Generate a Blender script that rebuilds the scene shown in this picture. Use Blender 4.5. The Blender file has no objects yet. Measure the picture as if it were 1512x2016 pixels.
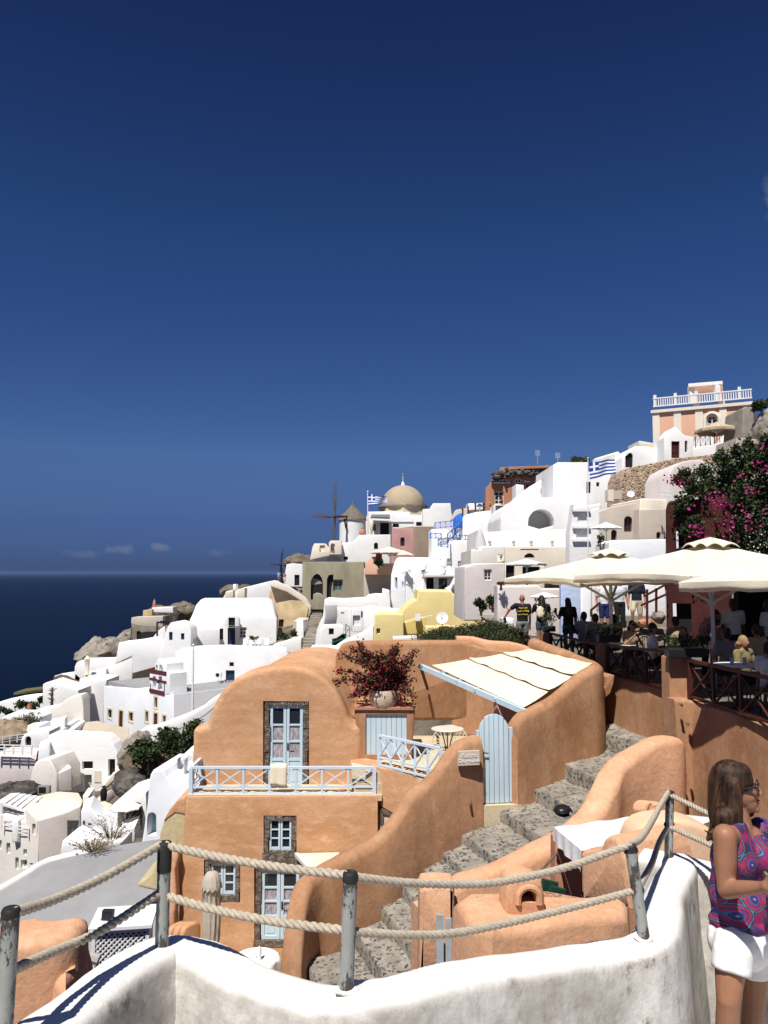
import bpy, bmesh, math, random
import numpy as np
from mathutils import Vector, Matrix, noise, geometry
random.seed(7)
R = math.radians
C = bpy.context.scene.collection
FPX = 1570.0
PITCH = math.atan(120 / FPX)
CP, SP = math.cos(PITCH), math.sin(PITCH)
def ray(px, py):
 x, y = (px - 756) / FPX, (1008 - py) / FPX
 return Vector((x, CP - SP * y, SP + CP * y))
DK = 1.
def P(px, py, Y):                       # point seen at a photo pixel, at distance Y ahead
 d = ray(px, py); Y = Y * DK; return d * (Y / d.y)
def PZ(px, py, z):                      # point seen at a photo pixel, at height z
 d = ray(px, py); return d * (z / d.z)
KR = {'0': (0, 0, 1), 'A': (560, 920, 3.78), 'B': (900, 740, 2.4706), 'C': (0, 1080, 3.78), 'D': (0, 1420, 3.6), 'E': (300, 1100, 3.78),
  'F': (960, 1040, 2.739), 'G': (300, 1240, 3.024), 'H': (640, 1240, 2.4387), 'I': (300, 1580, 2.52), 'J': (800, 1400, 2.52),
  'K': (1200, 1400, 3.2724), 'L': (0, 1640, 3.6), 'M': (1160, 1140, 4.2955), 'N': (860, 1040, 5.815), 'O': (1080, 880, 5.4),
  'Q': (0, 1330, 6.3), 'R': (560, 1140, 6.3), 'S': (860, 880, 5.6), 'T': (980, 1140, 6.873), 'U': (1340, 1480, 8.4)}
def k(c, x, y):
 a = KR[c]; return (a[0] + x / a[2], a[1] + y / a[2])
def ks(c, pts): return [k(c, x, y) for x, y in pts]
MATS = {}
def _nt(name):
 m = bpy.data.materials.new(name); m.use_nodes = True
 nt = m.node_tree; b = nt.nodes['Principled BSDF']
 return m, nt, b
def srgb(h):
 h = h.lstrip('#'); c = [int(h[i:i + 2], 16) / 255 for i in (0, 2, 4)]
 return tuple((x / 12.92 if x <= .04045 else ((x + .055) / 1.055) ** 2.4) for x in c)
def mat(name, col, rough=.85, var=.0, vscale=3., col2=None, bump=0., bscale=12., spec=.3, metal=0., detail=6, stretch=None, thr=(.35, .7), alpha=None, trans=0.):
 """base colour mixed by noise with a second colour, noise bump"""
 if name in MATS: return MATS[name]
 m, nt, b = _nt(name)
 N, L = nt.nodes.new, nt.links.new
 b.inputs['Roughness'].default_value = rough
 b.inputs['Specular IOR Level'].default_value = spec
 b.inputs['Metallic'].default_value = metal
 if trans: b.inputs['Transmission Weight'].default_value = trans
 c1 = (*col, 1)
 if var or bump or col2:
  tc = N('ShaderNodeTexCoord'); vec = tc.outputs['Object']
  if stretch:
   mp = N('ShaderNodeMapping'); mp.inputs['Scale'].default_value = stretch
   L(vec, mp.inputs['Vector']); vec = mp.outputs['Vector']
 if var or col2:
  n1 = N('ShaderNodeTexNoise'); n1.inputs['Scale'].default_value = vscale; n1.inputs['Detail'].default_value = detail
  n1.inputs['Roughness'].default_value = .62
  L(vec, n1.inputs['Vector'])
  rp = N('ShaderNodeValToRGB'); rp.color_ramp.elements[0].position = thr[0]; rp.color_ramp.elements[1].position = thr[1]
  rp.color_ramp.elements[0].color = c1
  c2 = col2 if col2 else tuple(max(0, c * (1 - var)) for c in col)
  rp.color_ramp.elements[1].color = (*c2, 1)
  L(n1.outputs['Fac'], rp.inputs['Fac']); L(rp.outputs['Color'], b.inputs['Base Color'])
 else:
  b.inputs['Base Color'].default_value = c1
 if bump:
  n2 = N('ShaderNodeTexNoise'); n2.inputs['Scale'].default_value = bscale; n2.inputs['Detail'].default_value = 5
  L(vec, n2.inputs['Vector'])
  bp = N('ShaderNodeBump'); bp.inputs['Strength'].default_value = bump; bp.inputs['Distance'].default_value = .04
  L(n2.outputs['Fac'], bp.inputs['Height']); L(bp.outputs['Normal'], b.inputs['Normal'])
 MATS[name] = m
 return m
WHITE = mat('white_plaster', (.80, .80, .795), .9, vscale=.55, col2=(.70, .69, .67), bump=.35, bscale=4, thr=(.45, .85))
WHITE2 = mat('cool_white_plaster', (.80, .82, .85), .9, vscale=.4, col2=(.70, .72, .74), bump=.3, bscale=3, thr=(.45, .85))
CREAM = mat('cream_plaster', (.76, .69, .58), .9, vscale=.5, col2=(.66, .59, .50), bump=.35, bscale=4, thr=(.4, .8))
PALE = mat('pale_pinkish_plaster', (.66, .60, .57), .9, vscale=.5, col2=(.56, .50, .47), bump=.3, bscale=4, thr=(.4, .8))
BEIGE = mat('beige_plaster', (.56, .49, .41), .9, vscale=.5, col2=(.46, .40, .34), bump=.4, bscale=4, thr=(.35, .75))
TAN = mat('tan_weathered_plaster', (.70, .54, .33), .95, vscale=.6, col2=(.40, .29, .17), bump=.9, bscale=2.5, thr=(.35, .7))
OLIVE = mat('olive_stained_plaster', (.33, .31, .22), .95, vscale=.5, col2=(.22, .20, .14), bump=.6, bscale=3, thr=(.35, .7), stretch=(1, 1, .35))
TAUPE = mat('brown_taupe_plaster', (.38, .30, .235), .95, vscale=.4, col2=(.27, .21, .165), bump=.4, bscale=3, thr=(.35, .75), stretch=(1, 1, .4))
ROSE = mat('dusty_pink_plaster', (.46, .27, .25), .95, vscale=.5, col2=(.38, .20, .19), bump=.4, bscale=4)
YELLOW = mat('yellow_plaster', (.70, .58, .27), .9, vscale=.5, col2=(.60, .49, .23), bump=.35, bscale=4, thr=(.4, .8))
PEACH = mat('peach_plaster', (.72, .43, .30), .9, vscale=.4, col2=(.66, .39, .27), bump=.2, bscale=4)
TERRA = mat('terracotta_plaster', (.46, .22, .135), .95, vscale=.6, col2=(.36, .165, .10), bump=.6, bscale=3, thr=(.35, .75))
REDW = mat('red_oxide_plaster', (.075, .018, .014), .9, vscale=1.6, col2=(.035, .009, .008), bump=1.2, bscale=3, thr=(.35, .7), stretch=(1, 1, .45))
GREYR = mat('grey_cement', (.30, .30, .305), .9, vscale=1.2, col2=(.24, .24, .245), bump=.3, bscale=5, thr=(.35, .75), stretch=(1, .5, 1))
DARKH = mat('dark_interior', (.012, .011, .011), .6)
GLASS = mat('dark_window_glass', (.02, .024, .03), .08, spec=.6)
WOODW = mat('white_painted_wood', (.72, .73, .74), .55)
WOODB = mat('dark_blue_painted_wood', (.02, .035, .09), .5)
BROWND = mat('brown_wood', (.10, .035, .022), .6, vscale=6, col2=(.06, .02, .014))
BLUEP = mat('bright_blue_paint', (.03, .16, .58), .5)
LBLUE = mat('pale_blue_paint', (.53, .65, .72), .55, vscale=2.2, col2=(.46, .59, .68), bump=.12, bscale=20, stretch=(4, 4, .6), thr=(.3, .8))
METALD = mat('dark_metal', (.03, .03, .032), .45, metal=.6)
METALG = mat('grey_metal', (.35, .36, .37), .45, metal=.4)
CANVAS = mat('cream_canvas', (.80, .72, .55), .9, vscale=1.2, col2=(.70, .62, .47), bump=.15, bscale=30)
CANVASW = mat('white_canvas', (.82, .82, .81), .9, vscale=1.2, col2=(.74, .74, .73), bump=.12, bscale=20)
FRAMEY = mat('yellowish_stone_trim', (.70, .60, .42), .9)
ORG = {}
def tag(o, label=None, cat=None, group=None, kind=None):
 if label: o['label'] = label
 if cat: o['category'] = cat
 if group: o['group'] = group
 if kind: o['kind'] = kind
 return o
def thing(name, label, cat, loc, group=None, rz=0):
 o = bpy.data.objects.new(name, None); C.objects.link(o); o.empty_display_size = .2
 o.location = loc; o.rotation_euler = (0, 0, rz); ORG[o.name] = Vector(loc)
 return tag(o, label, cat, group)
class MB:
 def __init__(s): s.v, s.f, s.m = [], [], []
 def add(s, vs, fs, mi=0):
  n = len(s.v); s.v += [Vector(v) for v in vs]
  for f in fs: s.f.append([i + n for i in f]); s.m.append(mi)
  return s
 def obox(s, o, a, b, c, mi=0):
  o, a, b, c = Vector(o), Vector(a), Vector(b), Vector(c)
  if a.cross(b).dot(c) < 0: a, b = b, a
  vs = [o, o + a, o + a + b, o + b, o + c, o + a + c, o + a + b + c, o + b + c]
  return s.add(vs, [(3, 2, 1, 0), (4, 5, 6, 7), (0, 1, 5, 4), (1, 2, 6, 5), (2, 3, 7, 6), (3, 0, 4, 7)], mi)
 def box(s, c, size, rz=0, mi=0, M=None):
  M = M or Matrix.Rotation(rz, 3, 'Z'); c = Vector(c)
  a, b, d = M @ Vector((size[0], 0, 0)), M @ Vector((0, size[1], 0)), M @ Vector((0, 0, size[2]))
  return s.obox(c - (a + b + d) / 2, a, b, d, mi)
 def bar(s, p, q, w, h=None, mi=0, up=(0, 0, 1)):
  p, q = Vector(p), Vector(q); h = h or w; d = q - p
  if d.length < 1e-6: return s
  side = d.cross(Vector(up))
  if side.length < 1e-5: side = d.cross(Vector((0, 1, 0)))
  side.normalize(); u2 = side.cross(d).normalized()
  return s.obox(p - side * w / 2 - u2 * h / 2, side * w, u2 * h, d, mi)
 def tube(s, pts, r, n=8, mi=0, caps=True, twist=0):
  pts = [Vector(p) for p in pts]; m = len(pts)
  rs = r if isinstance(r, (list, tuple)) else [r] * m
  t0 = (pts[1] - pts[0]).normalized()
  ref = Vector((0, 0, 1)) if abs(t0.z) < .9 else Vector((1, 0, 0))
  a = t0.cross(ref).normalized(); vs = []
  for i, p in enumerate(pts):
   t = (pts[min(i + 1, m - 1)] - pts[max(i - 1, 0)]).normalized()
   a = (a - t * a.dot(t)).normalized(); b = t.cross(a)
   for j in range(n):
    an = 2 * math.pi * j / n + twist * i
    vs.append(p + (a * math.cos(an) + b * math.sin(an)) * rs[i])
  fs = [(i * n + j, i * n + (j + 1) % n, (i + 1) * n + (j + 1) % n, (i + 1) * n + j) for i in range(m - 1) for j in range(n)]
  if caps: fs += [tuple(range(n))[::-1], tuple(range((m - 1) * n, m * n))]
  return s.add(vs, fs, mi)
 def lathe(s, base, prof, n=24, mi=0, caps=True, ax=None):
  base = Vector(base); vs = []
  A = ax or Matrix.Identity(3)
  for r_, z in prof:
   for j in range(n):
    an = 2 * math.pi * j / n
    vs.append(base + A @ Vector((r_ * math.cos(an), r_ * math.sin(an), z)))
  m = len(prof)
  fs = [(i * n + j, i * n + (j + 1) % n, (i + 1) * n + (j + 1) % n, (i + 1) * n + j) for i in range(m - 1) for j in range(n)]
  if caps: fs += [tuple(range(n))[::-1], tuple(range((m - 1) * n, m * n))]
  return s.add(vs, fs, mi)
 def ball(s, c, r, nu=12, nv=8, mi=0, M=None):
  c = Vector(c); r = r if isinstance(r, (tuple, list)) else (r, r, r); vs = []; M = M or Matrix.Identity(3)
  for i in range(nv + 1):
   th = math.pi * i / nv
   for j in range(nu):
    ph = 2 * math.pi * j / nu
    vs.append(c + M @ Vector((r[0] * math.sin(th) * math.cos(ph), r[1] * math.sin(th) * math.sin(ph), r[2] * math.cos(th))))
  fs = [(i * nu + j, (i + 1) * nu + j, (i + 1) * nu + (j + 1) % nu, i * nu + (j + 1) % nu) for i in range(nv) for j in range(nu)]
  return s.add(vs, fs, mi)
 def grid(s, pts, mi=0, flip=False, close=False):   # pts[row][col]
  r, c = len(pts), len(pts[0]); vs = [p for row in pts for p in row]
  fs = []
  for i in range(r - 1):
   for j in range(c - (0 if close else 1)):
    q = (i * c + j, i * c + (j + 1) % c, (i + 1) * c + (j + 1) % c, (i + 1) * c + j)
    fs.append(q[::-1] if flip else q)
  return s.add(vs, fs, mi)
 def prism(s, fr, out, D, r=.05, holes=(), recess=.15, mi=0, nr=3):
  """outline in facade coordinates (u,z), run back D; rounded front edge; holes get reveals and a back"""
  if area(out) < 0: out = out[::-1]
  n = len(out); r = min(r, D * .45)
  rings = []
  for q in range(nr + 1):
   a = q / nr * math.pi / 2
   rings.append((inset(out, r * (1 - math.sin(a))), r * (1 - math.cos(a))))
  rings.append((out, D))
  base = len(s.v)
  for ring, v in rings:
   s.v += [fr.w(u, v, z) for u, z in ring]
  for q in range(len(rings) - 1):
   for j in range(n):
    s.f.append([base + q * n + (j + 1) % n, base + q * n + j, base + (q + 1) * n + j, base + (q + 1) * n + (j + 1) % n]); s.m.append(mi)
  s.f.append([base + (len(rings) - 1) * n + j for j in range(n)][::-1]); s.m.append(mi)
  if not holes:
   s.f.append([base + j for j in range(n)]); s.m.append(mi)
  else:
   pts = [Vector(p) for p in rings[0][0]]; edges = [(i, (i + 1) % n) for i in range(n)]
   hs = []
   for h in holes:
    if area(h) < 0: h = h[::-1]
    b0 = len(pts); pts += [Vector(p) for p in h]; m = len(h); hs.append(h)
    edges += [(b0 + i, b0 + (i + 1) % m) for i in range(m)]
   cv, ce, cf, ov, oe, of = geometry.delaunay_2d_cdt(pts, edges, [], 0, 1e-5)
   b0 = len(s.v); s.v += [fr.w(p.x, 0, p.y) for p in cv]
   for f in cf:
    cx = sum(cv[i].x for i in f) / len(f); cy = sum(cv[i].y for i in f) / len(f)
    if not inside((cx, cy), rings[0][0]) or any(inside((cx, cy), h) for h in hs): continue
    s.f.append([b0 + i for i in f]); s.m.append(mi)
   for h in hs:
    m = len(h); b1 = len(s.v)
    s.v += [fr.w(u, 0, z) for u, z in h] + [fr.w(u, recess, z) for u, z in h]
    for j in range(m):
     s.f.append([b1 + j, b1 + (j + 1) % m, b1 + m + (j + 1) % m, b1 + m + j]); s.m.append(mi)
    s.f.append([b1 + m + j for j in range(m)]); s.m.append(mi)
  return s
 def slab(s, top, zb, r=.05, mi=0, nr=3, flare=0.):
  """top outline as world points (each its own z); walls down to zb, rounded top edge"""
  pl = [(p.x, p.y) for p in top]; zs = [p.z for p in top]
  if area(pl) < 0: pl, zs = pl[::-1], zs[::-1]
  n = len(pl); base = len(s.v); rows = []
  for q in range(nr + 1):
   a = q / nr * math.pi / 2
   rows.append((inset(pl, r * (1 - math.sin(a))), r * (1 - math.cos(a))))
  for ring, dz in rows: s.v += [Vector((x, y, z - dz)) for (x, y), z in zip(ring, zs)]
  out = inset(pl, -flare) if flare else pl
  s.v += [Vector((x, y, zb)) for x, y in out]
  for q in range(len(rows)):
   for j in range(n):
    s.f.append([base + q * n + j, base + (q + 1) * n + j, base + (q + 1) * n + (j + 1) % n, base + q * n + (j + 1) % n]); s.m.append(mi)
  s.f.append([base + j for j in range(n)]); s.m.append(mi)
  s.f.append([base + len(rows) * n + j for j in range(n)][::-1]); s.m.append(mi)
  return s
 def rough(s, amp, scale, seed=0, zk=1.):
  o = Vector((seed * 3.1, seed * 1.7, seed * 2.3))
  s.v = [v + Vector(noise.noise_vector(v * scale + o)) * amp + Vector(noise.noise_vector(v * scale * 3.3 + o)) * amp * .35 for v in s.v]
  return s
 def build(s, name, mats, parent=None, smooth=40, label=None, cat=None, group=None, kind=None, origin=None, sub=0, fix=True):
  mats = mats if isinstance(mats, (list, tuple)) else [mats]
  if parent is not None: o0 = ORG[parent.name]
  elif origin is not None: o0 = Vector(origin)
  else:
   a = np.array([tuple(v) for v in s.v]); o0 = Vector(((a[:, 0].min() + a[:, 0].max()) / 2, (a[:, 1].min() + a[:, 1].max()) / 2, a[:, 2].min()))
  me = bpy.data.meshes.new(name)
  me.from_pydata([tuple(v - o0) for v in s.v], [], s.f)
  for m in mats: me.materials.append(m)
  me.polygons.foreach_set('material_index', s.m)
  if fix and len(s.f) < 60000:
   bm = bmesh.new(); bm.from_mesh(me)
   bmesh.ops.remove_doubles(bm, verts=bm.verts, dist=1e-5)
   bmesh.ops.recalc_face_normals(bm, faces=bm.faces)
   bm.to_mesh(me); bm.free()
  if smooth:
   me.polygons.foreach_set('use_smooth', [True] * len(me.polygons))
   me.update()
   me.set_sharp_from_angle(angle=R(smooth))
  me.update()
  o = bpy.data.objects.new(name, me); C.objects.link(o)
  if parent is not None: o.parent = parent
  else: o.location = o0
  ORG[o.name] = o0
  if sub:
   md = o.modifiers.new('sub', 'SUBSURF'); md.levels = md.render_levels = sub
  return tag(o, label, cat, group, kind)
def area(p): return .5 * sum(p[i][0] * p[(i + 1) % len(p)][1] - p[(i + 1) % len(p)][0] * p[i][1] for i in range(len(p)))
def inside(q, poly):
 x, y = q; c = False; n = len(poly)
 for i in range(n):
  x1, y1 = poly[i][0], poly[i][1]; x2, y2 = poly[(i + 1) % n][0], poly[(i + 1) % n][1]
  if (y1 > y) != (y2 > y) and x < (x2 - x1) * (y - y1) / (y2 - y1) + x1: c = not c
 return c
def inset(p, d):
 """offset a counter-clockwise polygon inward by d"""
 if abs(d) < 1e-9: return [(a[0], a[1]) for a in p]
 n = len(p); res = []
 for i in range(n):
  ax, ay = p[i - 1][0], p[i - 1][1]; bx, by = p[i][0], p[i][1]; cx, cy = p[(i + 1) % n][0], p[(i + 1) % n][1]
  e1 = Vector((bx - ax, by - ay)); e2 = Vector((cx - bx, cy - by))
  if e1.length < 1e-9: e1 = e2.copy()
  if e2.length < 1e-9: e2 = e1.copy()
  e1.normalize(); e2.normalize()
  n1, n2 = Vector((-e1.y, e1.x)), Vector((-e2.y, e2.x)); m = n1 + n2
  if m.length < 1e-6: m = n1.copy()
  m.normalize(); k_ = d / max(.5, m.dot(n1))
  res.append((bx + m.x * k_, by + m.y * k_))
 return res
def rnd(p, r, n=4, skip=()):
 """round polygon corners by a radius in the same units"""
 res = []; m = len(p)
 for i in range(m):
  b = Vector(p[i]); a = Vector(p[i - 1]); c = Vector(p[(i + 1) % m])
  if i in skip: res.append(tuple(b)); continue
  d1, d2 = (a - b), (c - b); q = min(r, d1.length * .45, d2.length * .45)
  s_, e = b + d1.normalized() * q, b + d2.normalized() * q
  for j in range(n + 1):
   t = j / n; res.append(tuple(s_ * (1 - t) ** 2 + b * 2 * t * (1 - t) + e * t * t))
 return res
def arch(x0, y0, x1, y1, n=10, rise=None):
 """opening with a round top in pixel coordinates (y down)"""
 rx = (x1 - x0) / 2; rise = rise or rx; cx = (x0 + x1) / 2
 return [(x0, y1)] + [(cx - rx * math.cos(math.pi * i / n), y0 + rise - rise * math.sin(math.pi * i / n)) for i in range(n + 1)] + [(x1, y1)]
def rect(x0, y0, x1, y1): return [(x0, y1), (x0, y0), (x1, y0), (x1, y1)]
class Fr:
 """a vertical facade plane through a photo pixel at distance Y, turned by yaw degrees (positive: faces right)"""
 def __init__(s, px, py, Y, yaw=0, pt=None):
  s.o = Vector(pt) if pt is not None else P(px, py, Y); y = R(yaw); s.yaw = y
  s.u = Vector((math.cos(y), math.sin(y), 0)); s.b = Vector((-math.sin(y), math.cos(y), 0))
 def uz(s, px, py):
  d = ray(px, py); t = s.o.dot(s.b) / d.dot(s.b); p = d * t - s.o
  return (p.dot(s.u), p.z)
 def w(s, u, v, z): return s.o + s.u * u + s.b * v + Vector((0, 0, z))
def catmull(pts, n=6):
 pts = [Vector(p) for p in pts]; res = []
 for i in range(len(pts) - 1):
  p0, p1, p2, p3 = pts[max(i - 1, 0)], pts[i], pts[i + 1], pts[min(i + 2, len(pts) - 1)]
  for j in range(n):
   t = j / n
   res.append(.5 * ((2 * p1) + (p2 - p0) * t + (2 * p0 - 5 * p1 + 4 * p2 - p3) * t * t + (3 * p1 - p0 - 3 * p2 + p3) * t ** 3))
 return res + [pts[-1]]
def wall_sweep(mb, pts, th, zb, n=6, nz=8, amp=.0, scale=1.5, mi=0, rtop=None, smooth_path=True, seed=0, batter=0.):
 """freestanding plaster wall with a rounded top along top-centre points; zb: foot height (or list)"""
 q = [Vector((*p, z)) if len(p) == 2 else Vector(p) for p, z in [(p, 0) for p in pts]]
 zbs = zb if isinstance(zb, (list, tuple)) else [zb] * len(q)
 if smooth_path:
  full = catmull(q, n); zz = [v.x for v in catmull([Vector((z, 0, 0)) for z in zbs], n)]
 else: full, zz = q, list(zbs)
 rt = rtop or th / 2; rows = []
 for i, p in enumerate(full):
  t = full[min(i + 1, len(full) - 1)] - full[max(i - 1, 0)]; t.z = 0; t.normalize(); s_ = Vector((t.y, -t.x, 0))
  prof = []
  hgt = p.z - rt - zz[i]
  for j in range(nz): f = j / nz; prof.append((-th / 2 - batter * (1 - f), zz[i] + hgt * f))
  rc = min(rt, th / 2)
  for j in range(8):
   a = math.pi * (j if j < 4 else j - 1) / 6; prof.append((-math.cos(a) * rc + (rc - th / 2 if j < 4 else th / 2 - rc), p.z - rt + math.sin(a) * rt))
  for j in range(nz): f = 1 - (j + 1) / nz; prof.append((th / 2 + batter * (1 - f), zz[i] + hgt * f))
  rows.append([Vector((p.x, p.y, 0)) + s_ * a + Vector((0, 0, z)) for a, z in prof])
 m2 = MB(); m2.grid(rows, mi); c = len(rows[0])
 m2.f.append(list(range(c))); m2.m.append(mi); l = (len(rows) - 1) * c
 m2.f.append([l + j for j in range(c)][::-1]); m2.m.append(mi)
 if amp: m2.rough(amp, scale, seed)
 mb.add(m2.v, m2.f); mb.m[-len(m2.f):] = m2.m
 return mb
def opening(fr, poly, kind, root, recess, fm=None, pm=None, bars=None, label=None, sub=True):
 """door or window set in a reveal: frame, panes, bars"""
 if area(poly) < 0: poly = poly[::-1]
 us = [p[0] for p in poly]; zs = [p[1] for p in poly]
 u0, u1, z0, z1 = min(us), max(us), min(zs), max(zs); w, h = u1 - u0, z1 - z0
 mb = MB(); n = len(poly)
 v0 = recess - .012
 nm = 'door' if kind.startswith('door') else 'window'
 fm = fm or WOODW
 if kind in ('dark', 'doordark'):
  b0 = len(mb.v); mb.add([fr.w(u, v0, z) for u, z in poly], [tuple(range(n))])
  return mb.build(nm, DARKH, root, smooth=0, label=label)
 t = min(w, h) * .13; ins = inset(poly, t)
 th = min(.06, recess * .5)
 for j in range(n):
  a, b, c, d = poly[j], poly[(j + 1) % n], ins[(j + 1) % n], ins[j]
  mb.add([fr.w(a[0], v0 - th, a[1]), fr.w(b[0], v0 - th, b[1]), fr.w(c[0], v0 - th, c[1]), fr.w(d[0], v0 - th, d[1]),
    fr.w(c[0], v0, c[1]), fr.w(d[0], v0, d[1])], [(0, 1, 2, 3), (3, 2, 4, 5)])
 nv, nh = bars or (1, 2)
 for i in range(nv):
  u = u0 + w * (i + 1) / (nv + 1); mb.obox(fr.w(u - t * .35, v0 - th * .8, z0 + t * .5), fr.u * t * .7, fr.b * th * .7, Vector((0, 0, h - t)))
 for i in range(nh):
  z = z0 + h * (i + 1) / (nh + 1); mb.obox(fr.w(u0 + t * .5, v0 - th * .7, z - t * .25), fr.u * (w - t), fr.b * th * .6, Vector((0, 0, t * .5)))
 if kind == 'doorwood':
  mb.add([fr.w(u, v0 - .01, z) for u, z in poly], [tuple(range(n))])
  return mb.build(nm, fm, root, smooth=0, label=label)
 o = mb.build(nm, fm, root, smooth=0, label=label)
 m2 = MB(); m2.add([fr.w(u, v0 + .004, z) for u, z in poly], [tuple(range(n))])
 m2.build('pane', pm or GLASS, o, smooth=0)
 return o
def bld(name, label, cat, crop, out, Y, yaw=0, D=5, m=None, ops=(), r=.08, rd=0, recess=.22, group=None, skip=(), amp=0., scale=.8, ref=None, extra=None):
 """a building (or any plaster mass) by its outline on a facade plane; openings by pixel rectangles"""
 if rd: out = rnd(out, rd, 4, skip)
 px = ks(crop, out); rf = k(crop, *ref) if ref else px[0]
 fr = Fr(rf[0], rf[1], Y, yaw)
 uz = [fr.uz(*p) for p in px]; holes = []; hs = []
 for o in ops:
  kind, g = o[0], o[1]; opt = o[2] if len(o) > 2 else {}
  if opt.get('poly'): pp = g
  elif opt.get('arch'): pp = arch(*g)
  else: pp = rect(*g)
  h = [fr.uz(*k(crop, *p)) for p in pp]
  holes.append(h); hs.append((kind, h, opt))
 if Y > 25 and fr.o.z + max(z for _, z in uz) < -2: D = max(D * .5, 1.6)
 mb = MB().prism(fr, uz, D, r, holes, recess)
 if amp: mb.rough(amp, scale)
 zz = min(z for _, z in uz); uu = sum(u for u, _ in uz) / len(uz)
 if not ops and not extra:
  return mb.build(name, m or WHITE, None, label=label, cat=cat, group=group), fr
 root = thing(name, label, cat, fr.w(uu, D / 2, zz), group)
 mb.build('wall', m or WHITE, root)
 for kind, h, opt in hs:
  if kind == 'hole': continue
  opening(fr, h, kind, root, recess, opt.get('fm'), opt.get('pm'), opt.get('bars'), opt.get('label'))
 return root, fr
def slabld(name, label, cat, crop, top, z, zb, m=None, r=.06, rd=0, group=None, amp=0., scale=1., flare=0, seed=0):
 if rd: top = rnd(top, rd)
 zs = z if isinstance(z, (list, tuple)) else [z] * len(top)
 pts = [PZ(*k(crop, *p), zz) for p, zz in zip(top, zs)]
 mb = MB().slab(pts, zb, r, flare=flare)
 if amp: mb.rough(amp, scale, seed)
 return mb.build(name, m or WHITE, None, label=label, cat=cat, group=group)
def copy_tree(o, parent=None):
 c = o.copy(); C.objects.link(c); ORG[c.name] = ORG[o.name]
 if parent is not None: c.parent = parent
 for ch in list(o.children): copy_tree(ch, c)
 return c
def dup(o, loc, rz=None, label=None, group=None, sc=None):
 c = copy_tree(o); c.location = loc
 if rz is not None: c.rotation_euler = (0, 0, rz)
 if sc: c.scale = (sc, sc, sc)
 if label: c['label'] = label
 if group: c['group'] = group
 return c
cam = bpy.data.cameras.new('camera'); co = bpy.data.objects.new('camera', cam); C.objects.link(co)
cam.sensor_fit = 'VERTICAL'; cam.sensor_height = 36; cam.lens = 36 * FPX / 2016
cam.clip_start = .05; cam.clip_end = 200000
co.rotation_euler = (math.pi / 2 + PITCH, 0, 0)
bpy.context.scene.camera = co
EXPO = .35; SUN_EL = 60; AZ = Vector((-.40, -.915, 0)).normalized()       # horizontal direction towards the sun
TOSUN = AZ * math.cos(R(SUN_EL)) + Vector((0, 0, math.sin(R(SUN_EL))))
sl = bpy.data.lights.new('sun', 'SUN'); so = bpy.data.objects.new('sun', sl); C.objects.link(so)
sl.energy = 5.0; sl.angle = R(.5); sl.color = (1, .955, .89)
so.rotation_euler = TOSUN.to_track_quat('Z', 'Y').to_euler()
wd = bpy.data.worlds.new('World'); bpy.context.scene.world = wd; wd.use_nodes = True
nt = wd.node_tree; N, L = nt.nodes.new, nt.links.new
bg = nt.nodes['Background']; sky = N('ShaderNodeTexSky'); sky.sky_type = 'NISHITA'; sky.sun_disc = False
sky.sun_elevation = R(SUN_EL); sky.sun_rotation = math.atan2(AZ.x, AZ.y)
sky.altitude = 1800; sky.air_density = 1.0; sky.dust_density = .15; sky.ozone_density = 3.0
hs = N('ShaderNodeHueSaturation'); hs.inputs['Saturation'].default_value = 1.12; hs.inputs['Value'].default_value = 1.0; hs.inputs['Hue'].default_value = .512
gm = N('ShaderNodeGamma'); gm.inputs['Gamma'].default_value = 1.0
L(sky.outputs['Color'], hs.inputs['Color']); L(hs.outputs['Color'], gm.inputs['Color'])
tc = N('ShaderNodeTexCoord')
sz = N('ShaderNodeSeparateXYZ'); L(tc.outputs['Generated'], sz.inputs[0]); rp = N('ShaderNodeValToRGB'); L(sz.outputs['Z'], rp.inputs['Fac']); KS = .055 / .09 / 2 ** EXPO
er = rp.color_ramp.elements; er[0].position = .0; er[1].position = 1
for q, (z, c) in enumerate(((0, (.105, .17, .48)), (.018, (.15, .225, .59)), (.043, (.215, .31, .68)), (.062, (.28, .37, .74)), (.081, (.37, .47, .80)), (.144, (.60, .76, 1.0)), (.38, (.46, .76, 1.02)), (.60, (.36, .45, .71)), (.8, (.8, .85, 1.)), (1, (1.5, 1.5, 1.6)))):
 e = er[0] if q == 0 else (er[len(er) - 1] if z == 1 else er.new(z)); e.color = (*[v * KS for v in c], 1)
ml = N('ShaderNodeMixRGB'); ml.blend_type = 'MULTIPLY'; ml.inputs['Fac'].default_value = 1; L(gm.outputs['Color'], ml.inputs['Color1']); L(rp.outputs['Color'], ml.inputs['Color2']); SRC = ml.outputs['Color']
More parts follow.
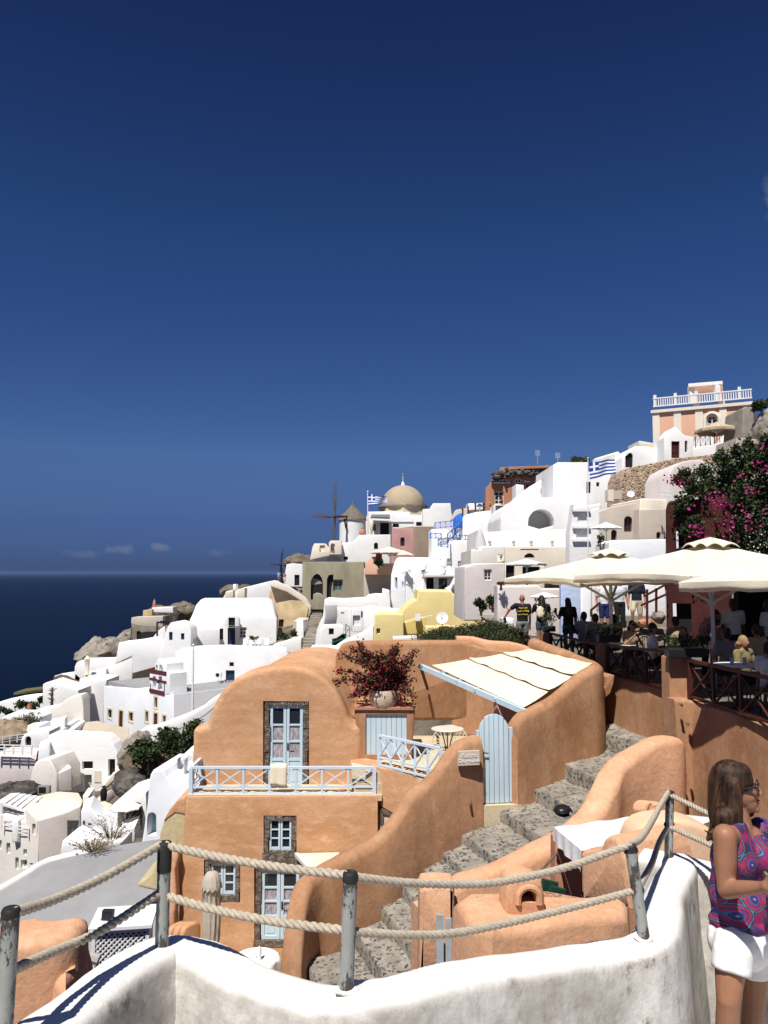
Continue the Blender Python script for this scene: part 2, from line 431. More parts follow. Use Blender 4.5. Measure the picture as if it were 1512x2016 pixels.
for px, py, sx, sy, dens in ((240, 1082, 34, 13, .42), (312, 1078, 26, 12, .40), (160, 1090, 45, 10, .18), (430, 1088, 40, 9, .16), (1530, 390, 26, 70, .30)):
 d = ray(px, py).normalized(); rt = d.cross(Vector((0, 0, 1))).normalized(); up = rt.cross(d)
 def dot(v):
  n_ = N('ShaderNodeVectorMath'); n_.operation = 'DOT_PRODUCT'; n_.inputs[1].default_value = v
  L(tc.outputs['Generated'], n_.inputs[0]); return n_.outputs['Value']
 def mth(op, a, b=None):
  n_ = N('ShaderNodeMath'); n_.operation = op
  for i, q in enumerate((a, b)):
   if q is None: continue
   if isinstance(q, (int, float)): n_.inputs[i].default_value = q
   else: L(q, n_.inputs[i])
  return n_.outputs[0]
 a = mth('MULTIPLY', dot(rt), FPX / sx); b = mth('MULTIPLY', dot(up), FPX / sy)
 r2 = mth('ADD', mth('MULTIPLY', a, a), mth('MULTIPLY', b, b))
 nz = N('ShaderNodeTexNoise'); nz.inputs['Scale'].default_value = 90; nz.inputs['Detail'].default_value = 5; L(tc.outputs['Generated'], nz.inputs['Vector'])
 f = mth('SUBTRACT', mth('MULTIPLY', nz.outputs['Fac'], 2.1), mth('ADD', r2, .35))
 n_ = N('ShaderNodeMath'); n_.operation = 'MULTIPLY'; n_.use_clamp = True; L(f, n_.inputs[0]); n_.inputs[1].default_value = dens
 g_ = mth('MULTIPLY', n_.outputs[0], mth('GREATER_THAN', dot(d), .5))
 mx = N('ShaderNodeMixRGB'); L(g_, mx.inputs['Fac']); L(SRC, mx.inputs['Color1']); mx.inputs['Color2'].default_value = (2.6, 2.8, 3.4, 1)
 SRC = mx.outputs['Color']
L(SRC, bg.inputs['Color']); bg.inputs['Strength'].default_value = .09
sc = bpy.context.scene
sc.view_settings.view_transform = 'Standard'; sc.view_settings.look = 'None'; sc.view_settings.exposure = EXPO; sc.view_settings.gamma = 1
sc.cycles.max_bounces = 6; sc.cycles.diffuse_bounces = 3; sc.cycles.use_denoising = True
SEAZ = -110
m, nt, b = _nt('sea_water'); N, L = nt.nodes.new, nt.links.new
b.inputs['Base Color'].default_value = (.003, .012, .045, 1); b.inputs['Roughness'].default_value = .35; b.inputs['Specular IOR Level'].default_value = .02
tcs = N('ShaderNodeTexCoord'); bp = N('ShaderNodeBump'); bp.inputs['Strength'].default_value = .55; bp.inputs['Distance'].default_value = 1.0
n1 = N('ShaderNodeTexNoise'); n1.inputs['Scale'].default_value = .16; n1.inputs['Detail'].default_value = 6; L(tcs.outputs['Object'], n1.inputs['Vector'])
n3 = N('ShaderNodeTexNoise'); n3.inputs['Scale'].default_value = .006; n3.inputs['Detail'].default_value = 3; L(tcs.outputs['Object'], n3.inputs['Vector'])
rp = N('ShaderNodeValToRGB'); rp.color_ramp.elements[0].color = (.0003, .0014, .0065, 1); rp.color_ramp.elements[1].color = (.0006, .0022, .0100, 1); L(n3.outputs['Fac'], rp.inputs['Fac']); L(rp.outputs['Color'], b.inputs['Base Color'])
L(n1.outputs['Fac'], bp.inputs['Height']); L(bp.outputs['Normal'], b.inputs['Normal'])
SEA = m
mb = MB(); rr = [(0, 0)] ; rings = [60, 200, 600, 2000, 8000, 30000, 90000]
pts = [[Vector((math.cos(a) * r_, math.sin(a) * r_, SEAZ)) for a in [2 * math.pi * j / 64 for j in range(65)]] for r_ in rings]
mb.grid(pts); mb.f.append([j for j in range(64)][::-1]); mb.m.append(0)
mb.build('sea', SEA, None, smooth=0, kind='structure', origin=(0, 0, SEAZ))
m, nt, b = _nt('air_haze'); nt.nodes.remove(b); pv = nt.nodes.new('ShaderNodeVolumePrincipled'); pv.inputs['Density'].default_value = 1.1e-5; pv.inputs['Color'].default_value = (.22, .36, .68, 1); pv.inputs['Anisotropy'].default_value = 0
nt.links.new(pv.outputs[0], nt.nodes['Material Output'].inputs['Volume'])
o = MB().box((0, 20000, -26), (60000, 60000, 172)).build('haze', m, None, smooth=0, kind='stuff', origin=(0, 0, 0))
m, nt, b = _nt('whitewashed_parapet'); N, L = nt.nodes.new, nt.links.new
b.inputs['Roughness'].default_value = .93; b.inputs['Specular IOR Level'].default_value = .15
tcs = N('ShaderNodeTexCoord')
def noi(sc_, det=8, rough=.65, st=None):
 n_ = N('ShaderNodeTexNoise'); n_.inputs['Scale'].default_value = sc_; n_.inputs['Detail'].default_value = det; n_.inputs['Roughness'].default_value = rough
 if st:
  mp = N('ShaderNodeMapping'); mp.inputs['Scale'].default_value = st; L(tcs.outputs['Object'], mp.inputs['Vector']); L(mp.outputs['Vector'], n_.inputs['Vector'])
 else: L(tcs.outputs['Object'], n_.inputs['Vector'])
 return n_.outputs['Fac']
def ramp(src, a, b_, ca, cb):
 r_ = N('ShaderNodeValToRGB'); r_.color_ramp.elements[0].position = a; r_.color_ramp.elements[1].position = b_
 r_.color_ramp.elements[0].color = (*ca, 1); r_.color_ramp.elements[1].color = (*cb, 1); L(src, r_.inputs['Fac']); return r_.outputs['Color']
def mixc(f, a, b_, typ='MIX'):
 x = N('ShaderNodeMixRGB'); x.blend_type = typ
 for i, q in ((0, f), (1, a), (2, b_)):
  if isinstance(q, (int, float)): x.inputs[i].default_value = q
  elif isinstance(q, tuple): x.inputs[i].default_value = (*q, 1)
  else: L(q, x.inputs[i])
 return x.outputs['Color']
W3 = (.74, .72, .68); G3 = (.27, .235, .19)
geo = N('ShaderNodeNewGeometry'); sx = N('ShaderNodeSeparateXYZ'); L(geo.outputs['Normal'], sx.inputs[0])
dirt = ramp(noi(1.5, 9, .72), .38, .52, (0, 0, 0), (1, 1, 1))
dirt2 = ramp(noi(9, 9, .75), .36, .60, (0, 0, 0), (1, 1, 1))
streak = ramp(noi(3, 6, .6, (5, 5, .5)), .55, .8, (0, 0, 0), (1, 1, 1))
dm = mixc(.40, dirt, dirt2); dm = mixc(.25, dm, streak)
top = ramp(sx.outputs['Z'], .35, .80, (1, 1, 1), (.10, .10, .10))
dm = mixc(1.0, dm, top, 'MULTIPLY')
spot = mixc(1.0, ramp(noi(4.5, 9, .8), .57, .66, (0, 0, 0), (.8, .8, .8)), top, 'MULTIPLY'); L(mixc(spot, mixc(dm, W3, G3), (.12, .10, .08)), b.inputs['Base Color'])
bp = N('ShaderNodeBump'); bp.inputs['Strength'].default_value = .35; bp.inputs['Distance'].default_value = .02
L(mixc(.4, noi(7, 8, .7), noi(28, 6, .6)), bp.inputs['Height']); L(bp.outputs['Normal'], b.inputs['Normal'])
PARAPET = m
BASE = [P(5, 2068, 2.29), P(318, 1868, 3.0), P(682, 1946, 2.74), P(1268, 1845, 3.5), P(1316, 1690, 4.8)]
TOP = [P(22, 1787, 2.29), P(325, 1657, 3.0), P(690, 1716, 2.74), P(1240, 1662, 3.5), P(1319, 1557, 4.8)]
d0 = (BASE[0] - BASE[1]).normalized()
mb = MB()
lean = Vector((0, .02, 0))
wall_sweep(mb, [BASE[0] + d0 * 1.2, BASE[0], BASE[1] + Vector((.0, .02, .008)), P(505, 1920, 2.86), P(640, 1958, 2.77), BASE[2] + Vector((.02, .0, -.002)), P(760, 1940, 2.80), P(960, 1896, 3.05), BASE[3] + Vector((-.22, -.10, .0)), BASE[3] + Vector((.01, .02, 0)), BASE[3] + Vector((.15, .24, 0)), BASE[3].lerp(BASE[4], .55) + Vector((.03, 0, .0)), BASE[4] + Vector((.02, -.10, .01)), BASE[4] + Vector((.07, .08, .0))],
   .205, -2.75, n=10, nz=10, amp=.013, scale=3.0, seed=2, batter=.06, rtop=.05)
e5 = BASE[4] + Vector((1.15, -.85, .0))
wall_sweep(mb, [BASE[4] + Vector((-.12, .10, 0)), BASE[4] + Vector((.30, -.16, -.0)), e5, e5 + Vector((1.0, -.9, 0))], .24, -2.75, n=8, nz=10, amp=.012, scale=2.4, seed=5, batter=.03, rtop=.06)
mb.build('parapet_wall', PARAPET, None, smooth=60, label='white weathered plaster parapet carrying the rope posts, undulating along the viewpoint', cat='wall')
mb = MB(); PAVE = mat('whitewashed_paving', (.66, .65, .62), .9, vscale=2.2, col2=(.36, .35, .33), bump=.5, bscale=14, thr=(.42, .62))
mb.slab([Vector(v) for v in ((-3.5, -4, -2.6), (5.5, -4, -2.6), (5.5, 3.0, -2.6), (3.0, 4.1, -2.6), (1.75, 4.85, -2.6), (1.1, 3.5, -2.6), (-.16, 2.74, -2.6), (-.8, 3.0, -2.6), (-1.6, 1.4, -2.6))], -2.95, .01)
mb.build('pavement', PAVE, None, kind='structure')
m, nt, b = _nt('chipped_post_paint'); N, L = nt.nodes.new, nt.links.new; tcs = N('ShaderNodeTexCoord')
b.inputs['Roughness'].default_value = .6
chip = ramp(noi(16, 8, .72, (1, 1, .45)), .52, .555, (0, 0, 0), (1, 1, 1)); cc = mixc(chip, ramp(noi(6), .3, .7, (.33, .335, .315), (.23, .24, .225)), (.055, .05, .045))
L(cc, b.inputs['Base Color']); bp = N('ShaderNodeBump'); bp.inputs['Strength'].default_value = .6; bp.inputs['Distance'].default_value = .004; L(chip, bp.inputs['Height']); bp.invert = True; L(bp.outputs['Normal'], b.inputs['Normal'])
POSTM = m
TAPE = mat('black_tape', (.02, .02, .02), .6, vscale=30, col2=(.06, .058, .055), thr=(.5, .7))
m, nt, b = _nt('rope_fibre'); N, L = nt.nodes.new, nt.links.new; tcs = N('ShaderNodeTexCoord')
b.inputs['Roughness'].default_value = .95; b.inputs['Specular IOR Level'].default_value = .1
L(ramp(noi(60, 5), .3, .7, (.52, .455, .36), (.34, .295, .23)), b.inputs['Base Color'])
bp = N('ShaderNodeBump'); bp.inputs['Strength'].default_value = .7; bp.inputs['Distance'].default_value = .003; L(noi(220, 3), bp.inputs['Height']); L(bp.outputs['Normal'], b.inputs['Normal'])
ROPEM = m
plabel = ['leaning grey rope post at the lower left corner of the parapet', 'chipped grey rope post with a long black top, in front of the khaki wall end', 'grey rope post with flaking paint at the dip of the parapet, before the stone steps',
   'tilted pale rope post on the parapet in front of the woman\'s side', 'slim pale rope post farthest along the parapet, beside the woman']
for i, (a, t) in enumerate(zip(BASE, TOP)):
 root = thing('rope_post', plabel[i], 'post', a, 'rope posts on the parapet')
 d = (t - a); r_ = .024
 MB().tube([a - d.normalized() * .08, a + d * .25, a + d * .5, a + d * .75, t - d.normalized() * (.02, .10, .028, .028, .018)[i]], r_, 16).build('shaft', POSTM, root)
 cl = (.022, .105, .03, .03, .02)[i]
 MB().tube([t - d.normalized() * cl, t - d.normalized() * .012, t - d.normalized() * .003, t], [r_ + .002, r_ + .0025, r_ * .99, r_ * .9], 16).build('cap', TAPE, root)
 MB().ball(a + Vector((0, 0, -.005)), (.040, .038, .011), 14, 8).rough(.008, 18, i).build('base', PARAPET, root)
 for f, wv in ((.93, 1), (.50, 1)):
  mc = MB(); c_ = a + d * f
  mc.tube([c_ + Vector((math.cos(q) * .001, 0, .018 * math.sin(q))) + Vector((.026 * math.cos(q), -.0, 0)) for q in [2 * math.pi * j / 12 for j in range(13)]], .006, 6)
  if i in (3, 4): mc.build('collar', TAPE, root)
def rope(pts, label, r_=.0152):
 pts = catmull(pts, 14); mb = MB()
 L_ = 0; cum = [0]
 for a, b_ in zip(pts, pts[1:]): L_ += (b_ - a).length; cum.append(L_)
 nseg = max(10, int(L_ / .008)); q = []
 j = 0
 for i in range(nseg + 1):
  s_ = L_ * i / nseg
  while j < len(cum) - 2 and cum[j + 1] < s_: j += 1
  f = (s_ - cum[j]) / max(1e-9, cum[j + 1] - cum[j]); q.append(pts[j].lerp(pts[j + 1], f))
 for st in range(3):
  path = []
  for i, p in enumerate(q):
   t = (q[min(i + 1, nseg)] - q[max(i - 1, 0)]).normalized(); a = t.cross(Vector((0, 0, 1))).normalized(); b_ = t.cross(a)
   an = 2 * math.pi * (L_ * i / nseg / .085 + st / 3)
   path.append(p + (a * math.cos(an) + b_ * math.sin(an)) * r_ * .5)
  mb.tube(path, r_ * .56, 7)
 mb.build('rope', ROPEM, None, smooth=80, label=label, cat='rope', group='twisted ropes strung between the posts')
def lp(i, j, pts):   # rope points: pixel + fraction of the way between the posts' distances
 Ys = [BASE[q].y if q < 5 else 4.05 for q in (i, j)]
 return [P(x, y, Ys[0] + (Ys[1] - Ys[0]) * f) for x, y, f in pts]
rope(lp(0, 0, [(-60, 1850, 0), (-20, 1818, 0), (14, 1798, 0)]), 'short end of rope leaving the lower left post')
rope(lp(0, 1, [(30, 1797, 0), (110, 1770, .30), (205, 1727, .63), (316, 1664, 1)]), 'upper rope rising over the grey cement roof')
rope(lp(0, 1, [(14, 1915, 0), (100, 1876, .32), (200, 1832, .63), (316, 1757, 1)]), 'lower rope in shade, crossing the white lattice box')
rope(lp(1, 2, [(326, 1664, 0), (420, 1685, .28), (540, 1706, .6), (690, 1724, 1)]), 'upper rope in front of the terracotta house')
rope(lp(1, 2, [(326, 1763, 0), (420, 1790, .28), (540, 1814, .6), (684, 1832, 1)]), 'lower rope crossing the closed parasol')
rope(lp(2, 3, [(690, 1726, 0), (800, 1738, .2), (930, 1741, .45), (1010, 1732, .6), (1110, 1709, .8), (1240, 1664, 1)]), 'upper sagging rope in front of the stone steps')
rope(lp(2, 3, [(686, 1834, 0), (800, 1841, .2), (910, 1835, .42), (1080, 1798, .74), (1245, 1755, 1)]), 'lower sagging rope crossing the little chimney house')
rope(lp(3, 4, [(1240, 1664, 0), (1262, 1650, .2), (1283, 1618, .55), (1298, 1590, .8), (1316, 1560, 1)], ), 'upper rope climbing to the far post beside the woman')
rope(lp(3, 4, [(1252, 1757, 0), (1266, 1732, .2), (1284, 1698, .55), (1297, 1660, .8), (1314, 1630, 1)]), 'lower shaded rope climbing to the far post')
rope(lp(4, 5, [(1319, 1565, 0), (1350, 1580, .2), (1395, 1602, .5), (1480, 1640, 1)]), 'upper rope running behind the woman\'s shoulder')
rope(lp(4, 5, [(1319, 1628, 0), (1350, 1642, .2), (1395, 1662, .5), (1480, 1705, 1)]), 'lower rope running behind the woman\'s arm')
def plaster2(name, c1, c2, c3, vs=1.0, bump=.5, streak=(1, 1, 1)):
 m, nt, b = _nt(name); global N, L, tcs
 N, L = nt.nodes.new, nt.links.new; tcs = N('ShaderNodeTexCoord')
 b.inputs['Roughness'].default_value = .92; b.inputs['Specular IOR Level'].default_value = .15
 a = ramp(noi(vs, 8, .6, streak), .36, .66, c1, c2)
 blotch = ramp(noi(vs * 2.7 + .3, 8, .72, streak), .50, .72, (0, 0, 0), (1, 1, 1))
 a = mixc(mixc(1.0, blotch, (.8, .8, .8), 'MULTIPLY'), a, c3)
 fine = ramp(noi(vs * 14, 6, .7, streak), .3, .75, (.80, .80, .80), (1.10, 1.10, 1.10))
 L(mixc(1.0, a, fine, 'MULTIPLY'), b.inputs['Base Color'])
 bp = N('ShaderNodeBump'); bp.inputs['Strength'].default_value = bump; bp.inputs['Distance'].default_value = .03
 L(mixc(.35, noi(3.2, 7, .6), noi(16, 6, .65)), bp.inputs['Height']); L(bp.outputs['Normal'], b.inputs['Normal'])
 return m
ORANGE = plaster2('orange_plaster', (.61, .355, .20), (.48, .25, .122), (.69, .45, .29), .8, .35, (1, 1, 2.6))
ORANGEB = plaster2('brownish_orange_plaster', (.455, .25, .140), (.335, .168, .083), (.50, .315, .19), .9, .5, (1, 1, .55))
PEACHP = plaster2('faded_peach_plaster', (.66, .375, .225), (.58, .31, .175), (.72, .46, .31), 1.1, .7, (1, 1, 1))
KHAKI = plaster2('khaki_plaster', (.50, .42, .25), (.46, .38, .22), (.55, .46, .30), .7, .3)
SANDF = plaster2('pale_sand_floor', (.60, .50, .34), (.54, .44, .29), (.66, .57, .42), 1.2, .3)
m, nt, b = _nt('dark_lava_stone'); N, L = nt.nodes.new, nt.links.new; tcs = N('ShaderNodeTexCoord')
b.inputs['Roughness'].default_value = .95
L(mixc(ramp(noi(14, 8, .75), .45, .62, (0, 0, 0), (1, 1, 1)), (.09, .065, .05), (.30, .25, .20)), b.inputs['Base Color'])
bp = N('ShaderNodeBump'); bp.inputs['Strength'].default_value = 1.; bp.inputs['Distance'].default_value = .05; L(noi(18, 8, .7), bp.inputs['Height']); L(bp.outputs['Normal'], b.inputs['Normal'])
STONE = m
m, nt, b = _nt('cobble_and_mortar'); N, L = nt.nodes.new, nt.links.new; tcs = N('ShaderNodeTexCoord')
b.inputs['Roughness'].default_value = .92
wp = N('ShaderNodeVectorMath'); wp.operation = 'ADD'; nn = N('ShaderNodeTexNoise'); nn.inputs['Scale'].default_value = 5; nn.inputs['Detail'].default_value = 3; L(tcs.outputs['Object'], nn.inputs['Vector'])
sc_ = N('ShaderNodeVectorMath'); sc_.operation = 'SCALE'; sc_.inputs['Scale'].default_value = .16; L(nn.outputs['Color'], sc_.inputs[0]); L(tcs.outputs['Object'], wp.inputs[0]); L(sc_.outputs[0], wp.inputs[1])
vo = N('ShaderNodeTexVoronoi'); vo.inputs['Scale'].default_value = 13.5; vo.inputs['Randomness'].default_value = 1; L(wp.outputs[0], vo.inputs['Vector'])
sp_ = N('ShaderNodeSeparateColor'); L(vo.outputs['Color'], sp_.inputs[0])
thr_ = N('ShaderNodeMath'); thr_.operation = 'MULTIPLY'; thr_.inputs[1].default_value = .62; L(sp_.outputs[0], thr_.inputs[0])
df = N('ShaderNodeMath'); df.operation = 'LESS_THAN'; L(vo.outputs['Distance'], df.inputs[0]); L(thr_.outputs[0], df.inputs[1])
stc = ramp(sp_.outputs[1], .0, 1., (.045, .042, .04), (.15, .14, .125))
mor = ramp(noi(3.4, 8, .7), .34, .66, (.35, .31, .25), (.16, .145, .122))
L(mixc(df.outputs[0], mor, stc), b.inputs['Base Color'])
bp = N('ShaderNodeBump'); bp.inputs['Strength'].default_value = .9; bp.inputs['Distance'].default_value = .03
hh = mixc(.5, noi(22, 8, .7), df.outputs[0]); L(hh, bp.inputs['Height']); L(bp.outputs['Normal'], b.inputs['Normal'])
COBBLE = m
CURTAIN = mat('lace_curtain', (.50, .46, .50), .9, vscale=14, col2=(.16, .14, .16), stretch=(3, 1, .6), thr=(.35, .65))
YF = 17.6   # lower front
YU = 18.5   # upper front, behind the balcony
house = thing('vaulted_house', 'terracotta orange house with a barrel vaulted roof, blue doors and a balcony', 'house', P(540, 1860, YU))
fu = Fr(380, 1568, YU, 0)
out = ks('G', [(235, 1010), (236, 800), (240, 606), (252, 588), (322, 572), (335, 528), (352, 480), (376, 428), (410, 374), (450, 330), (500, 290), (560, 257), (620, 237), (680, 225), (740, 219), (800, 218), (850, 221),
     (905, 232), (960, 251), (1010, 281), (1055, 318), (1092, 360), (1122, 410), (1146, 462), (1163, 512), (1185, 553), (1212, 568), (1236, 580), (1246, 606), (1246, 1010)])
hd = [fu.uz(*p) for p in ks('G', rect(660, 425, 932, 948))]
mb = MB().prism(fu, [fu.uz(*p) for p in out], .55, .14, [hd], .16, nr=5)
vo_ = inset([fu.uz(*p) for p in out][::-1] if area([fu.uz(*p) for p in out]) < 0 else [fu.uz(*p) for p in out], .10)
fv = Fr(0, 0, 0, 0, pt=fu.w(0, .5, 0)); fv = Fr(0, 0, 0, -3.5, pt=fu.w(0, .5, 0))
mb.prism(fv, vo_, 5.6, .02)
mb.rough(.012, 1.4, 4)
mb.build('wall', ORANGE, house, smooth=50)
mb = MB(); fl = Fr(366, 1570, YF, 0)
hw = [fl.uz(*p) for p in ks('G', rect(662, 1106, 858, 1332))]
hl = [fl.uz(*p) for p in ks('I', rect(505, 325, 752, 695))]
hv = [fl.uz(*p) for p in ks('I', rect(255, 283, 436, 497))]
mb.prism(fl, [fl.uz(*p) for p in [(352, 1905), (350, 1840), (360, 1640), (366, 1567), (744, 1565), (744, 1905)]], .92, .05, [hw, hl, hv], .16, nr=3)
mb.rough(.008, 1.2, 9)
mb.build('lower_wall', ORANGE, house, smooth=50)
def stone_frame(fr, outer, inner, root, v0=.0, depth=.13, seed=0):
 o_, i_ = [fr.uz(*p) for p in outer], [fr.uz(*p) for p in inner]     # rect(): bl tl tr br
 mb = MB(); rg = random.Random(seed)
 (ox0, oz0), (ox1, oz1) = o_[0], o_[2]; (ix0, iz0), (ix1, iz1) = i_[0], i_[2]
 def blocks(x0, x1, z0, z1, vert):
  L0, L1 = (z0, z1) if vert else (x0, x1); q = L0
  while q < L1 - .01:
   l = min(L1 - q, rg.uniform(.16, .34)); pv = v0 + rg.uniform(.0, .02); j = rg.uniform(-.018, .018)
   if vert: mb.obox(fr.w(x0 + .004, pv, q + .006), fr.u * (x1 - x0 - .004 + j), fr.b * depth, Vector((0, 0, l - .012)))
   else: mb.obox(fr.w(q + .006, pv, z0), fr.u * (l - .012), fr.b * depth, Vector((0, 0, z1 - z0 - .004)))
   q += l
 blocks(ox0, ix0, oz0, iz1, True); blocks(ix1, ox1, oz0, iz1, True); blocks(ox0, ox1, iz1, oz1, False)
 if iz0 - oz0 > .05: blocks(ix0, ix1, oz0, iz0, False)
 mb.rough(.012, 9, seed); mb.build('stone_surround', STONE, root, smooth=0)
def leafwin(fr, inner, root, kind, rows, panel=0., seed=0, vb=.06, handle=False):
 """a pair of pale blue glazed leaves"""
 i_ = [fr.uz(*p) for p in inner]; (x0, z0), (x1, z1) = i_[0], i_[2]; w = (x1 - x0) / 2
 o = None
 for s in (0, 1):
  mb = MB(); a = x0 + s * w + .006; wd_ = w - .012; st = wd_ * .17
  def bx(u0, u1, za, zb, v, d): mb.obox(fr.w(u0, v, za), fr.u * (u1 - u0), fr.b * d, Vector((0, 0, zb - za)))
  bx(a, a + st, z0, z1, vb, .045); bx(a + wd_ - st, a + wd_, z0, z1, vb, .045)
  bx(a + st, a + wd_ - st, z1 - st * 1.1, z1, vb + .002, .041); bx(a + st, a + wd_ - st, z0, z0 + st * 1.5, vb + .002, .041)
  zp = z0 + st * 1.5
  if panel:
   zt = z0 + (z1 - z0) * panel; bx(a + st, a + wd_ - st, zt - st, zt, vb + .002, .041); bx(a + st, a + wd_ - st, zp, zt - st, vb + .018, .015)
   bx(a + st * 1.7, a + wd_ - st * 1.7, zp + st * .7, zt - st * 1.7, vb + .010, .015); zp = zt
  hgt = (z1 - st * 1.1 - zp) / rows
  for q in range(1, rows): bx(a + st, a + wd_ - st, zp + hgt * q - st * .3, zp + hgt * q + st * .3, vb + .003, .04)
  leaf = mb.build('door_leaf' if kind == 'door' else 'window_leaf', LBLUE, root, smooth=0)
  for q in range(rows):
   p = MB(); p.obox(fr.w(a + st, vb + .030, zp + hgt * q), fr.u * (wd_ - 2 * st), fr.b * .004, Vector((0, 0, hgt)))
   p.build('pane', CURTAIN if (kind == 'door' and q < rows - 1) else GLASS, leaf, smooth=0)
  if handle and s == 1:
   h = MB(); h.box(fr.w(a + st * .5, vb - .008, z0 + (z1 - z0) * .50), (.035, .014, .16)); h.tube([fr.w(a + st * .5, vb - .01, z0 + (z1 - z0) * .52), fr.w(a + st * .5, vb - .05, z0 + (z1 - z0) * .52), fr.w(a + st * .5 + .11, vb - .05, z0 + (z1 - z0) * .52)], .009, 6)
   h.build('handle', METALD, leaf, smooth=0)
stone_frame(fu, ks('G', rect(663, 428, 929, 948)), ks('G', rect(693, 450, 896, 948)), house, seed=1)
leafwin(fu, ks('G', rect(693, 452, 896, 946)), house, 'door', 3, .36, handle=True)
stone_frame(fl, ks('G', rect(664, 1108, 856, 1331)), ks('G', rect(692, 1130, 828, 1316)), house, seed=2)
leafwin(fl, ks('G', rect(693, 1131, 827, 1316)), house, 'window', 3)
stone_frame(fl, ks('I', rect(507, 327, 750, 694)), ks('I', rect(534, 340, 730, 694)), house, seed=3)
leafwin(fl, ks('I', rect(535, 341, 729, 692)), house, 'door', 3, .36, handle=True)
stone_frame(fl, ks('I', rect(257, 285, 434, 495)), ks('I', rect(284, 306, 412, 462)), house, seed=4)
leafwin(fl, ks('I', rect(285, 307, 411, 461)), house, 'window', 3)
MB().obox(fl.w(*[fl.uz(*k('I', 500, 708))[0]], -.02, fl.uz(*k('I', 500, 712))[1]), fl.u * 1.25, fl.b * .2, Vector((0, 0, .12))).rough(.01, 6).build('door_sill', STONE, house, smooth=0)
lo = [fl.uz(*p) for p in ks('I', [(545, 285), (545, 250), (720, 250), (735, 300), (752, 326), (505, 326), (505, 285)])]
MB().prism(fl, [(u, z) for u, z in lo], .03, .004).build('lintel', STONE, house, smooth=0)
fp_ = Fr(336, 1690, YF - .25, 0)
MB().prism(fp_, [fp_.uz(*p) for p in ks('I', [(78, 720), (82, 250), (118, 240), (128, 262), (112, 330), (122, 470), (108, 560), (118, 720)])], .3, .04).rough(.02, 4, 3).build('buttress', PEACHP, house)
bz = fl.uz(560, 1566)[1] + fl.o.z
MB().obox((P(368, 1568, YF).x, YF + .02, bz - .12), (4.2, 0, 0), (0, YU - YF - .03, 0), (0, 0, .125)).build('balcony_floor', SANDF, house, smooth=0)
def rail_run(name, a_t, b_t, a_b, b_b, nb, m, label, group=None, w=.045, mid=.30, ends=True, skipx=(), root=None, low=True, part='railing'):
 """railing with posts and X braces between two end posts given by top and bottom points"""
 a_t, b_t, a_b, b_b = map(Vector, (a_t, b_t, a_b, b_b))
 root = root or thing(name, label, 'railing', (a_b + b_b) / 2, group)
 tr = MB().bar(a_t, b_t, w * 1.5, w * 1.1).build('top_rail', m, root, smooth=0)
 def at(f, h): return a_b.lerp(b_b, f).lerp(a_t.lerp(b_t, f), h)
 MB().bar(at(0, mid), at(1, mid), w * .9, w * .9).build('middle_rail', m, root, smooth=0)
 if low: MB().bar(at(0, .06), at(1, .06), w * .9, w * .9).build('bottom_rail', m, root, smooth=0)
 for i in range(nb + 1):
  f = i / nb; ww = w * (1.7 if i in (0, nb) and ends else 1.05)
  MB().bar(at(f, 0), at(f, .985), ww, ww, up=(0, 1, 0)).build('baluster', m, root, smooth=0)
 for i in range(nb):
  if i in skipx: continue
  MB().bar(at(i / nb, mid), at((i + 1) / nb, .97), w * .8, w * .55).bar(at(i / nb, .97), at((i + 1) / nb, mid), w * .7, w * .3).build('cross_brace', m, root, smooth=0)
 return root
BRAIL = mat('white_blue_railing_paint', (.58, .68, .78), .5, vscale=3, col2=(.52, .63, .74))
yb = YF + .10
rail_run('balcony_railing', P(376, 1511, yb), P(737, 1511, yb), P(376, 1566, yb), P(737, 1565, yb), 7, BRAIL, 'pale blue cross braced railing along the balcony of the vaulted house')
ra = rail_run('balcony_railing', P(376, 1511, yb) + Vector((.01, .09, 0)), P(376, 1511, yb) + Vector((0.02, .8, 0)), P(376, 1566, yb) + Vector((.01, .09, 0)), P(376, 1566, yb) + Vector((.02, .8, 0)), 1, BRAIL, 'short pale blue railing return at the left end of the balcony')
tw = []
a, b_ = P(533, 1507, yb), P(565, 1507, yb)
for i in range(13):
 f = i / 12; row = []
 for j in range(9):
  g = j / 8; x = a.x + (b_.x - a.x) * g; ang = min(1, max(0, (f - .3) / .14)) * math.pi
  if f < .3: p = (x, yb + .055, a.z - .30 * (1 - f / .3) + .0)
  elif f < .44: p = (x, yb + .055 * math.cos(ang), a.z + .045 * math.sin(ang) + .0)
  else: p = (x + .02 * math.sin(g * 7) * (f - .44), yb - .055 - .012 * math.sin(g * 9 + 1) * (f - .4) * 2, a.z - (f - .44) / .56 * (.40 + .05 * g))
  row.append(Vector(p))
 tw.append(row)
o = MB().grid(tw).build('towel', CANVAS, None, smooth=80, label='cream towel hanging over the middle of the balcony railing', cat='towel')
o.modifiers.new('s', 'SOLIDIFY').thickness = .012
bld('plaster_wall', 'khaki rounded wall end with a flared foot, left of the terracotta house', 'wall', '0',
 [(366, 1766), (318, 1757), (290, 1751), (271, 1746), (271, 1740), (285, 1730), (300, 1716), (309, 1690), (311, 1662), (315, 1640), (322, 1618), (333, 1597), (347, 1581), (366, 1571)], YF + .15, 0, 2.5, KHAKI, r=.05)
bld('plaster_wall', 'orange capping band curving over the khaki wall end', 'wall', '0', [(366, 1604), (345, 1600), (322, 1616), (333, 1595), (347, 1578), (366, 1568.5)], YF + .13, 0, 2.4, ORANGE, r=.02)
TZ = -4.25
fl_pts = [P(742, 1507, 17.9), Vector((1.2, 16.5, TZ)), Vector((2.0, 15.95, TZ)), Vector((4.5, 17.3, TZ)), Vector((3.9, 21.3, TZ)), Vector((-1.0, 21.3, TZ)), Vector((-.7, 17.9, TZ))]
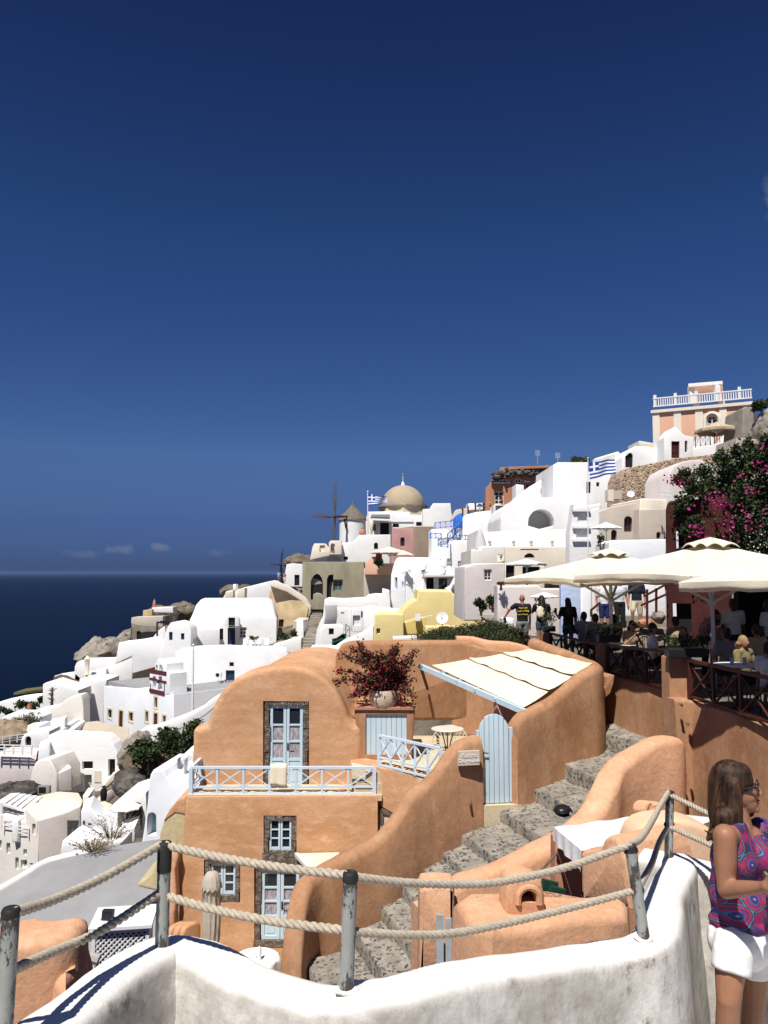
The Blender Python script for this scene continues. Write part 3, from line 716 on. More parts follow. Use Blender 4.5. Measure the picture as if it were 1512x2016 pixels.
for p in fl_pts: p.z = TZ
mb = MB().slab(fl_pts, -8.6, .02); mb.build('terrace', SANDF, None, label='raised sand coloured terrace behind the blue gate', cat='terrace')
mb = MB()
for i, (x0, x1) in enumerate(((-.62, -.30), (-.40, -.18))):
 mb.obox((x0, 17.7 + .03 * i, bz), (x1 - x0 + .3 - .02 * i, 0, 0), (0, .77 - .02 * i, 0), (0, 0, .23 * (i + 1)))
mb.build('garden_steps', SANDF, None, label='two pale steps from the balcony up to the terrace', cat='steps', smooth=0)
a, b_ = P(738, 1504, 17.85), P(872, 1538, 16.55); a.z = b_.z = TZ + .03
dd = (b_ - a); fr = Fr(0, 0, 0, math.degrees(math.atan2(dd.y, dd.x)), pt=a)
hz = [fr.uz(*p) for p in ks('H', [(262, 946), (260, 842), (326, 878), (322, 960)])]
rt_ = thing('terrace_wall', 'bright orange angled wall with a small stone window under the diagonal railing', 'wall', a.lerp(b_, .5) + Vector((0, 0, -4)))
MB().prism(fr, [(-.75, -4.4), (-.75, .0), (dd.length + .3, .0), (dd.length + .3, -4.4)], .4, .04, [hz], .14).rough(.01, 1.5, 2).build('wall', ORANGE, rt_)
opening(fr, hz, 'dark', rt_, .14)
uu = [u for u, z in hz]; zz = [z for u, z in hz]
mb = MB(); mb.obox(fr.w(min(uu), .01, min(zz)), fr.u * .10, fr.b * .1, Vector((0, 0, max(zz) - min(zz) - .05))); mb.obox(fr.w(min(uu) + .1, .012, max(zz) - .16), fr.u * (max(uu) - min(uu) - .1), fr.b * .1, Vector((0, 0, .1)))
mb.rough(.01, 8).build('stone_surround', STONE, rt_, smooth=0)
o1, o2 = Vector((.02, .03, 0)), Vector((.02, .03, 0))
a2, b2 = P(746, 1448, 17.85), P(868, 1489, 16.55)
rail_run('terrace_railing', a2, Vector((b2.x, b2.y, a2.z)), Vector((a2.x, a2.y, TZ + .02)), Vector((b2.x, b2.y, TZ + .02)), 5, BRAIL, 'pale blue cross braced railing running diagonally along the terrace edge')
bld('terrace_wall', 'long orange wall closing the back of the terrace, behind the flower pot', 'wall', '0',
 [(655, 1420), (660, 1290), (672, 1268), (690, 1263), (800, 1262), (930, 1262), (948, 1270), (1052, 1278), (1060, 1420)], 21.2, 0, .4, ORANGEB, r=.12, rd=6, amp=.02)
sh, sf = bld('garden_shed', 'low orange shed with pale blue boarded doors under the flower pot', 'shed', 'H',
 [(168, 700), (150, 470), (140, 396), (146, 378), (425, 378), (432, 392), (420, 560), (415, 700)], 18.55, 0, 1.7, ORANGEB, r=.05, ops=[('hole', (195, 405, 392, 600))], recess=.10)
uz = [sf.uz(*p) for p in ks('H', rect(195, 405, 392, 600))]; mb = MB(); nb = 8
for i in range(nb):
 w_ = (uz[2][0] - uz[0][0]) / nb
 mb.obox(sf.w(uz[0][0] + w_ * i + .004, .05, uz[0][1]), sf.u * (w_ - .008), sf.b * .03, Vector((0, 0, uz[1][1] - uz[0][1])))
mb.build('door', LBLUE, sh, smooth=0)
mb = MB(); mb.obox(sf.w(uz[0][0] - .27, -.05, uz[1][1] + .10), sf.u * 1.43, sf.b * .5, Vector((0, 0, .055))); mb.rough(.012, 5).build('ledge', TERRA, sh, smooth=0)
def px3(l): return [P(x, y, Y) for x, y, Y in l]
GW = px3([(943, 1446, 15.95), (927, 1447, 15.9), (902, 1456, 15.8), (882, 1477, 15.7), (861, 1509, 15.6), (837, 1533, 15.5), (804, 1559, 15.3), (787, 1588, 15.2), (763, 1620, 15.05), (730, 1652, 14.9), (697, 1667, 14.75), (657, 1688, 14.6), (622, 1710, 14.45),
   (600, 1728, 14.2), (588, 1760, 13.95), (580, 1815, 13.7), (574, 1880, 13.5), (570, 1960, 13.4)])
mb = MB(); wall_sweep(mb, GW, .36, -8.6, n=5, nz=8, amp=.022, scale=1.6, seed=11)
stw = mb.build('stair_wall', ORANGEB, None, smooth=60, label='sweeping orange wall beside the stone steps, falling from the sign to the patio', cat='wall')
AW = px3([(1004, 1452, 16.0), (1008, 1422, 16.05), (1024, 1402, 16.15), (1050, 1389, 16.35), (1076, 1376, 16.55), (1104, 1355, 16.75), (1129, 1333, 16.95), (1150, 1317, 17.1), (1166, 1308, 17.25)])
corner = AW[-1]; up_ = [corner + Vector((.16, .35, .0)), corner + Vector((.10, .9, .03)), corner + Vector((-.1, 2.0, .1)), corner + Vector((-.45, 4.2, .22))]
mb = MB(); wall_sweep(mb, AW + up_, .34, -6.2, n=5, nz=8, amp=.02, scale=1.5, seed=12)
gaw = mb.build('terrace_wall', ORANGEB, None, smooth=60, label='tall rounded orange wall right of the blue gate, rising to a high corner', cat='wall')
def drains(par, spots):
 for x, y, Y in spots:
  c = P(x, y, Y); MB().tube([c + Vector((.0, .08, 0)), c + Vector((-.02, -.035, -.01))], .026, 10).build('drain_pipe', STONE, par)
drains(stw, [(927, 1581, 15.62)]); drains(gaw, [(1045, 1526, 16.16), (1169, 1443, 17.02)])
a = P(901.5, 1479, 15.52); b_ = P(943, 1474, 15.60); hgt = (P(901.5, 1479, 15.52) - P(902, 1507, 15.52)).length
un = (b_ - a); un.z = 0; frs = Fr(0, 0, 0, math.degrees(math.atan2(un.y, un.x)), pt=a - Vector((0, 0, hgt)))
sg = thing('sign', 'pale stone name plaque with raised white lettering on the orange wall by the gate', 'sign', frs.w(un.length / 2, 0, 0))
MB().obox(frs.w(0, -.03, 0), frs.u * un.length, frs.b * .06, Vector((0, 0, hgt))).build('plate', mat('plaque_stone', (.62, .54, .44), .8, vscale=5, col2=(.55, .47, .38)), sg, smooth=0)
def text(body, fr, u, z, size, m, root, v=-.034, name='lettering', depth=.006, bold=0, align='CENTER', sx=1.):
 cu = bpy.data.curves.new(name, 'FONT'); cu.body = body; cu.size = size; cu.extrude = depth; cu.align_x = align; cu.align_y = 'CENTER'; cu.offset = bold
 tmp = bpy.data.objects.new(name, cu); C.objects.link(tmp); bpy.context.view_layer.update()
 me = bpy.data.meshes.new_from_object(tmp.evaluated_get(bpy.context.evaluated_depsgraph_get())); bpy.data.objects.remove(tmp); bpy.data.curves.remove(cu)
 mb = MB(); mb.add([fr.w(u + p.co.x * sx, v - p.co.z, z + p.co.y) for p in me.vertices], [list(f.vertices) for f in me.polygons])
 bpy.data.meshes.remove(me)
 return mb.build(name, m, root, smooth=0)
text('Kastro', frs, un.length * .5, hgt * .68, .115, WOODW, sg); text('Oia Houses', frs, un.length * .5, hgt * .30, .092, WOODW, sg)
ga, gb = P(945, 1582, 15.93), P(1003, 1576, 16.0); gd = gb - ga; gd.z = 0
fg = Fr(0, 0, 0, math.degrees(math.atan2(gd.y, gd.x)), pt=ga)
gt = thing('gate', 'tall pale blue plank gate with a rounded top at the head of the steps', 'gate', ga + gd / 2)
W_ = gd.length; H_ = fg.uz(974, 1406)[1]; mb = MB(); n_ = 6
def topz(u):
 q = (u / W_ - .5) * 2; return H_ - (W_ * .5) * .95 * (1 - math.sqrt(max(0, 1 - q * q)))
for i in range(n_):
 u0, u1 = W_ * i / n_ + .005, W_ * (i + 1) / n_ - .005; q = 5
 ol = [(u0, 0), (u1, 0)] + [(u1 + (u0 - u1) * j / q, topz(u1 + (u0 - u1) * j / q) - (.02 if i in (0, n_ - 1) else 0)) for j in range(q + 1)]
 mb.prism(fg, ol, .04, .006)
mb.obox(fg.w(.02, .042, .35), fg.u * (W_ - .04), fg.b * .03, Vector((0, 0, .12))); mb.obox(fg.w(.02, .042, 1.25), fg.u * (W_ - .04), fg.b * .03, Vector((0, 0, .12)))
mb.build('panel', LBLUE, gt, smooth=30)
MB().obox(fg.w(W_ + .008, -.02, .02), fg.u * .065, fg.b * .08, Vector((0, 0, 1.42))).build('gate_post', LBLUE, gt, smooth=0)
MB().obox(fg.w(-.06, -.02, .9), fg.u * .055, fg.b * .08, Vector((0, 0, .5))).build('gate_post', LBLUE, gt, smooth=0)
MB().tube([fg.w(.04, -.0, .98), fg.w(.04, -.06, .98), fg.w(.16, -.06, .97)], .012, 8).box(fg.w(.04, -.006, .95), (.04, .012, .2), rz=fg.yaw).build('handle', METALD, gt, smooth=0)
MB().obox(fg.w(-.1, -.12, -.02), fg.u * (W_ + .3), fg.b * .45, Vector((0, 0, -.9))).rough(.02, 4).build('doorstep', SANDF, None, label='pale sand doorstep under the blue gate', cat='doorstep')
inn = [(5.55, 25.5, -2.36), (5.2, 22.0, -2.75), (5.0, 19.2, -3.3), (4.75, 17.55, -3.72), (3.65, 16.75, -4.15), (2.3, 15.85, -4.78), (1.52, 15.35, -5.05), (.75, 14.95, -5.5), (0.0, 14.6, -6.05), (-.45, 14.35, -6.45), (-1.3, 14.1, -6.75), (-2.2, 13.8, -7.1)]
outr = [(6.6, 25.5), (6.5, 22.), (6.25, 18.6), (5.9, 15.6), (4.3, 14.9), (2.85, 14.1), (2.1, 13.7), (1.3, 13.3), (.55, 12.9), (.1, 12.7), (-.7, 12.4), (-1.6, 12.1)]
mb = MB(); steps = []
for i in range(len(inn) - 1):
 (x0, y0, z0), (x1, y1, z1) = inn[i], inn[i + 1]; (p0, q0), (p1, q1) = outr[i], outr[i + 1]
 n_ = max(1, round((z0 - z1) / .29))
 for j in range(n_):
  f, g = j / n_, (j + 1) / n_; z = z0 + (z1 - z0) * (f * .6 + g * .4) + .10
  e = .03
  A_, B_ = Vector((x0 + (x1 - x0) * f, y0 + (y1 - y0) * f, 0)), Vector((p0 + (p1 - p0) * f, q0 + (q1 - q0) * f, 0))
  D_, E_ = Vector((x0 + (x1 - x0) * g, y0 + (y1 - y0) * g, 0)), Vector((p0 + (p1 - p0) * g, q0 + (q1 - q0) * g, 0))
  steps.append((A_, B_, E_, D_, z))
for A_, B_, E_, D_, z in steps:
 run = ((D_ + E_) - (A_ + B_)).normalized() * .04
 D2, E2 = D_ + run, E_ + run; rows = []
 nu, nv_ = 14, 5
 tops = [[A_.lerp(D2, j / nv_).lerp(B_.lerp(E2, j / nv_), i / nu) + Vector((0, 0, z + .035 * noise.noise(Vector((i * .9 + A_.x * 3, j * .5, z * 9))) - .085 * j / nv_)) for i in range(nu + 1)] for j in range(nv_ + 1)]
 low1 = [p + run * (.5 + .7 * noise.noise(p * 3)) + Vector((0, 0, -.05)) for p in tops[-1]]; low2 = [p + run * (.2 + .7 * noise.noise(p * 2.3)) + Vector((0, 0, -.4)) for p in tops[-1]]
 mb.grid(tops + [low1, low2])
mb.rough(.012, 5, 8)
mb.build('path', COBBLE, None, smooth=35, kind='structure')
OW = [p + Vector((0, -.24, 0)) for p in px3([(1312, 1450, 14.6), (1304, 1443, 14.4), (1272, 1447, 14.3), (1238, 1468, 14.1), (1198, 1497, 13.8), (1180, 1534, 13.5), (1157, 1577, 13.25), (1133, 1601, 13.0), (1094, 1631, 12.8), (1022, 1667, 12.5), (971, 1691, 12.3), (907, 1708, 12.1), (866, 1738, 12.0), (840, 1757, 11.95), (818, 1768, 11.9)])]
mb = MB(); wall_sweep(mb, OW, .46, [-6.5] * 5 + [-7.5] * 10, n=5, nz=8, amp=.035, scale=1.5, seed=21, rtop=.16)
ow = mb.build('stair_wall', PEACHP, None, smooth=60, label='low lumpy orange parapet on the outer side of the steps, peaking near the restaurant wall', cat='wall')
c = P(1108, 1596, 13.75); t = thing('cushion', 'round black cushion lying on a stone step', 'cushion', c + Vector((0, 0, -.1)))
MB().ball(c, (.155, .155, .10), 20, 12).rough(.012, 6).build('cover', mat('black_vinyl', (.012, .012, .014), .35), t)
MB().tube([c + Vector((.157 * math.cos(a), .157 * math.sin(a), 0)) for a in [2 * math.pi * j / 24 for j in range(25)]], .007, 6).build('piping', METALD, t)
MB().box(c + Vector((.10, -.125, -.01)), (.035, .006, .04), rz=.6).build('tag', WOODW, t, smooth=0)
pg = thing('pergola', 'sloping cream canvas pergola on a pale blue beam over the terrace', 'pergola', P(848, 1400, 18.9))
A_, B_, C_, D_ = P(850, 1309, 18.9), P(1044, 1277, 20.9), P(1166, 1306, 17.5), P(1030, 1393, 16.28)
def cv(s, t): return A_.lerp(B_, t).lerp(D_.lerp(C_, t), s)         # s along the beam, t up the slope
segs = [(0.0, .345), (.352, .69), (.697, 1.0)]
for si, (t0, t1) in enumerate(segs):
 rows = []
 for i in range(13):
  t = t0 + (t1 - t0) * i / 12; row = []
  for j in range(41):
   s = j / 40; p = cv(s, t); f = i / 12
   sag = -.02 * math.sin(math.pi * f) * (.6 + .4 * math.sin(s * 9 + si))
   bay = abs(math.sin(math.pi * (s * 4 + .02)))
   edge = (-.035 * bay if i == 0 and si else 0) + (-.015 * bay if i == 12 else 0)
   row.append(p + Vector((0, 0, sag + edge + (.035 * (1 - f) ** 6 if si else 0))))
  rows.append(row)
 o = MB().grid(rows).build('canvas', CANVAS, pg, smooth=80); o.modifiers.new('s', 'SOLIDIFY').thickness = .008
MB().bar(P(826, 1311, 19.1), P(1034, 1402, 16.22), .09, .11).build('beam', LBLUE, pg, smooth=0)
for s in (.16, .35, .55, .76):
 MB().bar(cv(s, -.045) - Vector((0, 0, .05)), cv(s, .99) - Vector((0, 0, .10)), .05, .07).build('rafter', LBLUE, pg, smooth=0)
MB().bar(P(830, 1318, 19.05), Vector((P(830, 1318, 19.05).x + .25, 21.1, P(830, 1318, 19.05).z - .75)), .06, .06).build('strut', BROWND, pg, smooth=0)
bld('partition_wall', 'dusty pink wall in the shade under the pergola, behind the gate', 'wall', 'H', [(826, 620), (826, 348), (950, 348), (950, 620)], 19.2, 8, .3, ROSE, r=.03)
pc = P(754.5, 1398, 18.75); pot = thing('flower_pot', 'large rounded cream flower pot holding the dark red bougainvillea', 'pot', pc)
MB().lathe(pc, [(.15, 0), (.24, .05), (.30, .16), (.325, .30), (.315, .42), (.305, .47), (.285, .47), (.27, .42), (.05, .40)], 28).build('bowl', mat('cream_clay', (.62, .50, .38), .85, vscale=3, col2=(.54, .42, .31), bump=.2), pot)
MB().lathe(pc + Vector((0, 0, .405)), [(.26, 0), (.02, .02)], 16).build('soil', BROWND, pot)
LEAFG = mat('dark_green_leaf', (.022, .038, .011), .6, vscale=8, col2=(.04, .058, .018))
LEAFL = mat('light_green_leaf', (.055, .080, .022), .6, vscale=8, col2=(.032, .055, .016))
BRACT = mat('dark_red_bract', (.27, .014, .035), .6, vscale=9, col2=(.13, .008, .02))
MAGENTA = mat('magenta_bract', (.42, .02, .16), .6, vscale=9, col2=(.26, .015, .12))
BARK = mat('bark', (.14, .10, .07), .95, vscale=9, col2=(.08, .055, .04), bump=.6)
def leaf(mb, c, s, rg, mi=0, wide=.55):
 d = Vector((rg.gauss(0, 1), rg.gauss(0, 1), rg.gauss(.3, .8))).normalized(); e = d.cross(Vector((rg.gauss(0, 1), rg.gauss(0, 1), rg.gauss(0, 1)))).normalized(); n_ = d.cross(e)
 tip = c + d * s; q1 = c + d * s * .45 + e * s * wide * .5 + n_ * s * .12; q2 = c + d * s * .45 - e * s * wide * .5 + n_ * s * .12
 mb.add([c, q1, tip, q2], [(0, 1, 2), (0, 2, 3)], mi)
rg = random.Random(5)
bv = thing('bougainvillea', 'dark red bougainvillea bush with wiry branches growing in the cream pot', 'plant', pc + Vector((0, 0, .42)))
br, lf, fw = MB(), MB(), MB(); root0 = pc + Vector((0, 0, .40))
targets = [(668, 1285), (690, 1275), (705, 1270), (655, 1345), (663, 1322), (700, 1300), (720, 1285), (745, 1290), (770, 1282), (785, 1275), (800, 1300), (812, 1340), (740, 1310), (760, 1320), (720, 1330), (790, 1325), (775, 1340), (735, 1345), (822, 1285), (700, 1345), (712, 1368), (815, 1370), (805, 1390), (690, 1375), (752, 1300), (728, 1355), (795, 1355), (765, 1300), (780, 1310)]
for i, (x, y) in enumerate(targets):
 e = P(x + rg.uniform(-4, 4), y + rg.uniform(-4, 4), 18.75 + rg.uniform(-.55, .45)); mid_ = root0.lerp(e, .5) + Vector((rg.uniform(-.1, .1), rg.uniform(-.1, .1), .18))
 pth = catmull([root0 + Vector((rg.uniform(-.1, .1), rg.uniform(-.1, .1), 0)), mid_, e], 9); br.tube(pth, [.012 * (1 - .75 * q / (len(pth) - 1)) for q in range(len(pth))], 5)
 dense = 1. if 700 < x < 815 and y > 1290 else .5
 for q in range(int(270 * dense)):
  f = rg.uniform(.35, 1.0) if dense > .6 else rg.uniform(.5, 1.); p = pth[int(f * (len(pth) - 1))] + Vector((rg.gauss(0, .055), rg.gauss(0, .055), rg.gauss(0, .055))) * (1.5 if dense > .6 else .8)
  if rg.random() < .58: leaf(fw, p, rg.uniform(.045, .075), rg, wide=.9)
  else: leaf(lf, p, rg.uniform(.06, .105), rg, 0 if rg.random() < .75 else 1)
br.build('stem', BARK, bv); lf.build('leaves', [LEAFG, LEAFL], bv, smooth=0, fix=False); fw.build('flowers', BRACT, bv, smooth=0, fix=False)
tc_ = P(881, 1434, 17.1); tb = thing('table', 'round white marble cafe table with twisted iron legs on the terrace', 'table', Vector((tc_.x, tc_.y, TZ)))
MB().lathe(tc_ + Vector((0, 0, -.03)), [(.30, 0), (.34, .008), (.345, .02), (.335, .03), (.3, .032)], 32).build('tabletop', mat('pale_marble', (.66, .62, .55), .4, vscale=3, col2=(.58, .54, .47)), tb)
for i in range(3):
 a = 2 * math.pi * i / 3 + .4; d = Vector((math.cos(a), math.sin(a), 0)); zt = tc_.z - .03 - TZ
 MB().tube(catmull([Vector((tc_.x, tc_.y, TZ)) + d * .26, Vector((tc_.x, tc_.y, TZ + zt * .3)) + d * .12, Vector((tc_.x, tc_.y, TZ + zt * .6)) + d * .05, Vector((tc_.x, tc_.y, TZ + zt)) + d * .16], 6), .012, 6).build('leg', METALD, tb)
def wire_chair(loc, rz, label, s=1., m=None):
 t = thing('wire_chair', label, 'chair', loc, 'fan backed wire chairs', rz); m = m or mat('cream_wire', (.55, .47, .34), .5)
 base = Vector(loc)
 sb = MB(); sb.tube([base + Vector((.24 * math.cos(a), .24 * math.sin(a), .45)) * 1 for a in [2 * math.pi * j / 20 for j in range(21)]], .009, 6)
 for j in range(9):
  x = -.2 + .05 * j; y = math.sqrt(max(0, .0576 - x * x)); sb.tube([base + Vector((x, -y, .45)), base + Vector((x, y, .45))], .008, 4)
 sb.build('seat', m, t)
 bk = MB(); rim = []
 for j in range(17):
  a = math.pi * (-.1 + 1.2 * j / 16); q = base + Vector((.40 * math.cos(a), .25 + .10 * math.sin(a), .52 + .36 * max(-.2, math.sin(a)))); rim.append(q)
  bk.tube([base + Vector((.12 * math.cos(a), .22, .46)), q], .009, 4)
 bk.tube(rim, .015, 6); bk.build('backrest', m, t)
 for sx_, sy_ in ((-1, -1), (1, -1), (-1, 1), (1, 1)):
  MB().tube([base + Vector((.16 * sx_, .16 * sy_, .45)), base + Vector((.22 * sx_, .22 * sy_, 0))], .009, 6).build('leg', m, t)
 return t
wire_chair((tc_.x + .1, tc_.y + .55, TZ), -.1, 'fan backed wire chair behind the marble table'); wire_chair((tc_.x + .62, tc_.y - .05, TZ), -1.3, 'fan backed wire chair right of the marble table')
PAT = -8.25
MB().slab([Vector(v) for v in ((-6, 12, PAT), (-1.2, 12, PAT), (-1.2, 17.7, PAT), (-6, 17.7, PAT))], PAT - .4, .01).build('patio', SANDF, None, kind='structure')
cn = thing('canopy', 'small cream canvas canopy on a white beam over the lower door', 'canopy', P(612, 1700, 16.6))
q = [P(586, 1680, 17.5), P(668, 1678, 17.5), P(660, 1700, 15.9), P(612, 1709, 15.9)]
MB().add(q + [p - Vector((0, 0, .02)) for p in q], [(0, 1, 2, 3), (7, 6, 5, 4), (0, 3, 7, 4), (3, 2, 6, 7), (2, 1, 5, 6)]).build('canvas', CANVAS, cn, smooth=0)
MB().bar(P(583, 1682, 17.5), P(609, 1712, 15.85), .07, .07).build('beam', WOODW, cn, smooth=0)
pc = P(415, 1870, 16.2); top_ = P(417, 1714, 16.2); Hp = top_.z - PAT
cp = thing('closed_parasol', 'closed cream parasol tied with a cord, beside the lower window', 'parasol', Vector((pc.x, pc.y, PAT)))
MB().tube([Vector((pc.x, pc.y, PAT)), Vector((pc.x, pc.y, top_.z - .1))], .022, 10).build('pole', WOODW, cp)
rows = []
for i, (f, r_) in enumerate(((1.0, .02), (.985, .10), (.95, .16), (.90, .185), (.865, .20), (.86, .165), (.75, .165), (.6, .16), (.48, .155), (.40, .115), (.37, .125), (.28, .20), (.20, .235))):
 z = PAT + Hp * f; row = []
 for j in range(48):
  a = 2 * math.pi * j / 48; w_ = 1 + (.14 if f < .86 else .04) * math.cos(a * 12 + 1.5 * math.sin(f * 5)) + .05 * math.sin(a * 3 + f * 6)
  row.append(Vector((pc.x + r_ * w_ * math.cos(a) + .02 * (1 - f), pc.y + r_ * w_ * math.sin(a), z + (.03 * math.cos(a * 12) if f == .20 or f == .865 else 0))))
 rows.append(row)
o = MB().grid(rows, close=True).build('canopy', mat('grey_beige_canvas', (.47, .41, .34), .95, vscale=4, col2=(.38, .33, .27), bump=.3), cp, smooth=70); o.modifiers.new('s', 'SOLIDIFY').thickness = .006
MB().tube([Vector((pc.x + .012 + .125 * math.cos(a), pc.y + .125 * math.sin(a), PAT + Hp * .395 + .01 * math.sin(3 * a))) for a in [2 * math.pi * j / 24 for j in range(25)]], .012, 6).build('cord', ROPEM, cp)
ct = P(505, 1884, 15.4); t2 = thing('patio_table', 'patio table under a white flowered cloth beside the stair wall', 'table', Vector((ct.x, ct.y, PAT)))
rows = []
for i, (r_, z) in enumerate(((.02, 0), (.38, 0), (.42, -.01), (.44, -.06), (.47, -.35))):
 rows.append([Vector((ct.x + r_ * (1 + (.05 * math.cos(a * 7) if i > 2 else 0)) * math.cos(a), ct.y + r_ * (1 + (.05 * math.cos(a * 7) if i > 2 else 0)) * math.sin(a), ct.z + z)) for a in [2 * math.pi * j / 42 for j in range(42)]])
MB().grid(rows, close=True).build('tablecloth', mat('flowered_cloth', (.74, .73, .70), .9, vscale=16, col2=(.16, .22, .12), thr=(.60, .68)), t2, smooth=60)
MB().tube([Vector((ct.x, ct.y, PAT)), ct - Vector((0, 0, .01))], .04, 10).build('leg', METALD, t2)
bc = ct + Vector((.07, -.1, 0)); t3 = thing('water_bottle', 'clear plastic water bottle with a red cap on the flowered cloth', 'bottle', bc)
MB().lathe(bc, [(.034, 0), (.038, .02), (.038, .17), (.03, .21), (.014, .24), (.014, .255)], 14).build('bottle_body', mat('bottle_plastic', (.70, .74, .78), .1, spec=.6), t3)
MB().lathe(bc + Vector((0, 0, .255)), [(.017, 0), (.017, .025), (.012, .03)], 12).build('cap', mat('red_plastic', (.45, .03, .03), .4), t3)
wire_chair((P(455, 1880, 16.0).x, 16.0, PAT), 1.9, 'fan backed wire chair beside the closed parasol')
for i, (x, l) in enumerate(((361, 'left of the stack'), (374, 'in the middle of the stack'), (386, 'right of the stack, nearest the parasol'))):
 c = P(x, 1840, 16.9); M_ = Matrix.Rotation(R(10), 3, 'X') @ Matrix.Rotation(R(3 * i - 3), 3, 'Y')
 MB().prism(Fr(0, 0, 0, 55, pt=Vector((c.x - .1, c.y + .1, PAT))), rnd([(-.25, 0), (-.25, 1.05), (.25, 1.05), (.25, 0)], .18), .11, .05).build('lounger_cushion', ORANGE, None, label='folded orange lounger cushion against the house, ' + l, cat='cushion', group='orange lounger cushions')
def blob(name, prims, vox, m, parent, smooth=3, label=None):
 mb = MB()
 for p in prims:
  if p[0] == 't': mb.tube([p[1], Vector(p[1]).lerp(Vector(p[2]), .5), p[2]], [p[3], (p[3] + p[4]) / 2, p[4]], 24)
  elif p[0] == 'c':
   a, b_, r1, r2 = Vector(p[1]), Vector(p[2]), p[3], p[4]; mb.ball(a, r1, 12, 8); mb.ball(b_, r2, 12, 8)
   if (b_ - a).length > 1e-4: mb.tube([a, b_], [r1, r2], 12)
  else: mb.ball(p[1], p[2], 16, 10, M=p[3] if len(p) > 3 else None)
 o = mb.build(name, m, parent, smooth=0, label=label, fix=False)
 md = o.modifiers.new('r', 'REMESH'); md.mode = 'VOXEL'; md.voxel_size = vox; md.use_smooth_shade = True
 if smooth: s = o.modifiers.new('s', 'SMOOTH'); s.iterations = smooth; s.factor = .5
 dg = bpy.context.evaluated_depsgraph_get(); me = bpy.data.meshes.new_from_object(o.evaluated_get(dg), depsgraph=dg)
 o.modifiers.clear(); old = o.data; o.data = me; bpy.data.meshes.remove(old)
 me.materials.clear()
 for q in (m if isinstance(m, (list, tuple)) else [m]): me.materials.append(q)
 return o
SK = mat('tanned_skin', (.36, .19, .125), .55, vscale=9, col2=(.31, .155, .10)); SKR = mat('sunburnt_skin', (.34, .13, .085), .5); SKD = mat('dark_skin', (.06, .032, .022), .5)
HB = mat('black_hair', (.012, .010, .009), .5, vscale=40, col2=(.03, .024, .02), stretch=(1, 1, .15)); HBL = mat('blond_hair', (.35, .22, .10), .6, vscale=40, col2=(.22, .13, .06), stretch=(1, 1, .15)); HBR = mat('dark_brown_hair', (.035, .022, .015), .5)
def cloth(n, c, c2=None, vs=8): return mat(n, c, .9, vscale=vs, col2=c2 or tuple(x * .75 for x in c), bump=.2, bscale=18)
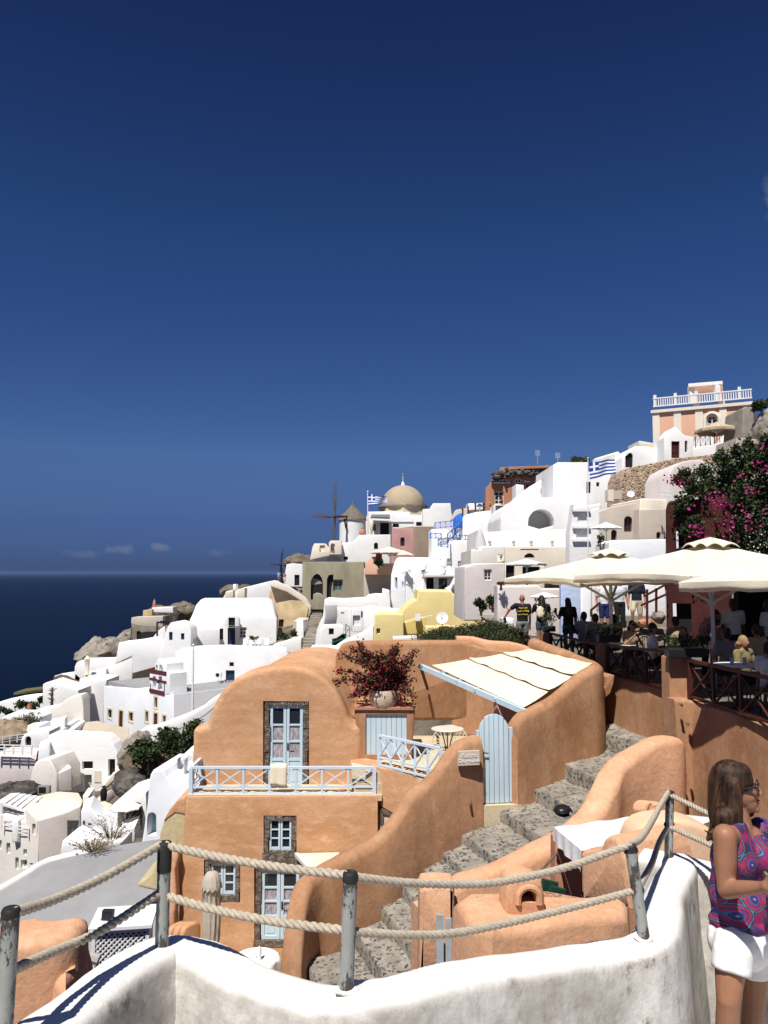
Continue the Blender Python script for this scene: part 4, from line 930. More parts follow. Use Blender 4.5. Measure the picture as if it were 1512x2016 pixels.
def person(label, loc, rz, top, bottom, hair=None, skin=SK, h=1.70, pose=None, seat=False, legs='shorts', hairlen=.0, group=None, vox=.02, shoe=None, extra=None):
 """a figure facing -Y before rz; all joints in units of its height"""
 t = thing('person', label, 'person', loc, group)
 Rm = Matrix.Rotation(rz, 3, 'Z'); o = Vector(loc)
 J = dict(hip=(0, 0, .53), LH=(.05, 0, .52), RH=(-.05, 0, .52), LK=(.055, -.012, .285), RK=(-.055, -.012, .285), LA=(.055, .01, .045), RA=(-.055, .01, .045),
    LS=(.108, 0, .815), RS=(-.108, 0, .815), LE=(.135, .015, .635), RE=(-.135, .015, .635), LW=(.14, -.04, .48), RW=(-.14, -.04, .48), head=(0, -.012, .932), chest=(0, 0, .735), belly=(0, 0, .62))
 if seat:
  dz = -.255
  for q in J: x, y, z = J[q]; J[q] = (x, y, z + dz)
  J.update(LK=(.07, -.24, .29), RK=(-.07, -.24, .29), LA=(.07, -.20, .045), RA=(-.07, -.20, .045), LE=(.135, -.04, .40), RE=(-.135, -.04, .40), LW=(.08, -.18, .44), RW=(-.08, -.18, .44))
 if pose: J.update(pose)
 W = lambda q: o + Rm @ (Vector(J[q] if isinstance(q, str) else q) * h)
 def E(c, r, ry=0): return ('e', W(c), tuple(x * h for x in r), Rm)
 def cp(a, b_, r1, r2): return ('c', W(a), W(b_), r1 * h, r2 * h)
 hd = Vector(J['head']); nk = (Vector(J['LS']) + Vector(J['RS'])) / 2
 body = [E(J['head'], (.043, .054, .066)), E(hd + Vector((0, -.012, -.030)), (.033, .040, .040)), E(hd + Vector((0, -.060, -.012)), (.009, .014, .014)), E(hd + Vector((.043, .005, -.008)), (.008, .014, .019)), E(hd + Vector((-.043, .005, -.008)), (.008, .014, .019)),
   cp(nk + Vector((0, .008, .005)), hd + Vector((0, .005, -.03)), .030, .029), cp('LS', 'RS', .036, .036), E(J['chest'], (.098, .062, .095)), E(J['belly'], (.082, .058, .10)), E(J['hip'], (.092, .064, .062))]
 for s in 'LR':
  body += [cp(s + 'S', s + 'E', .031, .024), cp(s + 'E', s + 'W', .023, .015), cp(s + 'H', s + 'K', .052, .035), cp(s + 'K', s + 'A', .034, .021)]
  a = Vector(J[s + 'A']); body += [cp(a + Vector((0, .012, -.025)), a + Vector((0, -.085, -.032)), .021, .016)]
  w, e = Vector(J[s + 'W']), Vector(J[s + 'E']); d = (w - e).normalized(); sd = d.cross(Vector((1, 0, 0)) if abs(d.x) < .8 else Vector((0, 0, 1))).normalized()
  body.append(cp(w, w + d * .045, .016, .019))
  for q in range(4): b0 = w + d * .05 + sd * (q - 1.5) * .010; body.append(cp(b0, b0 + d * (.036 + .008 * (q in (1, 2))) + Vector((0, -.01, 0)), .0062, .0052))
  b0 = w + d * .02 + sd * .016; body.append(cp(b0, b0 + sd * .016 + d * .028, .0068, .0055))
 blob('body', body, vox * .8, skin, t)
 tp = [E(J['chest'], (.108, .072, .102)), E(J['belly'], (.096, .068, .11)), cp(Vector(J['LS']) * 1 + Vector((0, 0, -.004)), Vector(J['RS']) + Vector((0, 0, -.004)), .042, .042), E(Vector(J['hip']) + Vector((0, 0, .03)), (.10, .07, .045))]
 for s in 'LR':
  S_, E_ = Vector(J[s + 'S']), Vector(J[s + 'E']); tp.append(cp(S_, S_.lerp(E_, .62), .041, .038))
 blob('shirt', tp, vox, top, t, 4)
 bt = [E(J['hip'], (.100, .072, .07))]
 for s in 'LR':
  H_, K_, A_ = Vector(J[s + 'H']), Vector(J[s + 'K']), Vector(J[s + 'A'])
  f = {'shorts': .85, 'hot': .38, 'long': 1}[legs]; bt.append(cp(H_, H_.lerp(K_, f), .060, .060 - .014 * f))
  if legs == 'long': bt.append(cp(K_, K_.lerp(A_, .95), .046, .036))
 blob('trousers' if legs == 'long' else 'shorts', bt, vox, bottom, t, 4)
 if hair:
  hp = [E(hd + Vector((0, .010, .012)), (.050, .056, .062)), E(hd + Vector((0, .022, -.01)), (.048, .046, .055))]
  if hairlen: hp += [cp(hd + Vector((0, .035, -.02)), hd + Vector((0, .055, -.02 - hairlen)), .045, .052), cp(hd + Vector((.03, .02, -.02)), hd + Vector((.035, .04, -hairlen * .8)), .026, .03), cp(hd + Vector((-.03, .02, -.02)), hd + Vector((-.035, .04, -hairlen * .8)), .026, .03)]
  blob('hair', hp, vox * .8, hair, t, 2)
 if shoe:
  for s in 'LR':
   a = Vector(J[s + 'A']); blob('shoe', [cp(a + Vector((0, .014, -.026)), a + Vector((0, -.088, -.032)), .025, .020)], vox * .7, shoe, t, 1)
 return t, W, Rm
def quad_cloth(mb, c4, nu, nv, f):
 rows = []
 for i in range(nv + 1):
  rows.append([c4[0].lerp(c4[1], j / nu).lerp(c4[3].lerp(c4[2], j / nu), i / nv) + f(j / nu, i / nv) for j in range(nu + 1)])
 return mb.grid(rows)
aw = thing('awning', 'white canvas awning stretched between the orange parapet and a small vault', 'awning', Vector((3.2, 11.3, -3.8)))
q = [P(1090, 1628, 11.5), P(1302, 1600, 12.3), PZ(1420, 1612, -3.62), P(1146, 1675, 10.5)]
quad_cloth(MB(), q, 20, 12, lambda s, t: Vector((0, 0, -.06 * math.sin(math.pi * s) * math.sin(math.pi * t) + .01 * math.sin(s * 21)))).build('canvas', CANVASW, aw, smooth=80).modifiers.new('s', 'SOLIDIFY').thickness = .006
quad_cloth(MB(), [q[0] + Vector((-.006, 0, 0)), q[3] + Vector((-.006, 0, 0)), q[3] + Vector((-.02, -.03, -.26)), q[0] + Vector((-.01, 0, -.19))], 24, 5, lambda s, t: Vector((.016 * t * math.sin(s * 23), .016 * t * math.cos(s * 17), .0))).build('valance', CANVASW, aw, smooth=80)
MB().tube([P(1060, 1720, 11.0), P(1097, 1679, 11.3)], .018, 8).build('pole', BARK, aw)
bld('small_vault', 'small peach vault with its rounded end facing the steps, under the awning', 'house', 'J', [(862, 930), (864, 702), (876, 690), (960, 687), (968, 655), (985, 630), (1010, 618), (1040, 630), (1068, 672), (1088, 740), (1102, 830), (1112, 990)],
 9.2, -62, 1.0, PEACHP, r=.06, rd=6, amp=.02, ref=(985, 800))
bld('small_vault', 'broad cream peach vault behind the far rope post', 'house', 'J', [(1115, 960), (1118, 660), (1140, 600), (1180, 566), (1230, 547), (1290, 538), (1350, 540), (1420, 552), (1490, 578), (1560, 618), (1600, 700), (1600, 960)], 10.1, 4, .4, mat('cream_peach', (.68, .47, .31), .92, vscale=1.2, col2=(.62, .40, .25), bump=.4, bscale=4), r=.08, amp=.02)
bld('garden_wall', 'dark inner wall below the awning beside green clutter', 'wall', 'J', [(735, 950), (738, 640), (900, 660), (900, 950)], 11.7, 0, .3, TERRA, r=.03)
for i, (x, y) in enumerate(((1083, 1732), (1098, 1745))):
 c = P(x, y, 10.2); o = MB().prism(Fr(0, 0, 0, 20, pt=c), [(-.12, -.14), (.10, -.18), (.13, -.06), (-.09, .02)], .05, .01).rough(.01, 8, i)
 o.build('garden_crate', mat('green_plastic', (.012, .045, .028), .6), None, label=('green plastic crate under the awning' if i else 'green crate lid leaning behind the little chimney'), cat='crate')
c = P(1276, 1598, 11.9); vh = MB(); rows = []
for i in range(5):
 y = -.16 + .30 * i / 4; rows.append([c + Vector((y * .6 + .13 * math.cos(a) * .9, y * -.3, .16 * math.sin(a))) for a in [math.pi * j / 12 for j in range(13)]])
o = vh.grid(rows).rough(.01, 6).build('vent_hood', PEACHP, None, label='small rounded clay vent hood at the foot of the restaurant wall', cat='vent'); o.modifiers.new('s', 'SOLIDIFY').thickness = .06
z0 = -3.1
top = [(234, 938), (300, 912), (420, 884), (560, 870), (700, 893), (860, 899), (1000, 902), (1050, 915), (1104, 948), (1100, 1000), (1000, 1030), (800, 1062), (690, 1078), (600, 1070), (580, 1000), (560, 1010), (470, 1060), (400, 1120), (330, 1062)]
pts = [PZ(*k('J', *p), z0) for p in [(234, 938), (300, 912), (420, 884), (560, 870), (700, 893), (860, 899), (1000, 902), (1050, 915), (1104, 948), (1098, 985), (960, 1010), (800, 1035), (660, 1052), (520, 1075), (420, 1100), (330, 1062)]]
for i, p in enumerate(pts): p.z += .03 * math.sin(i * 1.9)
chh = thing('little_house', 'low peach plaster house with a flat roof and a hooded chimney outlet, beyond the ropes', 'house', Vector((1.6, 7.8, -5.2)))
MB().slab(pts, -5.4, .10, nr=4, flare=.06).rough(.022, 2.2, 31).build('wall', PEACHP, chh, smooth=55)
fc = Fr(*k('J', 505, 965), 7.55, 6)
mb = MB().prism(fc, [fc.uz(*k('J', *p)) for p in [(498, 1040), (502, 868), (516, 844), (548, 826), (580, 818), (636, 828), (672, 842), (684, 872), (692, 930), (700, 1040)]], .3, .05, [[fc.uz(*k('J', *p)) for p in arch(570, 890, 645, 950)]], .25).rough(.014, 4, 3)
mb.build('chimney', PEACHP, chh)
opening(fc, [fc.uz(*k('J', *p)) for p in arch(570, 890, 645, 950)], 'dark', chh, .25)
ring = [fc.uz(*k('J', *p)) for p in arch(556, 874, 660, 956)]
MB().tube([fc.w(u, -.01, z) for u, z in ring], .03, 8).rough(.006, 8).build('arch_rim', PEACHP, chh)
bld('garden_wall', 'peach wall end carrying blue metal gate strips, at the foot of the steps', 'wall', 'J', [(63, 1330), (66, 900), (80, 874), (150, 868), (238, 876), (246, 1330)], 10.9, 0, .5, PEACHP, r=.06, rd=8, amp=.02)
mp = thing('metal_gate_post', 'blue grey metal gate strips beside the peach wall end', 'gate post', P(866, 1900, 10.6))
for x0, x1, y0 in ((150, 186, 1012), (196, 226, 1030)):
 MB().obox(P(*k('J', x0, 1330), 10.62), (P(*k('J', x1, 1330), 10.62) - P(*k('J', x0, 1330), 10.62)), (0, .03, 0), (0, 0, P(*k('J', x0, y0), 10.62).z - P(*k('J', x0, 1330), 10.62).z)).build('strip', mat('worn_blue_metal', (.40, .45, .50), .5, vscale=6, col2=(.32, .33, .33)), mp, smooth=0)
pts = [PZ(*k('L', *p), -2.75) for p in [(-80, 660), (112, 602), (150, 590), (270, 584), (340, 597), (430, 584), (480, 573), (570, 569), (624, 575), (632, 612), (560, 682), (470, 738), (330, 764), (110, 787), (-80, 810)]]
MB().slab(pts, -6.5, .10, nr=4, flare=.12).rough(.03, 2.5, 41).build('plaster_wall', PEACHP, None, smooth=55, label='thick lumpy peach wall behind the lower left rope post', cat='wall')
pts = [PZ(*k('L', *p), -3.0) for p in [(440, 760), (500, 725), (570, 722), (628, 760), (645, 830), (560, 900), (520, 980), (480, 1050), (400, 1000)]]
MB().slab(pts, -6.5, .12, nr=4, flare=.2).rough(.03, 2.5, 43).build('plaster_wall', PEACHP, None, smooth=55, label='small rounded peach buttress in front of the lattice box', cat='wall')
fb = Fr(*k('L', 650, 690), 8.2, 9); lb = thing('lattice_box', 'white lattice cabinet with a flat lid covering an air conditioner', 'cabinet', fb.w(.3, .2, -1.2))
u1, zt = fb.uz(*k('L', 1058, 655)); _, zb_ = fb.uz(*k('L', 650, 938)); w_ = u1; t_ = .035; mb = MB()
zb_ -= .25
for u in (0, w_ - t_): mb.obox(fb.w(u, 0, zb_), fb.u * t_, fb.b * t_, Vector((0, 0, -zb_ - .01)))
mb.obox(fb.w(t_, 0, -.045), fb.u * (w_ - 2 * t_), fb.b * t_, Vector((0, 0, .035))); mb.obox(fb.w(t_, 0, zb_), fb.u * (w_ - 2 * t_), fb.b * t_, Vector((0, 0, .04)))
mb.obox(fb.w(w_ - t_, t_ + .002, zb_), fb.u * .02, fb.b * .4, Vector((0, 0, -zb_ - .01))); mb.obox(fb.w(.01, t_ + .002, zb_), fb.u * .02, fb.b * .4, Vector((0, 0, -zb_ - .01)))
mb.build('frame', WOODW, lb, smooth=0)
la = MB(); H_ = -zb_ - .05; W_ = w_ - 2 * t_; n_ = 30; st = .052
for sgn in (1, -1):
 for i in range(-20, 24):
  c_ = i * st; z_a, z_b = 0, H_
  lo, hi = 0, H_
  if sgn == 1: lo, hi = max(lo, -c_), min(hi, W_ - c_)
  else: lo, hi = max(lo, c_ - W_), min(hi, c_)
  if hi - lo < .02: continue
  a = fb.w(t_ + c_ + sgn * lo, .010 if sgn == 1 else .017, zb_ + .03 + lo); b_ = fb.w(t_ + c_ + sgn * hi, .010 if sgn == 1 else .017, zb_ + .03 + hi)
  la.bar(a, b_, .014, .006, up=tuple(fb.b))
la.build('lattice', WOODW, lb, smooth=0)
MB().obox(fb.w(.02, t_ + .06, zb_), fb.u * (w_ - .06), fb.b * .02, Vector((0, 0, -zb_ - .03))).build('back_panel', METALD, lb, smooth=0)
MB().obox(fb.w(-.03, -.04, .0), fb.u * (w_ + .06), fb.b * .52, Vector((0, 0, .03))).build('lid', WOODW, lb, smooth=0)
fl_ = thing('floodlight', 'small black floodlight standing on the lid of the lattice box', 'lamp', P(*k('L', 755, 655), 8.35))
a = P(*k('L', 755, 655), 8.35); MB().prism(Fr(0, 0, 0, -8, pt=a + Vector((-.06, 0, .02))), [(0, 0), (.115, 0), (.125, .13), (.01, .125)], .05, .006).build('lamp_head', METALD, fl_, smooth=0)
MB().tube([a + Vector((-.05, .03, .0)), a + Vector((-.07, .02, .05)), a + Vector((.08, .02, .05)), a + Vector((.05, .03, 0))], .008, 6).build('bracket', METALG, fl_)
MB().tube(catmull([P(*k('L', x, y), 7.6) for x, y in ((490, 1010), (530, 940), (580, 900), (640, 885), (700, 900))], 5), .05, 8).build('drain_hose', mat('grey_hose', (.36, .34, .31), .8), None, label='fat grey hose curving beside the lattice box', cat='hose')
slabld('flat_roof', 'wide flat grey cement roof below the left rope', 'roof', '0', [(-90, 1790), (0, 1746), (92, 1694), (180, 1672), (255, 1660), (318, 1651), (332, 1690), (332, 1830), (170, 2010), (-90, 2010)], -7.3, -11, GREYR, r=.03)
c4 = [PZ(x, y, -7.22) for x, y in ((-90, 1790), (0, 1745), (50, 1716), (92, 1692), (180, 1671))]; mb = MB(); wall_sweep(mb, [p + Vector((0, .12, .0)) for p in c4], .22, -9, n=3, nz=2, amp=.01, scale=1)
mb.build('roof_kerb', WHITE, None, label='white kerb along the far edge of the grey cement roof', cat='kerb')
def dry_bush(label, x, y, Y, w, h, n, seed, mats=None, name='dry_bush', leafy=.4, size=.05, flat=1., cat='bush'):
 rg = random.Random(seed); c = P(x, y, Y); t = thing(name, label, cat, c); st, lf = MB(), MB()
 for i in range(n):
  a = rg.uniform(0, 2 * math.pi); d = Vector((math.cos(a) * w * rg.uniform(.1, 1), math.sin(a) * w * .7 * rg.uniform(.1, 1), h * rg.uniform(.3, 1.))); b0 = c + Vector((d.x * .3, d.y * .3, 0))
  st.tube([b0, b0 + d * .5 + Vector((0, 0, .06 * h)), b0 + d], [.008, .006, .003], 3)
  for q in range(int(8 * leafy) + 1):
   leaf(lf, b0 + d * rg.uniform(.4, 1.05) + Vector((rg.gauss(0, .03), rg.gauss(0, .03), rg.gauss(0, .03))), size * rg.uniform(.7, 1.4), rg, rg.randint(0, 1))
 st.build('stem', mats[0] if mats else BARK, t, smooth=0, fix=False); lf.build('leaves', mats[1] if mats else [LEAFL, BARK], t, smooth=0, fix=False)
 return t
def leafmass(lf, c, r, n, s, rg, shell=.55, ms=(0, 1), p1=.3):
 c = Vector(c)
 for i in range(n):
  d = Vector((rg.gauss(0, 1), rg.gauss(0, 1), rg.gauss(0, 1))).normalized(); f = shell + (1 - shell) * rg.random()
  nz_ = .75 + .5 * noise.noise(d * 2.3 + c); p = c + Vector((d.x * r[0], d.y * r[1], d.z * r[2])) * f * nz_
  leaf(lf, p, s * rg.uniform(.7, 1.35), rg, ms[1] if rg.random() < p1 else ms[0])
DRY = mat('dry_stalks', (.20, .15, .09), .95); DRYL = mat('dry_olive_leaf', (.12, .11, .05), .9)
dry_bush('sprawling dry bush with olive tufts on the edge of the grey roof', 185, 1674, 21.5, .66, .34, 80, 3, (DRY, [DRYL, DRY]), leafy=.35, size=.06)
FZ = -2.35
MB().slab([Vector((x, y, FZ)) for x, y in ((3.2, 30), (4.3, 24.5), (4.75, 23.0), (5.3, 18.6), (5.85, 16.3), (5.95, 15.2), (6.2, 12.6), (6.7, 9.5), (16, 9.5), (16, 30))], -3.0, .01).build('ground', mat('terrace_stone', (.15, .135, .115), .9, vscale=2, col2=(.09, .08, .07), bump=.3), None, kind='structure')
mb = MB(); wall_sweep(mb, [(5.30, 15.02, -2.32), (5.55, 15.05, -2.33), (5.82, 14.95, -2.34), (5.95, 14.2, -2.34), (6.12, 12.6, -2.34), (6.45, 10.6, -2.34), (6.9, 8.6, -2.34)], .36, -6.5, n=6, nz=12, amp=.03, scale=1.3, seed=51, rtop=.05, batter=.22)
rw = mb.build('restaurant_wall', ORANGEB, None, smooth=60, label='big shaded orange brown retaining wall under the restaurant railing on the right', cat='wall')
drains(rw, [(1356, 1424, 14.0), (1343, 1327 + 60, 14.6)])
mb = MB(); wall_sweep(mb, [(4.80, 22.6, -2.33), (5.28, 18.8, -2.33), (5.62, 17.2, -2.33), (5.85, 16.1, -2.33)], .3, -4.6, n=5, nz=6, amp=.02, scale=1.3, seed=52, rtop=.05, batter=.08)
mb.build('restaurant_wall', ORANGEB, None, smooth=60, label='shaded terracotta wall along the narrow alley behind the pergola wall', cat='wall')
bld('alley_kerb', 'sunlit rounded orange kerb where the alley steps begin', 'kerb', 'M', [(95, 1010), (95, 940), (135, 905), (140, 830), (165, 808), (215, 815), (205, 880), (180, 965), (130, 1010)], 17.9, 0, .8, ORANGEB, r=.015, rd=6)
def column(x0, x1, yt, yb, Y, label, hs=.3):
 a, b_ = P(x0, yb, Y), P(x1, yb, Y); zt = P(x0, yt, Y).z
 MB().slab([Vector((a.x, Y, zt)), Vector((b_.x, Y, zt)), Vector((b_.x, Y + hs, zt)), Vector((a.x, Y + hs, zt))], FZ - .6, .04).rough(.012, 3, int(x0)).build('masonry_pillar', ORANGEB, None, smooth=50, label=label, cat='pillar')
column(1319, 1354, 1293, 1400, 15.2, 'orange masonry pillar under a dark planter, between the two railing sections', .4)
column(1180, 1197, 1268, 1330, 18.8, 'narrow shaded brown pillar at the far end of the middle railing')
column(1070, 1084, 1243, 1290, 22.9, 'dark square pillar beside the standing women')
REDR = mat('dark_red_rail_paint', (.075, .016, .012), .6, vscale=5, col2=(.05, .012, .010))
def rr_(x0, y0, x1, y1, Y0, Y1, n, label):
 a, b_ = P(x0, y0, Y0), P(x1, y1, Y1); rail_run('restaurant_railing', a, b_, Vector((a.x, a.y, FZ + .03)), Vector((b_.x, b_.y, FZ + .03)), n, REDR, label, 'dark red railings of the restaurant terrace', w=.05, mid=.06, low=False)
rr_(1357, 1300, 1590, 1352, 15.0, 11.4, 4, 'dark red railing section nearest the woman, with big crosses')
rr_(1196, 1270, 1316, 1284, 18.6, 16.0, 3, 'dark red railing section between the two brown pillars')
rr_(1084, 1247, 1180, 1270, 22.6, 18.9, 4, 'dark railing section farthest along the terrace')
def planter(x, y, Y, w, label, seed, hgt=.28):
 rg = random.Random(seed); c = P(x, y, Y); t = thing('planter', label, 'planter', c, 'dark planters on the terrace edge')
 MB().slab([c + Vector((-w / 2, -.12, .16)), c + Vector((w / 2, -.12, .16)), c + Vector((w / 2, .12, .16)), c + Vector((-w / 2, .12, .16))], c.z, .02).build('trough', METALD, t)
 lf = MB();
 for i in range(int(w * 5) + 1): leafmass(lf, c + Vector((-w / 2 + w * (i + .5) / (int(w * 5) + 1), 0, .16 + hgt * .4)), (.17, .16, hgt * .6), 110, .06, rg, .4)
 lf.build('leaves', [LEAFG, LEAFL], t, smooth=0, fix=False)
planter(1352, 1293, 15.1, .75, 'long dark leafy planter on the orange pillar', 1); planter(1198, 1263, 18.7, .5, 'leafy planter on the narrow brown pillar', 2)
t = planter(1080, 1243, 23.0, .35, 'round leafy planter on the dark pillar beside the standing women', 3, .55)
def umbrella(cx, cy, zr, za, hd_, ang, label, base=FZ, group='big cream umbrellas of the restaurant', val=.16, nside=4, cm=CANVAS, name='sun_umbrella', pm=WOODW, seed=0, cap=True):
 t = thing(name, label, 'umbrella', (cx, cy, base), group); c = Vector((cx, cy, 0))
 cs = [c + Vector((math.cos(ang + 2 * math.pi * i / nside), math.sin(ang + 2 * math.pi * i / nside), 0)) * hd_ for i in range(nside)]
 pw = .035 if nside == 4 else .02
 MB().box((cx, cy, (base + za) / 2 - .06), (pw * 2, pw * 2, za - base - .12), rz=ang).build('pole', pm, t, smooth=0)
 mb = MB(); NU, NV = 14, 8; rows = []
 per = []
 for i in range(nside):
  for j in range(NU): per.append((i, j / NU))
 for v in range(NV + 1):
  f = v / NV; row = []
  for i, s in per:
   e = cs[i].lerp(cs[(i + 1) % nside], s); bow = 4 * s * (1 - s)
   e2 = e.lerp(c, .05 * bow)
   p = c.lerp(e2, .02 + .98 * f); z = za + (zr - za) * (f ** .92) - .10 * hd_ / 2.8 * math.sin(math.pi * f) * bow * .8 + .05 * bow * f * hd_ / 2.8
   row.append(Vector((p.x, p.y, z)))
  rows.append(row)
 low = [Vector((p.x, p.y, p.z - val * (1 + .10 * math.sin(q * 1.7 + seed)))) + (Vector((p.x, p.y, 0)) - c) * (.012 * math.sin(q * .9 + seed)) for q, p in enumerate(rows[-1])]
 mb.grid(rows + [[a.lerp(b_, .5) + (Vector((a.x, a.y, 0)) - c) * .004 for a, b_ in zip(rows[-1], low)], low], close=True)
 o = mb.build('canopy', cm, t, smooth=50); o.modifiers.new('s', 'SOLIDIFY').thickness = .008
 if cap:
  m2 = MB(); rows = []
  for f, dz in ((.01, .12), (.5, .085), (1, -.005), (1.04, -.03)):
   row = []
   for i, s in per:
    e = cs[i].lerp(cs[(i + 1) % nside], s); p = c.lerp(e, f * .19); bow = abs(math.sin(s * math.pi * 2)) * (1 if f >= 1 else 0)
    row.append(Vector((p.x, p.y, za + dz * hd_ / 2.8 + (.075 * bow + (zr - za) * .10 * f) * hd_ / 2.8)))
   rows.append(row)
  m2.grid(rows, close=True).build('vent_cap', cm, t, smooth=60).modifiers.new('s', 'SOLIDIFY').thickness = .008
 hub = Vector((cx, cy, zr - .55 * hd_ / 2.8))
 MB().box(hub, (.13 * hd_ / 2.8,) * 2 + (.12,), rz=ang).build('hub', pm, t, smooth=0)
 for i in range(nside):
  e = cs[i]; r_ = MB(); w_ = .035 * hd_ / 2.8 + .01
  r_.bar(Vector((cx, cy, za - .05)), Vector((e.x, e.y, zr - .02)), w_, w_ * 1.4).build('rib', pm, t, smooth=0)
  mid_ = c.lerp(e, .5); MB().bar(hub, Vector((mid_.x, mid_.y, za + (zr - za) * .5 - .06)), w_, w_ * 1.3).build('strut', pm, t, smooth=0)
 return t
AN = math.atan2(-2.5, -1.38)
umbrella(6.75, 16.5, -.06, .62, 2.85, AN, 'largest cream umbrella, its white pole standing over the restaurant tables', seed=1)
umbrella(5.80, 20.5, -.16, .52, 2.85, AN, 'left cream umbrella beyond the larger one, near the standing tourists', seed=2)
umbrella(7.55, 11.9, -.16, .60, 3.0, AN, 'nearest cream umbrella, only its corner showing on the right edge', seed=3)
rb, rf = bld('red_house', 'dark red plastered house with a narrow door beside the restaurant', 'house', '0', [(1311, 1300), (1311, 1000), (1316, 986), (1420, 980), (1440, 985), (1440, 1300)], 24.6, -23, 5, REDW, r=.1, rd=8, amp=.04,
 ops=[('doordark', (1329, 1188, 1362, 1262)), ('doordark', (1334, 1048, 1349, 1078))], recess=.3)
u0, zt = rf.uz(1328, 1188); u1, zb_ = rf.uz(1333, 1262); MB().obox(rf.w(u0 - .05, -.03, zb_), rf.u * .1, rf.b * .2, Vector((0, 0, zt - zb_))).build('door_jamb', WOODW, rb, smooth=0)
u0, zt = rf.uz(1331, 1046); u1, zb_ = rf.uz(1334, 1080); MB().obox(rf.w(u0, -.03, zb_), rf.u * .06, rf.b * .2, Vector((0, 0, zt - zb_))).build('door_jamb', WOODW, rb, smooth=0)
rs = thing('restaurant', 'dark open restaurant room under a low added shade roof, behind the tables', 'restaurant', Vector((12, 22, FZ)))
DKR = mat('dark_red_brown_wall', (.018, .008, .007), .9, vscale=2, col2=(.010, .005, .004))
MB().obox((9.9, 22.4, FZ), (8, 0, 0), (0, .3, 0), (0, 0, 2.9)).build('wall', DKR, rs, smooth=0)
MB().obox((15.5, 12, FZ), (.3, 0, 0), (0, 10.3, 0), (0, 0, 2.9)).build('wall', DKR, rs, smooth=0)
MB().obox((8.9, 16.5, .18), (7, 0, 0), (0, 6.2, 0), (0, 0, .16)).build('roof', BARK, rs, smooth=0)  # mostly hidden slab, added to shade the restaurant room
for x in (9.6, 12.0): MB().box((x, 17.2, FZ + 1.26), (.12, .12, 2.5)).build('roof_post', BROWND, rs, smooth=0)
rg = random.Random(77); bt = thing('bougainvillea', 'large dark bougainvillea climbing over the red house, dotted with magenta flowers', 'plant', P(1460, 1290, 24.0)); lf, fw, br = MB(), MB(), MB()
PXM = 25.0 / FPX
blobs = [(1400, 965, 45), (1440, 935, 48), (1478, 915, 48), (1520, 905, 50), (1450, 985, 58), (1390, 1005, 42), (1500, 975, 62), (1415, 1040, 45), (1470, 1045, 55), (1520, 1040, 60), (1365, 965, 30), (1350, 940, 22), (1335, 945, 15), (1368, 1035, 28), (1440, 1075, 40), (1500, 1085, 45), (1345, 990, 22), (1385, 930, 26), (1420, 905, 24), (1475, 880, 22), (1510, 872, 24), (1450, 890, 18), (1560, 960, 70), (1570, 1050, 70), (1335, 1010, 14), (1350, 1045, 14)]
for x, y, r_ in blobs:
 c = P(x, y, 24.2 + rg.uniform(-.5, .5)); r3 = r_ * PXM
 leafmass(lf, c, (r3, r3 * .9, r3), int(760 * (r3 / .7) ** 2) + 120, .12, rg, .25, p1=.16)
 br.tube(catmull([P(1470, 1180, 24.6), P((x + 1470) / 2, (y + 1120) / 2, 24.7), c], 5), [.05 - .04 * q / 10 for q in range(11)], 5)
for x, y, n, s in ((1413, 992, 150, .22), (1420, 985, 70, .15), (1478, 967, 60, .14), (1433, 1033, 60, .14), (1378, 1050, 60, .16), (1322, 944, 60, .14), (1343, 950, 45, .14), (1492, 915, 40, .13), (1470, 1020, 45, .16), (1500, 880, 30, .1), (1370, 1040, 40, .12), (1480, 1045, 30, .15), (1505, 925, 30, .1), (1440, 1060, 25, .12), (1402, 1065, 25, .1), (1395, 975, 22, .1), (1455, 940, 20, .1), (1355, 1000, 20, .1), (1510, 1000, 25, .12), (1462, 1000, 18, .12)):
 c = P(x, y, 23.3)
 for i in range(int(n * .42)): leaf(fw, c + Vector((rg.gauss(0, s), rg.gauss(0, s), rg.gauss(0, s * .8))) * .8, rg.uniform(.06, .10), rg, wide=.95)
for x, y in ((1480, 1075), (1500, 1060)):
 for i in range(25): leaf(fw, P(x, y, 23.2) + Vector((rg.gauss(0, .2), 0, rg.gauss(0, .2))), .06, rg, 1)
br.build('branch', BARK, bt, fix=False); lf.build('leaves', [LEAFG, LEAFL], bt, smooth=0, fix=False); fw.build('flowers', [MAGENTA, CANVASW], bt, smooth=0, fix=False)
rg = random.Random(9); hg = thing('hedge', 'low dark green succulent hedge with reddish tips above the orange wall', 'hedge', P(920, 1265, 22.6)); lf = MB(); core = MB()
poly = ks('N', [(-230, 1250), (-120, 1205), (0, 1185), (250, 1150), (500, 1110), (620, 1072), (750, 1092), (900, 1165), (1000, 1230), (1060, 1300), (560, 1300), (240, 1310), (0, 1310), (-200, 1290)])
cnt = 0
while cnt < 900:
 x, y = rg.uniform(820, 1045), rg.uniform(1222, 1268)
 if not inside((x, y), poly): continue
 Y = 22.0 + (1268 - y) * .035 + rg.uniform(-.2, .2); c = P(x, y, Y); cnt += 1
 for q in range(13): leaf(lf, c + Vector((rg.gauss(0, .09), rg.gauss(0, .12), rg.gauss(0, .055))), rg.uniform(.05, .10), rg, 2 if rg.random() < .10 else (1 if rg.random() < .3 else 0), wide=.4)
mb = MB(); mb.slab([P(x, y + 6, 22.0 + (1268 - y) * .035) for x, y in poly], -2.6, .02).build('soil', BROWND, hg)
lf.build('leaves', [LEAFG, LEAFL, mat('reddish_tip', (.16, .05, .03), .7)], hg, smooth=0, fix=False)
